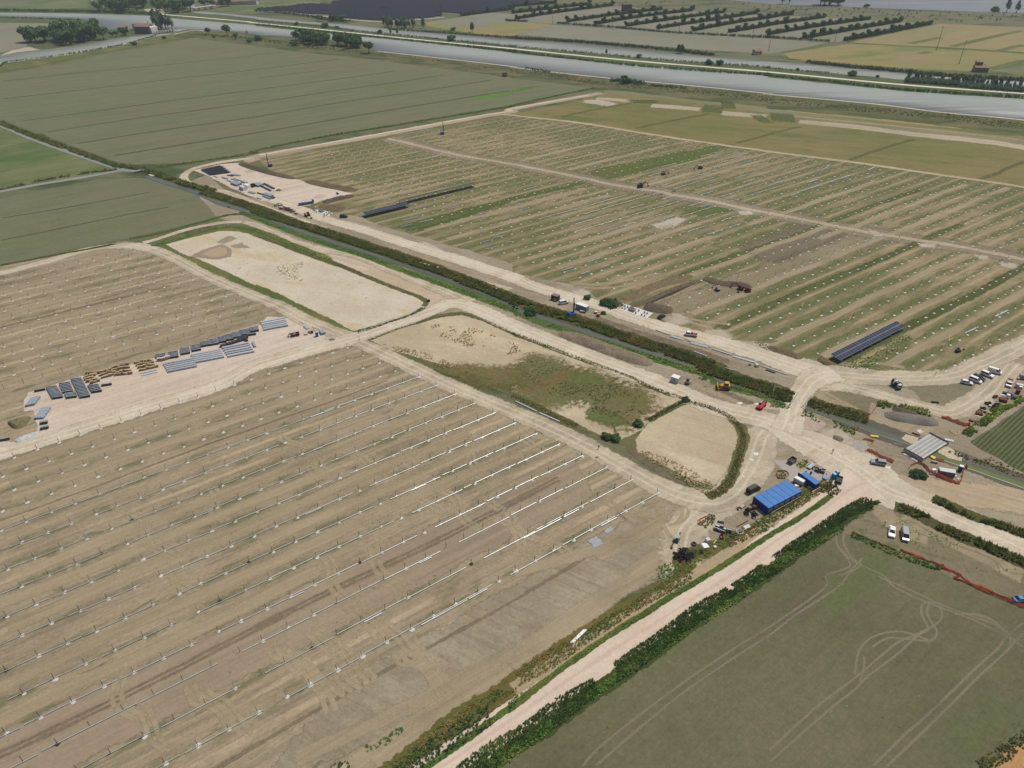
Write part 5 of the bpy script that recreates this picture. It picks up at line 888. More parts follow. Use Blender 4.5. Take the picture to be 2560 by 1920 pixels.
# tracked machines
def tracks(t, ln, gauge, h=0.7, w=.45):
    for s in (-1, 1):
        m = MB(); r = h/2; m.prism([(-ln/2, r), (-ln/2+r*.3, r*.3), (-ln/2+r, 0), (ln/2-r, 0), (ln/2-r*.3, r*.3), (ln/2, r), (ln/2-r*.4, h*.9), (ln/2-r, h), (-ln/2+r, h), (-ln/2+r*.4, h*.9)], s*gauge/2-w/2, s*gauge/2+w/2); m.build('track', DGREY, t)
def excavator(tl, pos, yaw, label, paint, k=1.0, armc=None, reach=(3.6, 2.6), cat='excavator', dig=0.0):
    x, y = A(tl, *pos, 0.8); t = thing('excavator', label, cat, (x, y, 0.10), yaw); t.scale = (k, k, k); ac = armc or paint
    tracks(t, 3.6, 2.1, .8); MB().cyl(0, 0, .95, .7, .35, seg=14).build('turntable', DGREY, t)
    m = MB(); m.prism([(-1.9, 1.05), (-1.95, 1.9), (-1.2, 2.1), (.6, 2.0), (1.1, 1.5), (1.2, 1.05)], -1.15, 1.15); m.build('engine_house', paint, t)
    c = MB().prism([(-.2, 1.1), (-.25, 2.75), (.9, 2.75), (1.35, 1.9), (1.3, 1.1)], .1, 1.1).build('cab', GLASS, t); MB().box(.3, .6, 2.73, 1.2, 1.0, .1).build('cab_roof', paint, c)
    e = (1.1+reach[0]*.55, -.2, 3.4); f_ = (1.1+reach[0], -.2, 2.3); g = (reach[0]+1.1+reach[1]*.35, -.2, 0.35)
    MB().bar((.9, -.2, 1.5), e, .34, .42).bar(e, f_, .3, .36).build('boom', ac, t); MB().bar(f_, g, .24, .3).build('stick', ac, t)
    MB().prism([(g[0]-.5, .05), (g[0]+.35, 0), (g[0]+.5, .7), (g[0], .9), (g[0]-.4, .5)], -.65, .25).build('bucket', DGREY, t); return t
excavator('e2', (380, 570), R(-122), 'small grey and white excavator beside the black hose heap', plain('light_grey_paint', col(170, 176, 180), .5), .62, DGREY)
excavator('f3', (850, 610), R(-48), 'yellow excavator with black arm between the two roads', YELL, .95, DGREY)
excavator('b3', (1775, 840), R(120), 'grey excavator at the dug trench in the far field', GREYM, .62, REDP)
excavator('b3', (1975, 830), R(150), 'dark red trenching machine, left one of the pair at the trench', DREDP, .85, DREDP)
excavator('b3', (2035, 850), R(-170), 'dark red trenching machine, right one of the pair at the trench', DREDP, .8, DGREY)
excavator('f7', (1640, 440), R(25), 'small black machine between piles above the parked cars', BLACKP, .6, DWHITE)
excavator('a3', (1310, 1500), R(30), 'small machine working between the far tube rows, lower left one', GREYM, .8, REDP)
excavator('a3', (1625, 1450), R(200), 'dark machine between the far tube rows, right one', GREENC, .8, DGREY)
excavator('a3', (1110, 1610), R(20), 'black telescopic machine on the cross path of the far field', BLACKP, 1.0, BLACKP)
def rig(tl, pos, label, yaw=R(10), mast=8.0, k=1.0):
    x, y = A(tl, *pos, 0.6); t = thing('drill_rig', label, 'piling rig', (x, y, 0.10), yaw); t.scale = (k, k, k); tracks(t, 3.0, 2.0, .65)
    MB().box(-.5, .55, .7, 2.3, .95, 1.05, bev=.08).box(-.9, -.5, .7, 1.5, 1.0, .8, bev=.08).build('body', BLUEP, t); MB().box(.9, -.45, .65, 1.3, .9, .7, bev=.05).build('power_pack', BLUEP, t)
    m = MB(); m.box(1.0, .25, .4, .32, .35, mast); m.box(1.25, .25, 1.2, .12, .5, mast*.62); m.build('mast', NAVYP, t); MB().box(1.3, .25, mast*.55, .45, .45, 1.0).build('hammer', DGREY, t)
    MB().tube((1.1, .9, .3), (1.1, .55, mast*.65), .07).build('brace', NAVYP, t); return t
rig('f4', (880, 960), 'blue piling rig with upright mast beside the grey container', R(25), 8.5)
rig('a2', (1610, 1155), 'blue piling rig near the top edge of the far field', R(10), 9.5)
rig('a2', (122, 1432), 'blue piling rig beside the far gravel yard', R(200), 9.5)
# bulldozer
x, y = A('f5', 1725, 1590, 0.8); t = thing('bulldozer', 'yellow bulldozer with raised blade beside the reed bank', 'bulldozer', (x, y, .1), R(168)); tracks(t, 3.9, 2.2, 1.0, .5)
MB().prism([(-1.9, .9), (-1.9, 1.7), (-.6, 1.75), (-.3, 1.75), (1.7, 1.55), (1.9, .9)], -.75, .75).build('body', YELL, t); c = MB().prism([(-1.3, 1.6), (-1.25, 2.8), (.1, 2.8), (.3, 1.6)], -.75, .75, .1, 2.2).build('cab', GLASS, t); MB().box(-.6, 0, 2.78, 1.7, 1.7, .12, bev=.03).build('cab_roof', YELL, c)
MB().prism([(2.5, .1), (2.75, .5), (2.7, 1.1), (2.9, 1.6), (2.65, 1.55), (2.5, 1.0)], -1.75, 1.75).build('blade', YELL, t); MB().bar((-.5, 1.5, .7), (2.6, 1.3, .6), .22).bar((-.5, -1.5, .7), (2.6, -1.3, .6), .22).build('push_arm', YELL, t); MB().bar((-1.9, 0, 1.0), (-2.7, 0, 1.1), .3).bar((-2.7, 0, 1.3), (-2.6, 0, .2), .18).build('ripper', DGREY, t)
# telehandler red
def handler(tl, pos, yaw, label, paint, boomc, k=1.0, cabc=GLASS):
    x, y = A(tl, *pos, 0.8); t = thing('telehandler', label, 'telehandler', (x, y, .1), yaw); t.scale = (k, k, k)
    MB().prism([(-2.3, .6), (-2.4, 1.3), (-1.6, 1.5), (1.9, 1.2), (2.2, .6)], -.95, .95).build('body', paint, t); c = MB().prism([(-.5, 1.2), (-.5, 2.3), (.7, 2.3), (1.1, 1.2)], .1, .95).build('cab', cabc, t); MB().box(.05, .52, 2.28, 1.3, .9, .1).build('cab_roof', SILVER, c)
    MB().bar((-2.2, -.3, 1.7), (2.9, -.3, 1.35), .42, .42).build('boom', boomc, t); MB().box(3.0, -.1, .5, .2, 1.4, 1.0).bar((3.0, .3, .5), (4.0, .3, .4), .12).bar((3.0, -.5, .5), (4.0, -.5, .4), .12).build('fork', DGREY, t)
    wheels(t, (-1.55, 1.5), 1.0, .55, .4, GREYM); return t
handler('f6', (1820, 790), R(48), 'red telehandler beside the main gravel road', REDP, REDP, .95)
handler('e2', (1190, 380), R(-30), 'white and black wheeled loader beside the netted grass ring', DWHITE, BLACKP, .75)
handler('e2', (1335, 400), R(150), 'small black and white machine next to the cable drum', BLACKP, DWHITE, .5)
handler('f1', (850, 840), R(200), 'dark red telehandler with white roof in the gravel yard', DREDP, BLACKP, .85, DWHITE)
handler('f2', (1840, 715), R(0), 'yellow forklift beside the dark packs of the far yard', YELL, YELL, .55)
handler('b1', (780, 1565), R(180), 'rusty yellow forklift behind the left crates', YELL, RUST, .6)
handler('f3', (1450, 175), R(120), 'small black machine at the edge of the far yard', BLACKP, BLACKP, .5)
handler('e1', (1550, 400), R(150), 'dark tracked dumper behind the blue container', GREYM, BLACKP, .7)
# compact loader (f5), roller (f7), mixer (f4)
x, y = A('f5', 1212, 1525, .6); t = thing('skid_loader', 'small grey skid loader beside the white cabin', 'loader', (x, y, .1), R(60)); MB().prism([(-1.1, .3), (-1.1, 1.2), (.3, 1.3), (1.1, .6), (1.1, .3)], -.7, .7).build('body', GREYM, t); MB().prism([(-.5, 1.2), (-.5, 1.9), (.5, 1.9), (.8, 1.0)], -.5, .5).build('cab', GLASS, t); MB().bar((-1, .8, 1.2), (1.4, .8, .5), .14).bar((-1, -.8, 1.2), (1.4, -.8, .5), .14).build('arm', DWHITE, t); MB().box(1.5, 0, .1, .4, 1.6, .5).build('bucket', DWHITE, t); wheels(t, (-.6, .6), .75, .4)
x, y = A('f7', 925, 845, .9); t = thing('concrete_mixer', 'navy blue drum mixer machine with white band at the road fork', 'mixer', (x, y, .1), R(-75)); MB().box(0, 0, .5, 4.2, 1.5, .4).build('chassis', DGREY, t); MB().tube((-1.9, 0, 1.9), (.5, 0, 1.6), 1.15, 14, .8).build('drum', NAVYP, t); MB().tube((-.95, 0, 1.8), (-.45, 0, 1.73), 1.08, 14).build('drum_band', WHITE, t); c = MB().box(1.5, 0, .8, 1.1, 1.5, 1.4, bev=.1).build('cab', DWHITE, t); MB().box(1.75, 0, 1.35, .7, 1.35, .6).build('window_glass', GLASS, c); MB().box(.2, 1.5, .6, 1.6, 1.0, 1.1, bev=.1).build('water_tank', NAVYP, t); wheels(t, (-1.3, 1.4), .85, .55, .35)
x, y = A('f4', 1625, 945, .6); t = thing('mini_dumper', 'yellow mini dumper at the end of the grey container', 'dumper', (x, y, .1), R(-110)); MB().prism([(.1, .5), (-.1, 1.2), (1.5, 1.3), (1.2, .5)], -.65, .65).build('skip_tray', YELL, t); MB().box(-.8, 0, .4, 1.2, .9, .7, bev=.06).build('body', YELL, t); MB().box(-.7, 0, 1.1, .5, .5, .4).build('seat', DWHITE, t); wheels(t, (-.9, .8), .6, .4)
x, y = A('f4', 1545, 890, .5); t = thing('round_tank', 'round white topped tank beside the yellow mini dumper', 'tank', (x, y, .1)); MB().cyl(0, 0, .45, .85, .8, seg=16).build('barrel', GREYC, t); MB().cyl(0, 0, .9, .8, .12, .6, seg=16).build('lid', DWHITE, t)
# blue tanker trailer in the far yard
x, y = A('f3', 830, 380, .8); t = thing('pipe_trailer', 'long blue trailer loaded with white bags in the far yard', 'trailer', (x, y, .1), TH-R(12)); MB().box(0, 0, .7, 9.5, 2.2, .5, bev=.05).build('deck', BLUEP, t); MB().box(4.4, 0, 1.1, 1.1, 2.0, 1.3, bev=.1).build('cab', NAVYP, t)
for i in range(6): MB().box(-4+i*1.35, .1*(i % 2), 1.2, 1.0, 1.7, .75, bev=.12).build('bag', DWHITE, t)
wheels(t, (-3.2, -2.2, 2.6), 1.0, .45)
# ================================================================== SITE CABINS, CONTAINERS
def container(tl, corners, hz, mat, roofm, label, cat='container', name='container', z=None, doors=True, win=False):
    P = [A(tl, *c, hz) for c in corners]; cx = sum(p[0] for p in P)/4; cy = sum(p[1] for p in P)/4; e = (P[1][0]-P[0][0]+P[2][0]-P[3][0], P[1][1]-P[0][1]+P[2][1]-P[3][1]); a = math.atan2(e[1], e[0]); lx = math.hypot(*e)/2; ly = (math.dist(P[1], P[2])+math.dist(P[0], P[3]))/2
    t = thing(name, label, cat, (cx, cy, .06), a); m = MB(); m.box(0, 0, .05, lx, ly, hz-.1)
    n = int(lx/.35)
    for i in range(n):
        for s in (-1, 1): m.box(-lx/2+(i+.5)*lx/n, s*(ly/2+.012), .2, .14, .03, hz-.4)
    m.build('wall', mat, t); MB().box(0, 0, hz-.06, lx+.05, ly+.05, .09).build('roof', roofm, t)
    if doors:
        for s in (-1, 1): MB().box(lx/2+.03, s*ly/4, .15, .05, ly/2-.06, hz-.35).build('door', mat, t)
    if win: f = MB().box(-.1, -ly/2-.03, 1.0, .8, .05, .9).build('window', DGREY, t); MB().box(-.1, -ly/2-.06, 1.06, .66, .03, .76).build('pane', SKYGL, f)
    return t, lx, ly
container('f4', [(985, 655), (1275, 760), (1355, 705), (1070, 610)], 2.6, GREYC, WHITE, 'grey shipping container with white roof beside the canal road')
t, lx, ly = container('f4', [(300, 410), (470, 465), (565, 420), (385, 365)], 2.5, DGREY, MAROON, 'dark cabin with maroon roof near the canal reeds', 'cabin', 'site_cabin'); o = MB().cyl(0, 0, 0, .8, .3, seg=18, rot=(R(90), 0, 0)).build('cable_reel', WOOD, t); o.location = (.7, -ly/2-.3, .8)
container('f5', [(980, 1445), (1075, 1478), (1120, 1442), (1020, 1412)], 2.4, DWHITE, WHITE, 'small white cabin with one window beside the gravel road', 'cabin', 'site_cabin', win=True)
t, lx, ly = container('e1', [(1190, 480), (1465, 672), (1560, 640), (1290, 437)], 2.6, BLUEW, BLUER, 'single blue container behind the white tank')
MB().box(-lx/2-.55, -.9, .15, 1.1, .08, 2.2).build('open_door', BLUEW, t)
# office
RC4 = [(600, 1110), (1215, 795), (930, 590), (320, 900)]; P = [A('e1', *c, 2.75) for c in RC4]; cx = sum(p[0] for p in P)/4; cy = sum(p[1] for p in P)/4; a = math.atan2(P[1][1]-P[0][1]+P[2][1]-P[3][1], P[1][0]-P[0][0]+P[2][0]-P[3][0]); LX, LY, HZ = 14.6, 6.06, 2.75
t = thing('site_office', 'long blue site office of six joined units', 'office', (cx, cy, .06), a); MB().box(0, 0, .06, LX, LY, HZ-.12).build('wall', BLUEW, t)
for i in range(6):
    ux = -LX/2+(i+.5)*LX/6; MB().box(ux, 0, HZ-.05, LX/6-.10, LY+.14, .12, bev=.02).build('roof_panel', BLUER, t)
    for j in range(3): f = MB().box(ux+(j-1)*.62, -LY/2-.03, .85, .52, .05, 1.15).build('window', DWHITE, t); MB().box(ux+(j-1)*.62, -LY/2-.065, .92, .40, .03, 1.0).build('pane', SKYGL, f)
for i in range(7): MB().box(-LX/2+i*LX/6, -LY/2-.02, .06, .1, .07, HZ-.1).build('post', BLUEW, t)
# white tank between office and container
x, y = A('e1', 1165, 610, 1.0); t = thing('white_tank', 'white round-cornered tank between the two blue buildings', 'tank', (x, y, .06), a-R(78)); MB().box(0, 0, .35, 3.3, 1.7, 1.55, bev=.25).build('shell', DWHITE, t); MB().box(0, 0, 1.82, 2.9, 1.35, .12, bev=.05).build('lid', WHITE, t); MB().box(0, 0, .05, 3.0, 1.4, .3).build('frame', DGREY, t)
x, y = A('e1', 1120, 690, .3); o = MB().box(0, 0, 0, 1.3, .9, .35, bev=.05).build('white_crate', WHITE); o.location = (x, y, .1); tag(o, 'low white crate in front of the white tank', 'crate')
def toilet(tl, pos, mat, label, rz=0.5, roofm=None):
    x, y = A(tl, *pos, 1.1); t = thing('portable_toilet', label, 'toilet', (x, y, .06), rz); MB().box(0, 0, 0, 1.15, 1.15, 2.1, bev=.05).build('wall', mat, t); MB().box(0, -.59, .15, .8, .04, 1.8).build('door', mat, t); m = MB(); m.prism([(-.6, 2.1), (-.5, 2.28), (.5, 2.28), (.6, 2.1)], -.6, .6); m.build('roof', roofm or plain('cabin_roof', col(150, 205, 215), .6), t)
toilet('e1', (1805, 520), CYANP, 'cyan portable toilet, front one of the pair at the junction', 0.5)
toilet('e1', (1862, 475), plain('cabin_blue', col(70, 130, 200), .5), 'light blue portable toilet, rear one of the pair at the junction', 0.5)
toilet('e3', (1975, 685), TEALP, 'dark teal toilet with white roof beside the red netting', 1.1, WHITE)
toilet('f1', (1460, 835), plain('toilet_blue', col(52, 96, 168), .5), 'blue portable toilet in the gravel yard', 0.2)
skip_bin(1900, 'e1', 590, GREENC, 'dark green open skip beside the portable toilets', 3.2, 1.9, 1.1, R(60))
skip_bin(1030, 'e1', 240, GREYM, 'grey ribbed skip on the dirt behind the office', 2.9, 1.8, 1.5, R(38))
x, y = A('e1', 1665, 545, .6); t = thing('sheet_stand', 'dark steel frame with bluish sheet beside the toilets', 'frame', (x, y, .06), .6); MB().box(0, 0, .5, 1.9, 1.5, .06).build('sheet', plain('bluish_sheet', col(132, 160, 196), .4), t)
for s in ((-.95, -.75), (.95, -.75), (.95, .75), (-.95, .75)): MB().box(s[0], s[1], 0, .1, .1, 1.5).build('leg', NAVYP, t)
x, y = A('e1', 1385, 330, .5); t = thing('flat_trailer', 'light flatbed trailer behind the blue container', 'trailer', (x, y, .06), R(40)); MB().box(0, 0, .55, 3.4, 1.3, .12).build('deck', STG, t); MB().bar((-1.6, 1.0, .8), (1.8, 1.0, .8), .16).build('beam', WOODW, t); MB().bar((1.7, 0, .5), (2.8, 0, .4), .1).build('drawbar', DGREY, t); wheels(t, (0,), .7, .3)
# timber edge rail along the office side
def rail(s, label, mat=WOOD, hgt=.9, posts=True, step=2.4, name='timber_rail', w=.12):
    P = resample(L(s), lambda p: step); t = thing(name, label, 'rail', (P[0][0], P[0][1], .06)); o = P[0]
    for i in range(len(P)-1):
        if i == 0: m = MB()
        m.bar((P[i][0]-o[0], P[i][1]-o[1], hgt), (P[i+1][0]-o[0], P[i+1][1]-o[1], hgt), w, w)
    m.build('rail', mat, t)
    if posts:
        for p in P: MB().box(p[0]-o[0], p[1]-o[1], 0, .1, .1, hgt).build('post', mat, t)
rail('e1 640,1235 1180,935', 'pale timber rail along the long side of the blue office')
rail('e1 1400,825 1545,735', 'bright timber planks in front of the blue container', WOOD, .25, True, 1.5, 'plank_edge', .3)
rail('e1 1560,700 1730,600', 'timber rail between the blue container and the toilets')
# ================================================================== HEAPS OF TYRES, HOSES, REELS
def hose_heap(tl, pos, n, rad, label, seed, rr=.55):
    x, y = A(tl, *pos, .3); t = thing('hose_heap', label, 'hose coils', (x, y, .06)); rg = random.Random(seed)
    for i in range(n):
        q = rad*math.sqrt(rg.random()); an = rg.random()*6.28; z = .15+max(0, (1-q/rad))*rg.random()*1.3; m = MB(); m.torus(0, 0, 0, rr*rg.uniform(.7, 1.2), .15, seg=14, sg=5); o = m.build('coil', RUBBER, t); o.location = (q*math.cos(an), q*math.sin(an), z); o.rotation_euler = (rg.uniform(-.6, .6), rg.uniform(-.6, .6), 0)
    return t
hose_heap('e2', (510, 880), 60, 2.6, 'big heap of black hose coils on the grass edge', 1)
hose_heap('e1', (270, 1200), 16, 1.9, 'smaller heap of black coils at the office corner', 2)
hose_heap('e5', (1050, 640), 8, 1.0, 'black coils beside the dark pipe bundle', 3); hose_heap('e5', (850, 830), 7, 1.3, 'thin black coils behind the brown crate', 4)
x, y = A('e1', 340, 1095, .5); o = MB().cyl(0, 0, .55, .6, 1.1, seg=16).cyl(0, 0, .3, .63, .06, seg=16).cyl(0, 0, .8, .63, .06, seg=16).build('oil_drum', RUST); o.location = (x, y, .06); tag(o, 'rusty drum against the office end wall', 'drum')
for i, (px, py, lx, ly, hz, an, mt, lb, nm) in enumerate([(120, 1075, 1.8, 1.0, .5, 40, WOODG, 'timber rack with white sacks left of the coils', 'timber_rack'), (35, 1120, .9, .7, .5, 70, DGREY, 'small dark frame left of the timber rack', 'sack_holder')]):
    x, y = A('e1', px, py, .3); t = thing(nm, lb, 'rack', (x, y, .06), R(an)); [MB().box(s*lx/2, 0, 0, .08, ly, hz).build('side', mt, t) for s in (-1, 1)]; MB().box(0, 0, .1, lx, ly*.9, .08).build('base', mt, t)
    for j in range(3): MB().box(-lx/3+j*lx/3, 0, .18, .4, ly*.7, .25, bev=.05).build('sack', DWHITE if i == 0 else DGREY, t)
def junk(tl, pos, size, an, mat, label, cat, name, z=.06, bev=.03, shape='box'):
    x, y = A(tl, *pos, .2); m = MB(); lx, ly, hz = size
    if shape == 'box': m.box(0, 0, 0, lx, ly, hz, bev=min(bev, hz*.3))
    elif shape == 'cyl': m.tube((-lx/2, 0, ly/2), (lx/2, 0, ly/2), ly/2, 12)
    elif shape == 'ring': m.torus(0, 0, ly, lx/2, ly, seg=20, sg=6)
    elif shape == 'tri': m.prism([(-lx/2, 0), (-lx/2*.7, hz), (lx/2*.8, hz*.8), (lx/2, 0)], -ly/2, ly/2)
    elif shape == 'frame':
        for q in (-1, 1): m.box(0, q*ly/2, 0, lx, .12, hz); m.box(q*lx/2, 0, 0, .12, ly-.14, hz)
    o = m.build(name, mat); o.location = (x, y, z); o.rotation_euler = (0, 0, R(an)); return tag(o, label, cat)
junk('e2', (1195, 262), (1.9, .5, .4), -20, BLACKP, 'black steel beam above the white loader', 'beam', 'steel_beam'); junk('e2', (1430, 505), (2.2, .7, .5), 20, DGREY, 'dark steel trough near the cable drum', 'trough', 'steel_trough', shape='frame')
junk('e2', (1545, 435), (1.9, .14, .2), 0, CONCW, 'pale cable drum ring lying on the grass', 'ring', 'cable_ring', shape='ring'); junk('e2', (1545, 435), (.9, .1, .2), 0, STG, 'small inner ring lying inside the pale cable ring', 'ring', 'inner_ring', shape='ring')
junk('e2', (1590, 290), (4.6, .25, .22), 31, RUST, 'long rusty timber beam lying on the grass', 'beam', 'rusty_beam'); junk('e2', (1625, 400), (1.4, .3, .2), 30, WOOD, 'short pale plank beside the cable ring', 'plank', 'plank')
junk('e2', (1680, 340), (2.2, 1.3, .12), 25, DWHITE, 'crumpled white sheet on the grass', 'sheet', 'white_sheet', bev=.04); junk('e2', (950, 620), (1.2, 1.2, 1.3), 20, DWHITE, 'white square box beside the tilted white panel', 'box', 'white_box'); junk('e2', (905, 700), (2.2, 1.9, .5), 15, WHITE, 'tilted white panel beside the white box', 'board', 'tilted_board', shape='tri')
junk('e2', (1085, 625), (1.9, .35, .35), 48, WOOD, 'pale log beside the white sacks', 'log', 'timber_log', shape='cyl'); junk('e2', (1085, 725), (.9, .9, .6), 10, DWHITE, 'white sack at the grass edge', 'sack', 'white_sack', bev=.2); junk('e2', (700, 665), (1.1, .28, .5), 0, DGREY, 'round reel standing alone on the dirt', 'reel', 'cable_reel', shape='ring'); junk('e2', (835, 815), (.8, .25, .5), 0, RUBBER, 'single black tyre below the white panel', 'tyre', 'tyre', shape='ring')
junk('e2', (1210, 535), (1.6, .9, .6), 80, DREDP, 'dark reddish trough below the white loader', 'trough', 'steel_trough', shape='frame'); junk('e2', (1890, 240), (1.1, .6, .4), 30, GREYM, 'grey scrap at the office grass edge', 'scrap', 'metal_scrap')
for i, q in enumerate(((260, 1210), (130, 1270))): junk('e2', q, (1.3, .12, .3), 0, CONCR, '%s concrete ring half buried in the grass' % ('right' if i == 0 else 'left'), 'ring', 'concrete_ring', shape='ring')
junk('e1', (1370, 740), (1.8, .7, .5), -40, DWHITE, 'white bags below the blue container', 'bags', 'white_bag', bev=.15); junk('e1', (1290, 430), (.7, .3, .8), 0, NAVYP, 'navy barrel behind the blue container', 'barrel', 'barrel', shape='cyl'); junk('e1', (1380, 470), (.5, .5, .9), 20, DGREY, 'small dark stand behind the blue container', 'stand', 'stand')
# galvanised sheets in the lower left field
for tl, pos, nx_, lb in (('c3', (722, 1365), 5, 'square spread of ribbed steel sheets on the bare soil'), ('c3', (840, 1260), 2, 'narrow ribbed steel sheet right of the square spread')):
    x, y = A(tl, *pos, .1); t = thing('steel_sheets', lb, 'steel sheets', (x, y, .08), TH-R(2 if nx_ == 5 else -6))
    for i in range(nx_):
        m = MB(); m.box(0, 0, 0, 3.2 if nx_ == 5 else 3.0, .60, .04)
        for j in range(4): m.box(0, -.24+j*.16, .04, 3.2 if nx_ == 5 else 3.0, .05, .04)
        o = m.build('sheet', STEEL, t); o.location = (.12*((i*7) % 3-1), (i-(nx_-1)/2)*.64, .02*i); o.rotation_euler = (0, 0, R(2*((i*5) % 3-1)))
for i in range(4): p = A('d3', 505+8*i, 578, .2); q = A('d3', 622+8*i, 465, .2); o = MB().bar((p[0], p[1], .25), (q[0], q[1], .3), .28, .2).build('white_beam', WHITE); tag(o, 'white beam, %s from the left on the field verge' % ordn(i+1), 'beam', 'white beams on the field verge')
p = A('c3', 985, 1165, .4); q = A('c3', 905, 1105, .4); o = MB().bar((p[0], p[1], .5), (q[0], q[1], .6), .15, .12).build('dark_beam', DGREY); tag(o, 'thin dark beam lying across the front tube row', 'beam')
for i, (s, lb) in enumerate((('c3 30,152 215,240', 'long pale perforated rail lying at the basin edge, left one'), ('c3 237,252 412,328', 'long pale rail lying at the basin edge, right one'))): p, q = L(s); o = MB().bar((p[0], p[1], .2), (q[0], q[1], .2), .5, .3).build('steel_rail', TUBEM); tag(o, lb, 'rail')
# beams along the canal road (f5, f6, f4)
for i, (s, w_) in enumerate([("f5 770,800 960,868", .45), ("f5 975,885 1150,935", 1.3), ("f5 1222,945 1262,962", .6), ("f5 1255,978 1490,1040", 1.5), ("f5 1490,1025 1528,1038", .7), ("f5 1555,1062 1815,1145", .8), ("f5 1838,1165 2160,1255", .8), ("f5 1298,1098 1475,1163", .45), ("f6 1845,108 2260,250", .6), ("f6 1895,165 2060,222", .8), ("f6 1200,135 1325,180", .25)]):
    p, q = L(s, .2); m = MB(); n = max(1, int(w_/.4)); d = Vector((q[0]-p[0], q[1]-p[1], 0)); nn = Vector((-d.y, d.x, 0)).normalized()
    for j in range(n): o_ = nn*(j-(n-1)/2)*w_/n; m.bar((p[0]+o_.x, p[1]+o_.y, .22), (q[0]+o_.x, q[1]+o_.y, .22), w_/n*.88, .3)
    tag(m.build('steel_beams', DGREY if i == 9 else TUBEM), 'pale beams lying along the canal road, %s from the left' % ordn(i+1), 'steel beams', 'beams laid along the canal road')
junk('f6', (1740, 105), (1.3, 1.3, 1.1), 20, CONCW, 'pale concrete block between the canal road beams', 'block', 'concrete_block'); junk('f4', (1660, 1268), (1.9, .7, .5), -15, BLACKP, 'small black trough at the reed edge', 'trough', 'steel_trough', shape='frame'); junk('f6', (1620, 85), (.8, .6, .5), 0, BLACKP, 'black scrap beside the concrete block', 'scrap', 'metal_scrap')
junk('f4', (1175, 885), (2.3, 1.1, .9), -18, WOOD, 'timber crate against the grey container', 'crate', 'timber_crate'); junk('f4', (1230, 895), (1.0, 1.0, .8), -18, RUST, 'brown crate at the grey container corner', 'crate', 'brown_crate'); junk('f5', (140, 395), (1.5, 1.4, 1.2), 20, NAVYP, 'navy round bin in the grass by the culvert parts', 'bin', 'round_bin', shape='cyl')
junk('b2', (2078, 842), (.9, .9, .9), 10, DWHITE, 'white box standing on the reed bank', 'box', 'white_box'); junk('b2', (1490, 945), (1.4, 1.0, 1.0), 30, DGREY, 'dark box at the basin corner', 'box', 'dark_box'); junk('b1', (1975, 130), (1.0, .6, .6), 0, DGREY, 'dark post block standing in the canal', 'block', 'dark_block')
junk('f7', (1370, 1042), (2.4, .7, .7), -12, DGREY, 'black cylinder lying near the small green patch', 'cylinder', 'black_cylinder', shape='cyl'); junk('c3', (733, 632), (.9, .3, .8), 20, DGREY, 'dark reel beside the sand track', 'reel', 'dark_reel', shape='cyl')
junk('f1', (1160, 655), (3.6, 1.1, .4), -52, STG, 'flat steel pack left of the blue toilet', 'steel pack', 'steel_pack'); junk('f1', (1620, 800), (3.2, 1.9, 1.1), -62, STG, 'grey sheeted pack right of the blue toilet', 'steel pack', 'steel_pack'); junk('f1', (1085, 505), (2.6, .8, .3), -55, DWHITE, 'pale slab heap at the yard corner, left one', 'slab', 'pale_slab', bev=.1); junk('f1', (1380, 635), (2.4, .6, .3), -45, DWHITE, 'pale slab heap at the yard corner, right one', 'slab', 'pale_slab', bev=.1)
junk('f1', (1325, 800), (1.1, 1.0, 1.0), 30, DGREY, 'dark engine block left of the blue toilet', 'engine', 'engine'); junk('f1', (1245, 790), (.9, .8, .8), 10, GREYM, 'grey machine part beside the dark engine', 'machine part', 'machine_part'); junk('f1', (1150, 850), (1.7, .5, .3), 5, DGREY, 'dark bar beside the dark red telehandler', 'bar', 'dark_bar')
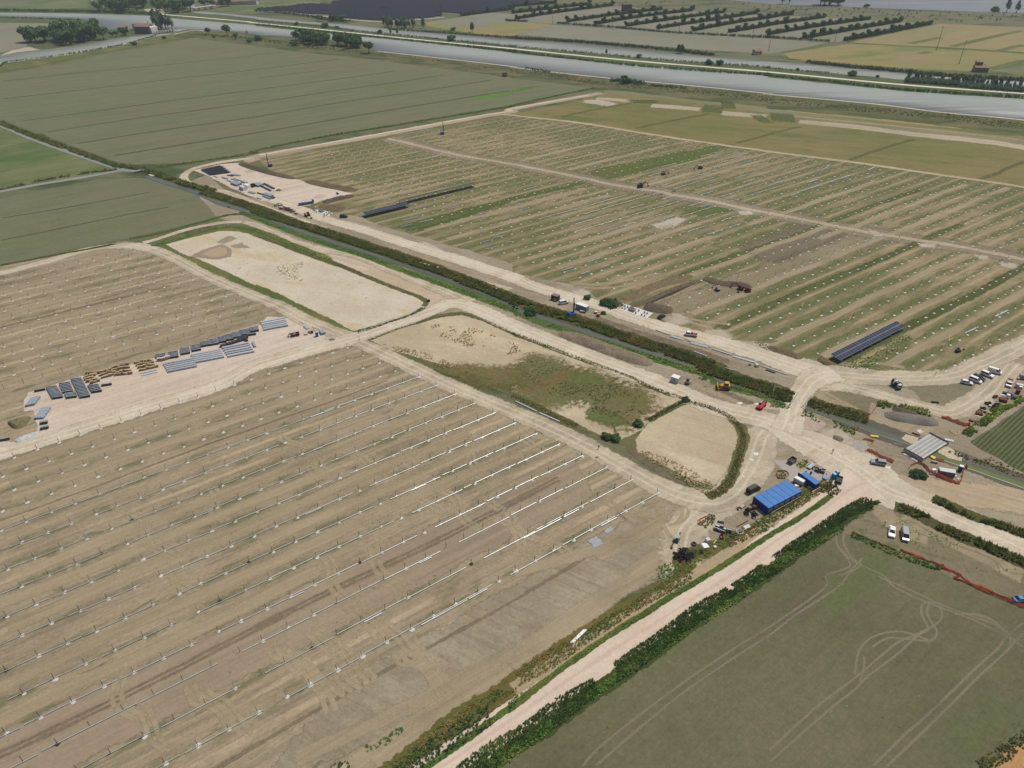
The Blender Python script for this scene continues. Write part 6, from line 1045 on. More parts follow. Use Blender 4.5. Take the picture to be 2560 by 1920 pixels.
# right-hand store beside the crop field (e4, e5)
for i, (tl, pos, size, an, mt, lb, cat, nm, shp, z) in enumerate([
    ('e5', (745, 975), (2.1, 1.8, .9), -28, RUST, 'large brown timber crate right of the white rail', 'crate', 'brown_crate', 'box', .1), ('e5', (720, 1100), (2.5, .22, .2), -28, WHITE, 'white rail leaning in front of the brown crate', 'rail', 'white_rail', 'box', .9),
    ('e5', (490, 1190), (1.5, .9, .5), -40, RUST, 'brown scrap boards, left heap at the netting corner', 'boards', 'scrap_boards', 'box', .1), ('e5', (650, 1240), (1.7, .9, .6), 55, RUST, 'brown scrap boards, right heap at the netting corner', 'boards', 'scrap_boards', 'box', .1),
    ('e5', (620, 1180), (1.6, .15, .1), 50, WOODG, 'grey plank on the brown scrap boards', 'plank', 'plank', 'box', .7), ('e5', (895, 910), (2.0, .3, .4), -32, DWHITE, 'pale timber pack behind the brown crate', 'timber', 'timber_pack', 'box', .6), ('e5', (1090, 950), (1.2, .8, .5), -30, WOOD, 'pale timber pack right of the brown crate', 'timber', 'timber_pack', 'box', .1),
    ('e5', (1520, 540), (2.4, 1.9, 1.0), -25, RUST, 'brown container pallet with white sheet on top', 'pallet', 'brown_pallet', 'box', .1), ('e5', (1470, 430), (1.8, .9, .25), -22, DWHITE, 'white sheet lying on the brown container pallet', 'sheet', 'white_sheet', 'box', 1.1),
    ('e5', (1665, 445), (1.1, 1.1, 1.1), -20, WHITE, 'white liquid tank cube on the brown pallet', 'tank', 'tank_cube', 'box', .6), ('e5', (1255, 440), (1.4, 1.2, .9), 30, BLACKP, 'black rounded machine with red fuel can', 'machine', 'black_machine', 'box', .1), ('e5', (1295, 450), (.5, .5, .6), 0, REDP, 'red fuel can standing on the black machine', 'fuel can', 'fuel_can', 'box', 1.0),
    ('e5', (1285, 535), (1.7, .18, .15), -22, WOOD, 'pale beam across the black rounded machine', 'beam', 'timber_beam', 'box', .9), ('e5', (1590, 320), (1.7, .9, .9), -15, NAVYP, 'dark navy crate below the open-bed truck', 'crate', 'navy_crate', 'box', .1), ('e5', (1750, 360), (1.6, .9, .8), -25, BLACKP, 'black crate between the navy crate and the tank cube', 'crate', 'black_crate', 'box', .1),
    ('e5', (1870, 460), (1.7, 1.2, .9), -40, BLACKP, 'black sheeted heap below the red cabin', 'heap', 'black_heap', 'box', .1), ('e5', (1990, 290), (1.3, 1.2, 1.6), -28, DREDP, 'dark red cabin with pale top beside the white crate', 'cabin', 'red_cabin', 'box', .1), ('e5', (2060, 195), (1.1, 1.0, .12), -28, WHITE, 'pale lid on top of the dark red cabin', 'cover', 'pale_cover', 'box', 1.75),
    ('e5', (2030, 110), (2.4, 1.3, 1.6), -25, DWHITE, 'tall white crate behind the dark red cabin', 'crate', 'white_crate', 'box', .1), ('e5', (1100, 715), (.9, .6, .4), 10, WHITE, 'white sack among the black coils', 'sack', 'white_sack', 'box', .3), ('e4', (2150, 800), (2.2, 1.8, 1.8), -25, GREYC, 'grey machine housing at the right frame edge', 'machine', 'grey_machine', 'box', .1), ('e4', (2030, 830), (.9, .7, .8), 0, WOOD, 'brown box left of the grey machine housing', 'box', 'brown_box', 'box', .1), ('e4', (2000, 910), (1.0, .2, .2), 0, DWHITE, 'pale beam end left of the grey machine housing', 'beam', 'pale_beam', 'box', .1)]):
    o = junk(tl, pos, size, an, mt, lb, cat, nm, z, .06, shp)
for i in range(6):
    p = A('e5', 1090+i*34, 800-i*36, .4); q = A('e5', 1310+i*34, 890-i*50, .4); m = MB(); m.tube((p[0], p[1], .32), (q[0], q[1], .32), .24, 10); tag(m.build('black_pipe', RUBBER), 'thick black pipe, %s from the front of the pipe row' % ordn(i+1), 'pipe', 'thick black pipes in a row')
# ================================================================== CULVERT PARTS
def culvert(tl, slab, box, pil, lb, bx=(3.2, 1.5)):
    P = [A(tl, *q, .1) for q in slab]; c = (sum(p[0] for p in P)/4, sum(p[1] for p in P)/4); sheet('concrete_slab', P, CONC, 19, .3, .2)
    x, y = A(tl, *box, .6); t = thing('concrete_basin', 'open concrete basin box on the pale slab, %s' % lb, 'concrete box', (x, y, .12), TH-R(78))
    for s in (-1, 1): MB().box(0, s*(bx[1]/2), 0, bx[0], .22, 1.3).build('side_wall', CONCR, t); MB().box(s*(bx[0]/2-.11), 0, 0, .22, bx[1]-.23, 1.3).build('end_wall', CONCR, t)
    for i, q in enumerate(pil):
        x, y = A(tl, *q, .5); t = thing('concrete_ring', 'short round concrete block, %s on the slab %s' % (ordn(i+1), lb), 'concrete block', (x, y, .12), 0, 'round concrete blocks on the slabs'); MB().cyl(0, 0, .45, .36, .9, seg=12).build('shaft', CONCR, t); MB().cyl(0, 0, .95, .36, .1, .3, seg=12).build('cap', WHITEC, t)
culvert('f5', [(270, 520), (350, 445), (735, 570), (650, 635)], (442, 520), [(310, 495), (345, 505), (382, 480), (345, 468), (318, 455), (536, 530), (495, 562), (578, 587), (617, 602), (616, 556), (655, 570)], 'beside the black saloon')
culvert('f3', [(1000, 545), (1060, 480), (1360, 580), (1280, 630)], (1135, 530), [(1010, 520), (1035, 545), (1070, 490), (1190, 590), (1230, 560), (1265, 590), (1300, 560), (1320, 590), (1240, 605), (1285, 570)], 'at the far yard entrance', (3.6, 1.8))
# ================================================================== BRIDGES
P = [A('e3', *q, 1.1) for q in ((1135, 395), (1385, 530), (1765, 290), (1500, 160))]; cx = sum(p[0] for p in P)/4; cy = sum(p[1] for p in P)/4; a = math.atan2(P[3][1]-P[0][1]+P[2][1]-P[1][1], P[3][0]-P[0][0]+P[2][0]-P[1][0]); L1 = (math.dist(P[0], P[3])+math.dist(P[1], P[2]))/2; W1 = (math.dist(P[0], P[1])+math.dist(P[2], P[3]))/2
t = thing('concrete_bridge', 'new pale concrete bridge deck across the canal', 'bridge', (cx, cy, 0.05), a)
n = 13
for i in range(n): MB().box(0, -W1/2+(i+.5)*W1/n, .75, L1, W1/n-.05, .40).build('deck_plank', plain('deck_concrete_%d' % (i*5 % 3), col(*[(200, 198, 190), (180, 178, 170), (164, 162, 156)][i*5 % 3]), .9, 0, .06, .5), t)
for s in (-1, 1):
    MB().box(s*(L1/2+.3), 0, .5, .55, W1+1.3, .9, bev=.08).build('end_beam', CONCR, t); MB().box(s*(L1/2+.3), 0, 1.42, .3, W1+1.0, .18).build('coping', DGREY, t); MB().box(0, s*(W1/2+.12), .7, L1, .22, .55).build('edge_beam', CONCW, t); MB().box(s*(L1/2-.3), 0, -.1, .8, W1, .84).build('abutment', CONCR, t)
for i, (q, s, an) in enumerate((((1165, 470), (2.6, 1.4), -32), ((1275, 545), (2.2, 1.3), -60), ((1352, 112), (1.9, 1.8), 25), ((1800, 245), (2.8, 1.2), -30))): junk('e3', q, (s[0], s[1], .18), an, CONCW, 'pale flat slab lying %s the new bridge' % ('left of', 'in front of', 'behind', 'right of')[i], 'slab', 'concrete_slab_piece')
junk('e3', (650, 195), (2.6, .9, .5), -15, YELP, 'yellow topped trough on the canal edge', 'trough', 'yellow_trough'); junk('e3', (1550, 520), (1.5, 1.2, .5), -60, YELP, 'yellow square crate beside the new bridge', 'crate', 'yellow_crate'); junk('e3', (1640, 545), (3.2, 1.6, .15), -28, RUST, 'dark brown plate beside the yellow crate', 'plate', 'rusty_plate'); junk('e3', (1570, 590), (1.9, .8, .6), -22, CONCR, 'grey roll below the yellow crate', 'roll', 'grey_roll', shape='cyl')
junk('e3', (1000, 310), (2.6, .25, .2), -24, WOODG, 'short timber on the canal slope left of the bridge', 'timber', 'timber_piece'); junk('e3', (1290, 155), (2.6, .5, .4), -38, RUST, 'rusty beam behind the new bridge', 'beam', 'rusty_beam')
# cabin by the bridge
x, y = A('e3', 1760, 750, 1.3); t = thing('site_trailer', 'grey fronted site trailer with pale roof behind red netting', 'trailer', (x, y, .1), TH-R(52)); MB().box(0, 0, .3, 4.6, 1.9, 1.9).build('wall', plain('trailer_grey', col(104, 104, 116), .6), t); MB().prism([(-2.4, 2.2), (-2.35, 2.35), (2.35, 2.35), (2.4, 2.2)], -.95, 1.0).build('roof', DWHITE, t); wheels(t, (-.5, .5), .9, .3)
junk('e3', (1560, 720), (1.4, 1.0, .9), 10, WHITE, 'white sacks left of the site trailer', 'sacks', 'white_sack', bev=.25, z=.1); junk('e3', (1545, 770), (1.7, .5, .4), -22, plain('pink_sheet', col(226, 196, 200), .8), 'pinkish white sheet in front of the white sacks', 'sheet', 'pink_sheet'); junk('e3', (1890, 805), (.8, .5, .5), 20, WHITE, 'white bag right of the site trailer', 'bag', 'white_bag', bev=.12); junk('e3', (1940, 850), (.6, .5, .4), 20, WHITE, 'small white bag inside the netting corner', 'bag', 'small_bag', bev=.12)
# existing small bridge with white rails
for i, (s, lb) in enumerate((("c4 190,182 262,70", 'white metal railing on the left side of the dirt bridge'), ("c4 292,205 362,108", 'white metal railing on the right side of the dirt bridge'))): rail(s, lb, WHITE, 1.0, True, 1.6, 'bridge_railing', .09); p, q = L(s); tag(MB().bar((p[0], p[1], .3), (q[0], q[1], .3), .35, .5).build('bridge_kerb', CONCR), 'concrete kerb under the %s railing of the dirt bridge' % ('left' if i == 0 else 'right'), 'kerb')
x, y = A('f6', 2020, 590); t = thing('gauge_post', 'white curved pipe post beside the dirt bridge', 'post', (x, y, 0), 0); MB().tube((0, 0, 0), (0, 0, 2.2), .06, 6).tube((0, 0, 2.2), (.5, .4, 3.1), .05, 6).tube((.5, .4, 3.1), (1.6, .3, 3.3), .05, 6).tube((1.6, .3, 3.3), (2.6, -.4, 2.9), .05, 6).build('pipe', WHITE, t); MB().box(-.2, 0, 1.6, .3, .2, .3).build('gauge_box', WHITE, t)
# culvert bridge of the far canal and weir
p = A('a1', 1160, 1485, .8); q = A('a1', 1250, 1468, .8); t = thing('canal_culvert', 'small concrete culvert bridge over the far canal junction', 'bridge', (p[0], p[1], .1)); MB().bar((0, 0, .9), (q[0]-p[0], q[1]-p[1], .9), 2.2, .4).build('deck', CONCW, t); MB().bar((0, -1.2, 1.1), (q[0]-p[0], q[1]-p[1]-1.2, 1.1), .2, .5).build('parapet', DWHITE, t)
p = A('a1', 1300, 1500, .5); tag(MB().bar((p[0], p[1], .1), (p[0]+4, p[1]-5, .3), 3, .4).build('concrete_apron', CONCW), 'pale concrete apron right of the far canal culvert', 'apron')
# ================================================================== ORANGE NETTING
def net(s, label, mat=NET, h=1.0, seed=1, z0=.1):
    P = resample(L(s), lambda p: .9); t = thing('netting_fence', label, 'netting', (P[0][0], P[0][1], .06)); o = P[0]; rg = random.Random(seed); V = []; F = []
    for i, p in enumerate(P):
        hh = h*(.65+.45*rg.random()); dx, dy = rg.uniform(-.25, .25), rg.uniform(-.25, .25)
        V += [(p[0]-o[0], p[1]-o[1], 0), (p[0]-o[0]+dx*.5, p[1]-o[1]+dy*.5, hh*.5), (p[0]-o[0]+dx, p[1]-o[1]+dy, hh), (p[0]-o[0]+.05, p[1]-o[1]+.05, 0)]
    for i in range(len(P)-1):
        for k in range(2): F.append((i*4+k, i*4+4+k, i*4+5+k, i*4+1+k))
    obj_of(raw_mesh('net', V, F, mat), 'net', t)
    for i in range(0, len(P), 3): MB().tube((P[i][0]-o[0], P[i][1]-o[1], 0), (P[i][0]-o[0], P[i][1]-o[1], h*1.15), .035, 5).build('stake', RUST, t)
    return t
for i, (s, lb, m_, h_) in enumerate([("c4 850,305 905,245 950,178", 'orange netting left of the grey spoil heap', NET, 1.0), ("c4 722,445 750,405 782,380", 'short orange netting at the canal edge', NET, 1.1), ("c4 820,480 870,490 915,500 885,528", 'orange netting around the small pit', NET, .9), ("c4 835,600 850,572 910,600 950,620 1000,650 1080,680", 'orange netting behind the silver off-roader', NET, 1.3), ("c4 1498,290 1600,325 1700,365 1740,355 1735,385 1690,405 1670,430", 'orange netting below the right hand store', NET, 1.3), ("c4 1212,745 1235,705 1290,688 1345,700 1375,745 1400,775", 'orange netting around the dark bush', NETR, 1.0), ("c4 1400,775 1450,790 1580,850 1655,868", 'red netting in front of the site trailer', NETR, 1.3), ("c4 1655,868 1680,780 1705,715 1720,735", 'red netting right of the dark teal toilet', NET, 1.3), ("e1 745,520 800,570 900,560 985,505 940,450 850,425 760,440 745,520", 'orange netting ring round the small grass island', NETR, .6), ("e2 760,260 830,220 930,165 980,120", 'orange netting along the grass ring', NETR, .7), ("c4 740,1290 900,1360 1010,1400 1110,1440", 'orange tape fence along the crop field corner', plain('orange_tape', col(224, 140, 60), .8), .5), ("c4 1140,1440 1300,1500 1500,1580 1660,1659 d4 1600,20 1900,130 2212,268 2700,430", 'long red netting fence along the crop field', NETR, 0.8), ("c4 1160,1450 1400,1545 1660,1659 d4 1800,110 2212,280 2700,440", 'second red netting layer along the crop field', NET, .6)]): net(s, lb, m_, h_, i)
# timber offcuts by the netting
rg = random.Random(9)
for i in range(12): x, y = A('e3', 1880+rg.uniform(-60, 60), 120+rg.uniform(-55, 55), .2); an = rg.random()*3.1; o = MB().box(0, 0, 0, rg.uniform(.8, 1.6), .14, .10).build('offcut', WOOD); o.location = (x, y, .1+.1*(i % 3)); o.rotation_euler = (0, R(rg.uniform(-8, 8)), an); tag(o, 'pale timber offcut in the loose heap by the netting corner', 'offcut', 'loose timber offcuts by the netting')
for s in ("b4 290,990 305,965", "b4 1560,1290 1570,1245", "b4 1560,1290 1595,1272", "b4 700,1110 715,1085"): p, q = L(s); tag(MB().bar((p[0], p[1], .2), (q[0], q[1], .5), .22, .15).build('timber_stake', WOOD), 'loose timber piece among the piles, %d m out' % int(p[1]), 'timber', 'loose timber pieces among the piles')
# ================================================================== SOLAR TABLES
def solar_table(corners, z, n, label, tilt=0.0, lag=None, sh=0.0):
    """corners (a0,a1,b centre) in the row frame"""
    a0, a1, b, wd = corners; x, y = rc((a0+a1)/2, b); t = thing('solar_table', label, 'solar panels', (x, y, 0), TH); ln = a1-a0; pw = ln/n
    me = MB().box(0, 0, 0, pw-.14, wd/2-.20, .05).build('x', PANELM); m2 = me.data; bpy.data.objects.remove(me); fm = MB().box(0, 0, -.03, pw-.02, wd/2-.06, .06).build('x', PFRAME); f2 = fm.data; bpy.data.objects.remove(fm)
    for i in range(n):
        for s in (-1, 1): yy = s*(wd/4+.06); o = obj_of(m2, 'solar_panel', t); o.location = (-ln/2+(i+.5)*pw, yy*math.cos(tilt), z+yy*math.sin(tilt)); o.rotation_euler = (tilt, 0, 0); f = obj_of(f2, 'frame', o)
    MB().box(0, 0, z-.32, ln, .15, .15).build('torque_tube', STEEL, t)
    k = max(3, int(ln/6.9)+1)
    for i in range(k): o = obj_of(POSTM, 'post', t); o.location = (-ln/2+.5+(ln-1)*i/(k-1), 0, 0); o.scale = (1, 1, (z-.2)/2.4)
    return t
def rfz(tl, x, y, z): return rf(*A(tl, x, y, z))
c0, c1, c2, c3 = rfz('b4', 540, 1410, 2.3), rfz('b4', 622, 1445, 1.6), rfz('b4', 1192, 1152, 1.6), rfz('b4', 1105, 1125, 2.3)
solar_table(((c0[0]+c1[0])/2, (c2[0]+c3[0])/2, (c0[1]+c1[1]+c2[1]+c3[1])/4, 4.7), 2.0, 27, 'near solar table of two dark panel rows beside the road bend', R(7))
c0, c2 = rfz('b2', 930, 182, 2.3), rfz('b2', 1318, 96, 2.3); solar_table((c0[0], c2[0], (c0[1]+c2[1])/2, 4.7), 2.2, 28, 'long solar table at the far yard, lower left one', R(4))
c0, c2 = rfz('b2', 1222, 65, 2.8), rfz('a2', 1900, 1578, 2.8); solar_table((c0[0], c2[0], (c0[1]+c2[1])/2, 4.7), 2.6, 44, 'longest solar table, upper right one with bluish shine', R(-12))
# existing solar farm beyond the river
FP = [L("a2 -40,86 250,62 430,40 700,48 1000,76 1400,92 1640,122 1610,142 1370,166 1100,180 800,160 650,128 480,120 250,98 0,96"), L("a2 640,22 860,0 1000,-25 1700,-30 2212,-12 a3 60,0 300,18 400,24 130,50 0,70 a2 2212,92 1800,118 1560,100 1300,80 1130,68 980,72 800,58 680,48")]
fa = math.atan2(*(lambda p, q: (q[1]-p[1], q[0]-p[0]))(A('a2', 700, 60), A('a2', 1600, 128))); ca, sa = math.cos(fa), math.sin(fa); nrow = 0
for pi_, FPp in enumerate(FP):
    rr = [(x*ca+y*sa, -x*sa+y*ca) for x, y in FPp]; b0, b1 = min(q[1] for q in rr), max(q[1] for q in rr); b = b0+3
    while b < b1:
        xs = []
        for i in range(len(rr)):
            (x1, y1), (x2, y2) = rr[i-1], rr[i]
            if (y1 > b) != (y2 > b): xs.append(x1+(x2-x1)*(b-y1)/(y2-y1))
        xs.sort()
        for j in range(0, len(xs)-1, 2):
            q0, q1 = xs[j]+RNG.uniform(0, 8), xs[j+1]-RNG.uniform(0, 8)
            if q1-q0 < 8: continue
            nrow += 1; t = thing('solar_row', 'dark solar row beyond the river, %s from the front in the %s block' % (ordn(int((b-b0)/8.5)+1), ('lower', 'upper')[pi_]), 'solar panels', ((q0+q1)/2*ca-b*sa, (q0+q1)/2*sa+b*ca, 0), fa, 'rows of the solar farm beyond the river')
            o = MB().box(0, 0, 0, q1-q0, 6.8, .12).build('panel_bank', FARPAN, t); o.location = (0, 0, 1.9); o.rotation_euler = (R(18), 0, 0)
            if (q1-q0) < 900: MB().box(0, 1.5, 0, q1-q0-4, .2, 2.0).build('support', DGREY, t)
        b += 8.5
ribbon('sand_strip', "a2 0,92 480,128 800,168 1100,186 1400,170 1640,148", 5, PALEP, 12, 2, 2); ribbon('sand_strip', "a2 830,112 1000,95 900,108 1050,90", 14, PALEP, 12, 3, 3)
# ================================================================== FAR BUILDINGS, BRIDGE, POLES
def house(tl, pos, sz, hz, yaw, wall, label, roofh=2.2, roofm=TILE, cat='house', name='house', chim=True, wins=3):
    x, y = A(tl, *pos); lx, ly = sz; t = thing(name, label, cat, (x, y, 0), yaw); MB().box(0, 0, 0, lx, ly, hz).build('wall', wall, t)
    r = MB().prism([(-ly/2-.4, hz), (0, hz+roofh), (ly/2+.4, hz)], -lx/2-.4, lx/2+.4).build('roof', roofm, t); r.rotation_euler = (0, 0, R(90))
    if chim: c = MB().box(lx*.25, ly*.15, hz+roofh*.4, .9, .9, roofh).build('chimney', wall, t)
    for i in range(wins):
        for s in (-1, 1): f = MB().box(-lx/2+(i+.8)*lx/(wins+.6), s*(ly/2+.03), hz*.45, 1.1, .06, 1.3).build('window', DGREY, t)
    return t
house('a1', (1070, 272), (14, 10), 6, .2, PLAST, 'small tiled house with pale walls on the river spit')
house('a1', (1185, 262), (9, 7), 9, .1, PLAST, 'tall narrow pale mill tower between the two river houses', 1.0)
t = house('a1', (1262, 285), (24, 16), 9.5, R(-14), PLASG, 'big old mill with tiled roof at the weir', 3.5, wins=4); x, y = A('a1', 1320, 285); t = thing('white_building', 'white gabled building joined beside the old mill', 'building', (x, y, 0), R(-14)); MB().prism([(-5, 0), (5, 0), (4, 8), (0, 11), (-5, 8)], -7, 7).build('wall', WHITEC, t); MB().box(0, -7.05, 4, 2, .1, 3).build('window', DGREY, t)
p, q = L("a1 1340,300 1500,278"); t = thing('weir', 'grey weir with gate frames beside the old mill', 'weir', (p[0], p[1], 0)); MB().bar((0, 0, 2.2), (q[0]-p[0], q[1]-p[1], 2.2), 3, 1).build('walkway', CONCR, t)
for i in range(8): k = i/7; MB().box((q[0]-p[0])*k, (q[1]-p[1])*k, 0, 1.5, 3.4, 4.5).build('pier', CONCR, t)
house('a1', (600, 275), (8, 6), 4, 0, PLAST, 'pale hut hidden among the island trees', 1.5, wins=2, chim=False)
house('a1', (1740, 15), (10, 8), 7, .2, PLAST, 'pale house at the top edge above the river bridge', 2); house('a1', (1960, 40), (50, 12), 5, R(-4), PLAST, 'long low farm building at the top edge, left one', 2.5, wins=8); house('a1', (2090, 38), (34, 12), 6, R(-4), PLAST, 'long farm building at the top edge, right one', 3, wins=6); house('a1', (2195, 38), (14, 10), 7, R(-4), WHITEC, 'white farm house at the right end of the farm', 2)
p, q = L("a1 1655,100 1870,72"); t = thing('road_bridge', 'flat road bridge over the side channel beyond the river', 'bridge', (p[0], p[1], 0)); MB().bar((0, 0, 5), (q[0]-p[0], q[1]-p[1], 5), 7, 1.2).build('deck', CONCW, t)
for k in (.1, .32, .55, .8): MB().box((q[0]-p[0])*k, (q[1]-p[1])*k, 0, 1.6, 6, 4.5).build('pier', CONCR, t)
house('a3', (990, 92), (15, 12), 10, .1, plain('ruin_stone', col(120, 102, 90), .9), 'square brown ruined farmhouse among the tree rows', 1.2, plain('ruin_roof', col(128, 108, 92), .9), wins=3)
house('a3', (2115, 470), (9, 7), 4, .2, PLAST, 'reddish roofed fishing hut on the side channel', 2); house('a4', (1830, 618), (13, 9), 4.5, R(-14), plain('ruin_stone2', col(150, 132, 112), .9), 'ruined farmhouse with tower, right of the meadows', 1.8, wins=2); house('a4', (1802, 612), (6, 6), 9, R(-14), plain('ruin_stone3', col(138, 122, 104), .9), 'square ruined tower beside the far right farmhouse', 1.2, wins=1, chim=False)
for i, (tl, px, py, hh) in enumerate([('a3', 352, 210, 16), ('a3', 866, 252, 12), ('a3', 1441, 292, 12), ('a3', 2076, 332, 16), ('a4', 578, 356, 16), ('a4', 1455, 432, 26), ('a4', 1650, 552, 24), ('a2', 450, 112, 14), ('a2', 866, 162, 14), ('a2', 1602, 138, 16), ('a4', 5, 440, 12)]):
    x, y = A(tl, px, py); t = thing('power_pole', 'thin power pole, %d m high, %d m from the camera foot' % (hh, int(math.hypot(x, y))), 'pole', (x, y, 0), .3, 'power poles beyond the river'); MB().tube((0, 0, 0), (0, 0, hh), .28, 6, .18).build('mast', DGREY, t); MB().box(0, 0, hh-1.2, 3.2, .2, .2).build('crossarm', DGREY, t); MB().box(0, 0, 0, 1.6, 1.6, .8).build('footing', CONCR, t)
# ================================================================== SPOIL HEAPS
def heap(name, s, width, h, mat, label, seed=1, rough=.5, cat='heap'):
    P = smooth(L(s)); Q = resample(P, lambda p: .7); V = []; m = 15; n = len(Q)
    for i, q in enumerate(Q):
        nx_, ny_ = offs(Q, i); e = min(1, i/(n*.18+1), (n-1-i)/(n*.18+1)); e = math.sin(max(0, e)*math.pi/2)
        for k in range(m):
            u = k/(m-1)*2-1; o = u*width/2*(.55+.45*e); x, y = q[0]+nx_*o, q[1]+ny_*o; pr = max(0, math.cos(u*math.pi/2))**.8*e
            V.append((x, y, -.05+h*pr*(.75+.5*noise.noise(Vector((x*.2, y*.2, seed))))+pr*rough*(noise.noise(Vector((x*.9, y*.9, seed+4)))+.6*noise.noise(Vector((x*2.2, y*2.2, seed))))+(.1 if pr > .05 else 0)))
    F = [(i*m+k, i*m+k+1, (i+1)*m+k+1, (i+1)*m+k) for i in range(n-1) for k in range(m-1)]
    return tag(obj_of(raw_mesh(name, V, F, mat, {'fade': [1.0]*len(V), 'across': [9.0]*len(V)}), name), label, cat)
RUB = ground('rubble', col(134, 120, 100), col(116, 104, 88), streak=.2, grain=.7, nx=1.5, alpha=False, ang=R(-32)); SPD = ground('spoil_dark', col(104, 92, 76), col(88, 78, 64), streak=.2, grain=.6, nx=1.4, alpha=False); SPG = ground('spoil_grey', col(128, 122, 112), col(112, 106, 98), streak=.2, grain=.4, nx=1.4, alpha=False); SPB = ground('spoil_brown', col(122, 106, 82), col(104, 92, 70), streak=.2, grain=.6, nx=1.4, alpha=False)
heap('rubble_heap', "b3 400,1215 560,1262 750,1330 1000,1420 1220,1490", 8.5, 1.5, RUB, 'long brown rubble heap beside the main gravel road', 1, .5)
heap('spoil_heap', "c4 1000,265 1150,290 1350,320 1470,330", 6.5, 1.6, SPG, 'smooth grey spoil heap behind the new bridge', 2, .2); heap('spoil_heap', "c4 1070,215 1200,245 1290,262", 4, 1.2, SPD, 'dark spoil heap behind the smooth grey one', 3)
heap('spoil_heap', "b2 545,120 660,140 770,150", 11, 1.8, SPB, 'brown weedy spoil heap at the far yard', 4, .6); heap('spoil_heap', "b2 580,95 700,60 850,30", 7, 1.4, SPD, 'dark spoil ridge between far yard and piles', 5, .6)
heap('scrub_ridge', "f2 1010,160 1300,255 1700,370 2212,490", 7, 1.0, SPD, 'dark scrubby ridge along the far yard edge', 6, .5); heap('scrub_ridge', "a2 430,1560 650,1610 880,1650", 9, 1.2, SPB, 'brown scrubby ridge among the first piles of the far field', 6, .6)
heap('spoil_heap', "b3 1140,985 1280,1010 1390,1020", 9, 1.8, SPD, 'dark spoil mound above the black saloon', 7, .5); heap('spoil_heap', "b3 930,930 1050,900 1200,830 1400,770 1560,720", 6, .8, SPB, 'broken brown ridge along the dug trench', 8, .6); heap('spoil_heap', "b3 1020,1000 1200,930 1400,840 1640,765", 3.4, .7, SPD, 'thin dark ridge along the dug trench', 9, .4)
heap('spoil_heap', "b3 1660,740 1800,790 1960,800 2070,830", 6, 1.0, SPD, 'dark wet spoil behind the trenching machines', 10, .5); heap('spoil_heap', "b4 430,1440 480,1460 540,1500", 5, 1.2, SPB, 'brown rubble mound left of the near solar table', 11, .5); heap('spoil_heap', "b4 0,1340 100,1370 300,1440", 5, .7, SPB, 'low brown ridge along the road bend', 12, .5)
heap('brush_heap', "c1 90,370 160,340 250,330", 8, 1.7, ground('brush', col(126, 118, 88), col(104, 98, 70), streak=.2, grain=.7, nx=2, alpha=False), 'brown brush heap left of the pale stacks', 13, .8); heap('pale_mound', "f1 1800,1010 1880,985 1960,995", 1.8, .6, SPG, 'small grey mound on the white lime patch', 14, .2)
heap('rubble_heap', "c4 560,460 600,470 650,490", 3.2, .7, SPG, 'small grey rubble heap on the white patch by the canal', 15, .3); heap('rubble_heap', "c1 130,500 200,470 330,420", 3.5, .8, plain('white_rubble', col(196, 196, 194), .9, 0, .2, 1), 'white rubble and sheeting at the yard entrance', 16, .4)
sheet('pit', "c4 720,530 790,500 870,545 800,590", ground('pit_pale', col(190, 184, 174), col(160, 152, 140), streak=.2, grain=.5, nx=2), 19, .8, .4); ribbon('trench', "b3 1145,975 1400,870 1640,765 1720,785 1850,800 2000,800", 1.2, ground('trench_dark', col(66, 58, 48), col(56, 50, 42), streak=.1), 19, .3, .2)
# ================================================================== VEGETATION STRIPS
def strip(name, s, width, dens, h, sz, mat, label, seed=1, gap=0.0, blades=4): return tufts(name, strip_pts(s, width, dens, seed, gap), h, sz, mat, label, 'vegetation', 'stuff', seed, blades)
CR = "b1 1750,5 1950,60 2212,145 b2 0,168 300,262 700,385 1000,485 1250,570 1600,690 2212,930 b3 0,945 250,1020 550,1110 900,1235 1300,1365 1700,1500 f6 760,110 1100,240 1500,380 1900,500 c4 60,80 215,125"
REEDG = ground('reed_ground', col(70, 76, 42), col(92, 84, 50), streak=.2, grain=.6, rag=1.6, nx=1.2)
ribbon('reed_bed', CR, 9.5, REEDG, 16, 1.5, 1.0)
strip('reeds', CR, 7.6, 5.0, 1.4, .65, REED, 'dense brown green reed belt along the far side of the canal', 1, .18); strip('reeds', CR, 7.2, 2.4, 1.6, .65, REEDB, 'brown reed tops in the canal belt', 2, .32)
CN = "b1 2080,175 2212,220 b2 0,235 300,340 650,460 1000,570 1250,670 1600,790 2212,1015 b3 0,1045 250,1125 550,1220 900,1330 1300,1455 1700,1585 f6 780,300 1100,400 1500,510 1900,640 2212,770 c4 30,180 190,200"
ribbon('grass_bank', CN, 4.2, ground('bank_green', col(74, 96, 46), col(90, 104, 54), streak=.2, grain=.5, rag=1.6), 15, 1.2, .8); strip('bank_grass', CN, 3.2, 3.2, .7, .5, GRASS, 'green grass bank along the near side of the canal', 3, .25)
CR0 = "a1 0,1060 250,1165 550,1272 800,1360 1000,1432 1150,1450 1300,1490 1450,1540 1620,1600 1850,1659"; ribbon('reed_bed', CR0, 7, REEDG, 16, 1.5, 1); strip('reeds', CR0, 6, 1.6, 2.2, 1.0, REED, 'reed belt along the far left canal', 4, .1); strip('reeds', "a1 0,1640 300,1572 700,1505 1010,1465", 4, 1.2, 1.8, 1.0, SCRUB, 'pale reeds on the left branch canal', 5, .1)
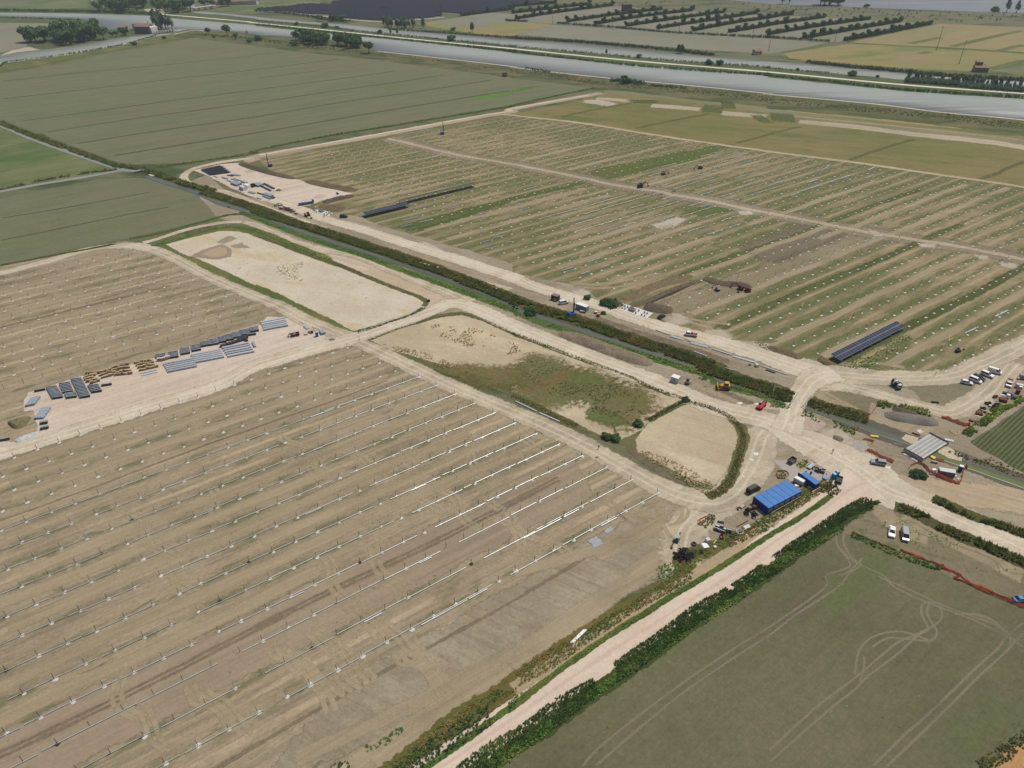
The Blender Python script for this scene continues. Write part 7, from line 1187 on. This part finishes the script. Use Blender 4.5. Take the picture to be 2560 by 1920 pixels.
strip('reeds', "c4 350,160 500,210 700,265 860,310", 6.0, 4.0, 1.2, .6, REEDB, 'brown reed belt right of the dirt bridge', 6, .2); strip('bank_grass', "c4 300,250 450,300 600,360 760,420", 5, 1.8, .9, .6, GRASS, 'grassy canal slope right of the dirt bridge', 7, .3); ribbon('reed_bed', "c4 340,150 500,215 700,268 880,315", 8, REEDG, 17, 1.2, .8)
strip('bank_grass', "c4 950,190 1050,180 1200,210 1400,260", 4.5, 2.4, 1.4, .7, GRASS, 'green weeds behind the dark spoil heap', 8, .1); strip('bank_grass', "c4 1550,570 1750,650 2212,800 2600,930", 3, 1.4, .8, .6, REEDB, 'brown grass on the right canal bank', 9, .3); strip('bank_grass', "c4 1800,620 2212,790 2600,930", 4.5, .8, .8, .6, SCRUB, 'dull grass on the upper right canal bank', 19, .4)
H1 = "d3 -1300,2340 -700,1920 -100,1500 300,1240 600,1030 1000,770 1400,470 1800,190 2212,-60 c4 200,1440 450,1280 650,1130 850,1030 905,1050"; ribbon('hedge_bed', H1, 5.6, ground('hedge_ground', col(54, 70, 34), col(70, 80, 40), streak=.2, grain=.5, rag=1.6), 18, 1.0, .6)
strip('hedge', H1, 5.2, 13.0, .75, .36, leafy('hedge_green', col(54, 74, 38), col(68, 86, 44), col(84, 98, 50), .35), 'dark green hedge between the pink road and the crop field', 10, .08, 5)
strip('hedge', "d3 -500,1900 200,1390 800,960 1300,610 1900,220 c4 0,1620 300,1440 600,1270 800,1120", 2.6, 3.5, .8, .5, GRASS, 'bright grass fringe between hedge and crop', 11, .25)
H2 = "d2 700,2080 1230,1659 1600,1370 1900,1140 2212,960 d3 0,925 300,740 700,490 1100,230 1480,10 c3 1500,1500 1800,1400 2050,1290 2212,1210 c4 0,1170 200,1060 420,920 560,870"; ribbon('verge_bed', H2, 4.6, ground('verge_ground', col(92, 92, 48), col(110, 94, 52), streak=.2, grain=.5, rag=1.6), 17, 1.2, .6)
strip('verge_grass', H2, 4.2, 6.5, .6, .4, leafy('verge_mix', col(80, 90, 46), col(106, 94, 56), col(72, 86, 44), .22), 'brown and green grass verge along the lower piling field', 12, .12, 4)
ribbon('verge_bed', "d2 850,2020 1300,1680 1700,1400 2212,1080 d3 300,900", 7, ground('verge_dark', col(78, 80, 48), col(104, 98, 70), streak=.3, grain=.6, rag=1.6), 16, 1, .6); strip('verge_grass', "d2 900,1990 1350,1640 1700,1400 2212,1080", 5.5, 2.6, .9, .5, LEAF_O, 'dark weedy ditch beside the pink road', 13, .3)
H3 = "d2 1050,1990 1500,1640 1800,1420 2212,1130 d3 0,1100 450,790 900,480 1300,230 1700,-10 c4 0,1320 250,1170 560,960"; strip('verge_grass', H3, 1.4, 12, .5, .34, GRASS, 'thin green grass line along the pink road', 14, .1); ribbon('verge_bed', H3, 1.2, ground('line_ground', col(78, 92, 42), col(92, 100, 52), grain=.5, rag=1.5), 23, .5, .3)
for i, (s, wd, h_, lb) in enumerate([("c4 1085,1055 1250,1110 1500,1240 1800,1370 2212,1545 2900,1800", 5.0, 1.5, 'dark hedge below the wide gravel road'), ("c4 1420,990 1560,1050 1750,1130 2000,1220 2212,1300 2900,1560", 4.6, 1.5, 'dark hedge above the wide gravel road')]):
    ribbon('hedge_bed', s, wd*.8, ground('hedge_ground_%d' % i, col(74, 78, 44), col(92, 86, 54), streak=.2, grain=.5, rag=1.8), 17, 1.0, .8); strip('hedge', s, wd*.8, 3.6, h_, .6, REED, lb, 15+i, .22, 5)
strip('hedge', "c4 720,1300 900,1380 1100,1460 1300,1540 1500,1600", 2.6, 3.5, .9, .5, GRASS, 'green hedge line below the orange netting', 18, .1); strip('verge_grass', "e5 300,1659 700,1400 1100,1080 1500,780 2203,430", 3.6, 4.0, 1.1, .6, leafy('lime_weed', col(74, 96, 42), col(132, 138, 66), col(60, 84, 40), .5), 'green weeds between store and crop rows', 20, .05)
VRG = ground('rim_scrub', col(88, 90, 52), col(104, 98, 62), streak=.3, grain=.5, rag=1.6, soft=.3)
for i, (s, wd, h_, mt, lb, g) in enumerate([("b2 870,1210 1000,1175 1200,1110 1350,1060 1455,1000", 3.0, 1.3, LEAF_D, 'green hedge below the white basin', .0), ("b2 1450,990 1470,950 1400,900 1250,850 1000,750 700,625 400,520 0,375", 2.2, .8, SCRUB, 'low scrub rim above the white basin', .3), ("b3 0,1222 300,1330 620,1455 1000,1590 c3 1150,5 1300,65 1490,130", 2.6, 1.0, REED, 'scrub rim between gravel road and tan basin', .1), ("b2 960,1280 1200,1190 1450,1110 1600,1072 1780,1052 1960,1100 2212,1215", 1.8, .7, SCRUB, 'dry scrub rim at the top of the tan basin', .25), ("c3 1470,120 1540,160 1700,200 1880,285 1970,380 2000,470 1980,560 1940,690 1880,840 1790,930 1680,975", 3.4, 1.1, REEDB, 'scrub ring round the small tan basin', .1), ("c3 1170,320 1250,280 1350,220 1440,175 1500,140", 2.0, 1.3, LEAF_D, 'dark green ditch line between the two tan basins', .0), ("c3 0,100 200,190 400,300 560,365", 3.6, .9, REEDB, 'brown grass bank beside the long pale rails', .1), ("b1 1000,448 700,505 400,560 0,634", 2.0, .8, LEAF_D, 'dark hedge line above the upper left piling field', .1), ("b1 1120,405 1400,350 1700,270 2000,195 2212,200", 3.0, .9, GRASS, 'green hedge below the grey crop corner', .05), ("b1 1300,460 1450,430 1800,325 2000,300 2212,330 b2 300,450 650,590", 4, .6, GRASS, 'grassy bank above the white basin', .2), ("a1 1350,1440 1500,1425 1900,1370 2212,1320 a2 0,1300 600,1180 1100,1100 1700,1000 2212,918 a3 0,912 400,825 700,765", 4.0, 1.2, GRASS, 'long green hedge between the olive field and the far piles', .0)]):
    ribbon('scrub_bed', s, wd*.8, VRG, 15, 1.0, .6); strip('scrub_line', s, wd*.8, 9.0 if i < 9 else 1.4, h_*(.5 if i < 9 else 1), .26 if i < 9 else .8, mt, lb, 30+i, 0.0)
tufts('basin_reeds', poly_pts("b2 1480,1180 1620,1110 1800,1130 1950,1200 2212,1300 b3 0,1300 200,1420 60,1500 b2 2212,1500 1950,1380 1800,1330 1600,1250", 1.1, 5, .08, .12), .8, .6, DRY, 'pale dry reeds in the top corner of the tan basin', seed=40); tufts('basin_reeds', poly_pts("b2 1000,1300 1200,1330 1500,1400 1750,1500 1650,1530 1300,1400", 1.6, 6, -.1, .12), .7, .5, DRY, 'pale dry reeds along the left rim of the tan basin', seed=41)
tufts('basin_reeds', poly_pts("c3 1100,580 1250,600 1500,720 1720,850 1830,890 1780,950 1660,960 1500,860 1200,680", 2.2, 7, -.25, .15), .7, .5, DRY, 'pale dry reeds in the lower rim of the small basin', seed=42); tufts('basin_reeds', poly_pts("c3 200,60 500,0 900,0 1130,110 1000,280 820,300 560,160", 1.0, 8, -.05, .1), .6, .5, REEDB, 'brown weeds in the middle of the tan basin', seed=43)
tufts('basin_reeds', poly_pts("b2 150,650 400,600 450,720 380,780 200,740", .9, 9, -.1, .12), .5, .5, DRY, 'dry tufts on the white basin', seed=44); tufts('basin_weeds', poly_pts("b3 30,1480 300,1440 500,1560 700,1659 200,1659", 1.1, 10, -.05, .1), .6, .5, SCRUB, 'green weeds in the tan basin', seed=45)
for i, (s, d, h_, lb) in enumerate([("b3 780,930 900,930 960,980 850,1020 780,980", 1.6, 1.4, 'bushes beside the navy bin'), ("b4 620,1500 900,1380 1160,1230 1250,1260 900,1500 750,1530", 1.2, .6, 'green grass below the near solar table'), ("e2 720,300 800,350 900,385 1040,300 1110,170 1050,110 980,130 850,240", 4, .7, 'green and brown grass in the netted ring'), ("e1 1560,720 1750,610 1950,800 1860,880 1700,880 1560,800", 3.5, 1.1, 'tall brown weeds at the junction corner'), ("e1 1110,310 1230,210 1340,240 1300,330 1180,380", 3.5, .8, 'green island with brown weeds behind the office'), ("e1 760,480 840,440 940,490 880,540 800,545", 4, .7, 'small green island in the netting ring'), ("d2 900,1490 1100,1400 1200,1330 1380,1240 1150,1450 960,1520", 2.2, .45, 'green weeds on the lower track edge'), ("d2 640,1659 720,1590 800,1600 820,1659", 3, .7, 'dark weeds at the bottom frame edge'), ("e2 0,1100 300,960 420,1030 700,1000 1000,820 900,950 500,1200 100,1400", 2.6, .7, 'bright grass below the hose heap'), ("b3 2100,1300 2212,1290 2212,1390", .9, .9, 'brown scrub at the road bend')]): tufts('weeds', poly_pts(s, d, 50+i), h_, .5, (LEAF_D, GRASS, REEDB, REEDB, GRASS, GRASS, LEAF_D, LEAF_D, GRASS, SCRUB)[i], lb, seed=60+i)
# scattered weeds over soil
def scatter(s, n, h, sz, mat, label, seed, thr=.0, sc=.05):
    P = poly_pts(s, n, seed, thr, sc); return tufts('weeds', P, h, sz, mat, label, seed=seed, blades=3)
scatter("c4 950,1120 1200,1180 2212,1620 1700,1630 1200,1440 760,1290", .9, .4, .4, GRASS, 'scattered weeds round the parked white saloon', 80, .05, .12); scatter([rc(*q) for q in ((20, 112), (125, 112), (100, 215), (0, 215))], .05, .3, .4, SCRUB, 'sparse weeds between the tube rows', 81, .1)
scatter("d3 1200,700 2212,100 d4 0,0 1500,0 2212,300 2212,1200 1800,1659 d3 600,1659", .035, .35, .38, GRASS, 'sparse green weeds in the near crop field', 82, .15, .06); scatter("b3 100,1250 900,1420 1300,1560 1500,1620 f6 1000,600 500,450", .25, .35, .4, SCRUB, 'dry weeds beside the rubble heap', 83)
strip('field_weeds', "d4 1830,1659 2000,1560 2212,1400 2500,1200", 3.0, 4, .8, .5, REEDB, 'orange brown grass strip at the lower right corner', 84)
# river banks
for i, (s, wd, d, h_, mt, lb) in enumerate([("a2 0,302 a1 2212,298", 1, .1, 1, REED, 'x'), ("a2 0,212 400,255 800,298 1200,340 1700,392 2212,443 a3 0,446 550,512 1100,572 1700,618 2212,648 a4 0,655 600,715 1200,780 2212,845", 7, .32, 2.6, LEAF_D, 'dark bushes along the river side of the levee'), ("a2 0,178 500,225 1000,282 1500,330 2212,400 a3 0,402 700,462 1200,510 1700,548 2212,582 a4 0,588 600,640", 6, .18, 2.2, LEAF_T, 'reeds along the side channel'), ("a3 0,330 600,368 1100,410 1400,440 1740,480", 12, .35, 3.6, LEAF_O, 'dense reed wall on the far side channel bank'), ("a2 1150,255 1600,285 2212,330", 8, .25, 3.0, LEAF_O, 'reeds on the side channel bank, middle part'), ("a4 330,540 700,580 1200,625 1500,655 2212,698 2800,750", 12, .35, 3.6, LEAF_O, 'dense reed wall on the side channel, right part'), ("a1 0,95 400,100 800,105 1300,125", 14, .15, 5, LEAF_D, 'dark trees and reeds on the upper river bank'), ("a1 0,155 400,165 700,175", 8, .12, 3, LEAF_D, 'low bushes on the river spit'), ("a1 0,575 60,540 300,508 600,468 900,418 1150,366 1350,308", 4, .25, 2.4, LEAF_D, 'dark reeds along the tributary'), ("a2 0,95 300,125 600,170 800,190", 14, .10, 5, LEAF_D, 'bushes on the far side channel bank'), ("a3 850,700 1000,705 1130,735", 12, .5, 3.2, LEAF_D, 'dark reed clump beside the river path'), ("a3 1200,740 1500,765", 10, .3, 2.2, LEAF_O, 'reed patch right of the dark clump'), ("a3 120,590 330,625", 8, .3, 2.0, LEAF_O, 'reed patch beside the river path'), ("a3 0,615 400,650 800,730 1300,760 1900,820 2212,850 a4 0,870 700,930 1500,1010 2212,1090", 22, .09, 1.3, REEDB, 'brown reeds over the river meadow'), ("a2 1050,470 1600,530 2212,610", 14, .09, 1.2, REEDB, 'brown reeds left of the river path'), ("a1 1650,290 2212,340 a2 0,340 500,410 900,460", 20, .05, 1.8, LEAF_O, 'low bushes on the near river bank')]):
    if i: tufts('reeds', strip_pts(s, wd, d, 90+i), h_, 1.5 if i < 10 else 1.2, mt, lb, seed=90+i, blades=5)
tufts('reeds', poly_pts("a3 500,20 1100,20 1700,5 2212,40 a4 900,80 2212,125 2212,200 1400,195 700,150 a3 2212,110 1300,70 1000,50", .0025, 120, -.1, .01), 3, 3.0, LEAF_O, 'marsh scrub before the lagoon', seed=120)
# ================================================================== TREES
rows_ = ["a2 1770,140 2000,110 2212,80 a3 0,60 380,28", "a3 0,118 300,82 670,40", "a3 30,168 400,110 870,50", "a3 475,192 900,130 1290,86", "a3 718,212 1100,150 1550,96", "a3 990,228 1400,168 1830,110", "a3 1260,248 1700,182 2110,118", "a3 1565,268 1900,205 2212,160 a4 0,158 205,125", "a3 1875,282 2212,225 a4 0,222 490,152", "a4 0,302 400,235 870,168", "a4 305,335 700,265 1140,190", "a4 665,352 1000,290 1400,210"]
tufts('hedge', strip_pts('a4 1180,705 1500,725 1850,765 2212,792', 14, .5, 160), 5.5, 1.8, LEAF_T, 'grey green thicket below the levee tree row', seed=160, blades=5)
nt_ = 0
for i, s in enumerate(rows_):
    P = L(s); Q = resample(P, lambda p: 19 if i else 26); n = 0
    for q in Q:
        nt_ += 1; n += 1; tree('orchard', (q[0]+RNG.uniform(-1.5, 1.5), q[1]+RNG.uniform(-1, 1)), RNG.uniform(1.4, 2.4), 'dark orchard tree, %s from the lower end of far tree row %d' % (ordn(n), i+1), 'trees of the far orchard rows', 'orchard_tree', 'orchard tree')
    tufts('hedge', strip_pts(s, 7, .7, 130+i), 5.0, 1.8, LEAF_O, 'low undergrowth below far tree row %d' % (i+1), seed=130+i, blades=5)
tufts('hedge', strip_pts("a3 390,203 860,238 1440,288 2212,325 a4 0,325 530,360", 6, .35, 150), 3.5, 1.6, LEAF_O, 'long dark hedge at the foot of the orchard rows', seed=150, blades=5); tufts('hedge', strip_pts("a3 -60,180 130,188", 8, .35, 151), 3.5, 1.6, LEAF_O, 'short dark hedge left of the orchard rows', seed=151)
TL_ = []
def grove(s, n, kind, sc, label, group, seed):
    P = L(s); xs = [p[0] for p in P]; ys = [p[1] for p in P]; rg = random.Random(seed); k = 0; g = 0
    while k < n and g < 4000:
        g += 1; x, y = rg.uniform(min(xs), max(xs)), rg.uniform(min(ys), max(ys))
        if inside(P, x, y): k += 1; tree(kind, (x, y), rg.uniform(*sc), label % ordn(k), group)
grove("a1 235,395 250,330 420,330 600,310 850,300 960,320 900,345 620,395 400,418 260,412", 34, 'round', (1.9, 3.2), 'dense dark tree of the island wood, %s tree', 'trees of the island wood', 1)
grove("a1 780,108 820,80 1000,60 1250,60 1230,105 1000,118", 22, 'round', (2.0, 3.2), 'dark tree of the wood beyond the river, %s tree', 'trees of the wood beyond the river', 2); grove("a1 1350,108 1420,60 1640,60 1660,115 1500,122", 18, 'round', (1.8, 3.0), 'dark tree right of the pale clearing, %s tree', 'trees right of the pale clearing', 3); grove("a1 1000,50 900,5 1500,5 1500,55", 18, 'round', (1.6, 2.8), 'dark tree at the top edge, %s tree', 'trees along the top edge', 4)
grove("a1 1700,60 1850,20 2000,55 1880,70", 7, 'round', (1.4, 2.2), 'tree by the farm at the top edge, %s tree', 'trees by the farm', 5); grove("a1 1330,240 1440,235 1510,250 1500,262 1350,262", 9, 'tall', (1.6, 2.4), 'grey green tall tree beside the weir, %s tree', 'tall trees beside the weir', 6); grove("a1 960,325 1140,300 1140,280 1080,300 1000,310", 6, 'round', (1.2, 1.8), 'round tree by the small tiled house, %s tree', 'trees by the tiled house', 7)
grove("a2 260,345 400,345 640,360 660,395 500,395 300,350", 24, 'round', (1.2, 2.0), 'round tree of the bank thicket, left part, %s tree', 'trees of the left bank thicket', 8); grove("a2 690,375 900,380 930,415 820,420 700,400", 16, 'round', (1.5, 2.1), 'round tree of the bank thicket, right part, %s tree', 'trees of the right bank thicket', 9)
grove("a2 1100,225 1380,235 1380,255 1110,240", 18, 'tall', (1.1, 1.5), 'tree of the dark clump beside the side channel, %s tree', 'trees of the side channel clump', 10); grove("a2 520,175 830,180 820,190 540,185", 9, 'round', (1.0, 1.6), 'tree on the far side channel bank, %s tree', 'trees on the far side channel bank', 11)
grove("a4 1180,700 1500,720 2212,790 2212,770 1500,700 1200,680", 40, 'tall', (.6, .85), 'tall grey green tree of the levee row, %s tree', 'tall trees of the levee row', 12)
for i, (tl, px, py, kd, sc, lb) in enumerate([('a2', 978, 460, 'round', 2.0, 'single round tree left of the river path'), ('a2', 1445, 245, 'tall', 1.3, 'tall tree right of the side channel clump'), ('a2', 1705, 265, 'bush', 1.6, 'small dark bush in the yellow field'), ('a2', 1868, 278, 'tall', 1.5, 'single dark tree in the green field'), ('a2', 1163, 298, 'tall', .9, 'pale tree on the levee, left of the pair'), ('a2', 1222, 302, 'tall', .95, 'pale tree on the levee, right of the pair'), ('a2', 1690, 350, 'bush', 2.6, 'wide dark bush on the levee'), ('a2', 600, 240, 'bush', 2.4, 'dark bush on the left levee'), ('a2', 350, 215, 'bush', 1.8, 'flat bush on the far left levee'), ('a2', 700, 245, 'bush', 1.7, 'low bush next to the left levee bush'), ('a2', 1070, 288, 'bush', 2.0, 'flat dark bush left of the pale levee trees'), ('a3', 815, 470, 'tall', .6, 'thin bare tree on the levee'), ('a3', 1097, 500, 'bush', 1.4, 'small round bush on the levee tip'), ('a3', 1455, 462, 'round', 1.3, 'round tree mirrored in the side channel'), ('a3', 1700, 558, 'bush', 2.2, 'wide bush on the right levee'), ('a3', 1790, 562, 'bush', 1.8, 'second bush on the right levee'), ('a4', 727, 655, 'bush', 1.9, 'dark bush on the levee before the tree row'), ('a4', 945, 668, 'bush', 1.0, 'small reddish bush before the tree row'), ('a4', 255, 608, 'bush', 1.0, 'tiny bush on the levee'), ('a1', 1802, 300, 'round', 1.5, 'round tree at the top corner of the olive field'), ('a1', 1965, 308, 'round', 1.7, 'dark round tree on the near river bank'), ('a1', 2040, 335, 'round', 1.3, 'spreading tree right of the dark round tree'), ('a1', 2158, 368, 'bush', 1.9, 'round bush on the near river bank, right one'), ('a1', 2137, 300, 'tall', .6, 'slim tree on the river edge'), ('a1', 1850, 325, 'bush', 1.5, 'bush below the corner tree'), ('a1', 1160, 390, 'bush', 1.8, 'dark bush on the tributary bank'), ('a1', 1420, 335, 'bush', 1.4, 'bush near the weir corner'), ('a2', 20, 350, 'bush', 2.4, 'wide bush on the near river bank, left one'), ('a2', 330, 395, 'bush', 2.0, 'bush in front of the left thicket'), ('a2', 2150, 660, 'bush', 1.4, 'small dark bush at the olive field edge'), ('a4', 122, 35, 'tall', 1.9, 'tree on the lagoon shore, left of the pair'), ('a4', 182, 35, 'tall', 1.8, 'tree on the lagoon shore, right of the pair'), ('a4', 850, 62, 'bush', 2.2, 'low bush on the lagoon shore'), ('a4', 1960, 102, 'bush', 2.6, 'small tree on the right lagoon shore'), ('a4', 2060, 105, 'tall', 1.8, 'tall tree on the right lagoon shore'), ('a4', 2145, 110, 'tall', 1.7, 'last tree on the right lagoon shore'), ('a3', 990, 90, 'bush', 3.4, 'dark bush around the brown ruin'), ('a3', 980, 720, 'bush', 2.6, 'dark bush in the river reed clump')]):
    tree(kd, A(tl, px, py), sc, lb)
grove("a4 430,40 560,42 650,48 560,52 440,48", 9, 'round', (2.2, 3.2), 'tree of the lagoon shore clump, %s tree', 'trees of the lagoon shore clump', 13)
for i, (tl, px, py, sc, lb) in enumerate([('e3', 1320, 745, .72, 'dark bush ringed by orange netting'), ('e3', 1265, 775, .5, 'small dark bush at the netted ring'), ('e3', 1390, 790, .55, 'right dark bush at the netted ring'), ('c3', 1090, 340, .8, 'dark round bush at the basin corner'), ('c3', 895, 465, .65, 'dark round bush on the lower basin rim'), ('c3', 820, 450, .6, 'small bush on the lower basin rim'), ('b3', 160, 1040, 1.2, 'bright bush in the canal grass'), ('c3', 1500, 130, .6, 'dark bush where two basins meet'), ('b3', 810, 960, .9, 'bush below the navy bin'), ('b3', 870, 975, .9, 'bush left of the pale slab'), ('f4', 1310, 480, .6, 'small flat bush beside the canal road'), ('f4', 1760, 890, .55, 'small flat bush right of the mini dumper')]):
    x, y = A(tl, px, py, .8); tree('near', (x, y), sc, lb, None, 'bush', 'bush')
# ================================================================== PEOPLE
def person(tl, pos, yaw, label, top=HIVIS, leg=DCLOTH, pose=0.0):
    x, y = A(tl, *pos, .9); t = thing('person', label, 'person', (x, y, .10), yaw)
    me = bpy.data.meshes.new('body'); J = [(0, 0, .95), (0, 0, 1.22), (0, 0, 1.45), (.02, 0, 1.56), (.03, 0, 1.68), (0, .11, .9), (.06+pose, .12, .5), (.0+pose, .13, .06), (.16+pose, .13, .04), (0, -.11, .9), (-.04-pose, -.12, .5), (-.12-pose, -.13, .06), (.04-pose, -.13, .04), (0, .19, 1.42), (.03, .26, 1.14), (.15+pose, .24, .90), (0, -.19, 1.42), (-.02, -.26, 1.14), (.08-pose, -.25, .88)]
    E = [(0, 1), (1, 2), (2, 3), (3, 4), (0, 5), (5, 6), (6, 7), (7, 8), (0, 9), (9, 10), (10, 11), (11, 12), (2, 13), (13, 14), (14, 15), (2, 16), (16, 17), (17, 18)]
    me.from_pydata(J, E, []); o = obj_of(me, 'body', t); md = o.modifiers.new('s', 'SKIN'); rad = [.15, .14, .15, .06, .105, .10, .065, .045, .04, .10, .065, .045, .04, .07, .045, .035, .07, .045, .035]
    for v, r in zip(me.skin_vertices[0].data, rad): v.radius = (r, r*.9)
    me.skin_vertices[0].data[0].use_root = True; sb = o.modifiers.new('b', 'SUBSURF'); sb.levels = 1; sb.render_levels = 1
    dg = bpy.context.evaluated_depsgraph_get(); m2 = bpy.data.meshes.new_from_object(o.evaluated_get(dg)); o.modifiers.clear(); o.data = m2; m2.materials.clear(); [m2.materials.append(q) for q in (top, leg, SKIN)]
    for f in m2.polygons: z = f.center.z; f.material_index = 1 if z < .92 and abs(f.center.y) < .2 else 2 if (z > 1.54 or (z < .97 and abs(f.center.y) >= .2)) else 0
    MB().sph(.03, 0, 1.74, .125, (1.1, 1, .8)).build('hard_hat', WHITE, t); return t
person('c4', (1012, 1200), 2.0, 'person in yellow green vest standing beside the white saloon', pose=.05); person('e2', (442, 475), -1.5, 'person in yellow green vest behind the small excavator'); person('c3', (750, 545), 1.0, 'person in dark clothes standing on the sand track', DCLOTH, pose=.12); person('b2', (891, 1270), .5, 'person in yellow green vest on the gravel road crossing', pose=.08)
person('c2', (2205, 1382), 1.0, 'person in dark clothes among the front tube rows', DCLOTH) if False else None
person('f3', (1172, 640), .3, 'person in dark clothes on the canal road, left of two', DCLOTH); person('f3', (1200, 625), 1.3, 'person in yellow green vest on the canal road, right of two'); person('a3', (1342, 1498), .3, 'person in yellow green vest between the far tube rows')
person('a3', (1735, 1450), 2.3, 'person in red brown jacket between the far tube rows, left one', RUST); person('a3', (1775, 1452), 1.3, 'person in dark clothes between the far tube rows, right one', DCLOTH); person('c4', (560, 580), 1.0, 'person in grey clothes on the wide gravel junction', GREYM)
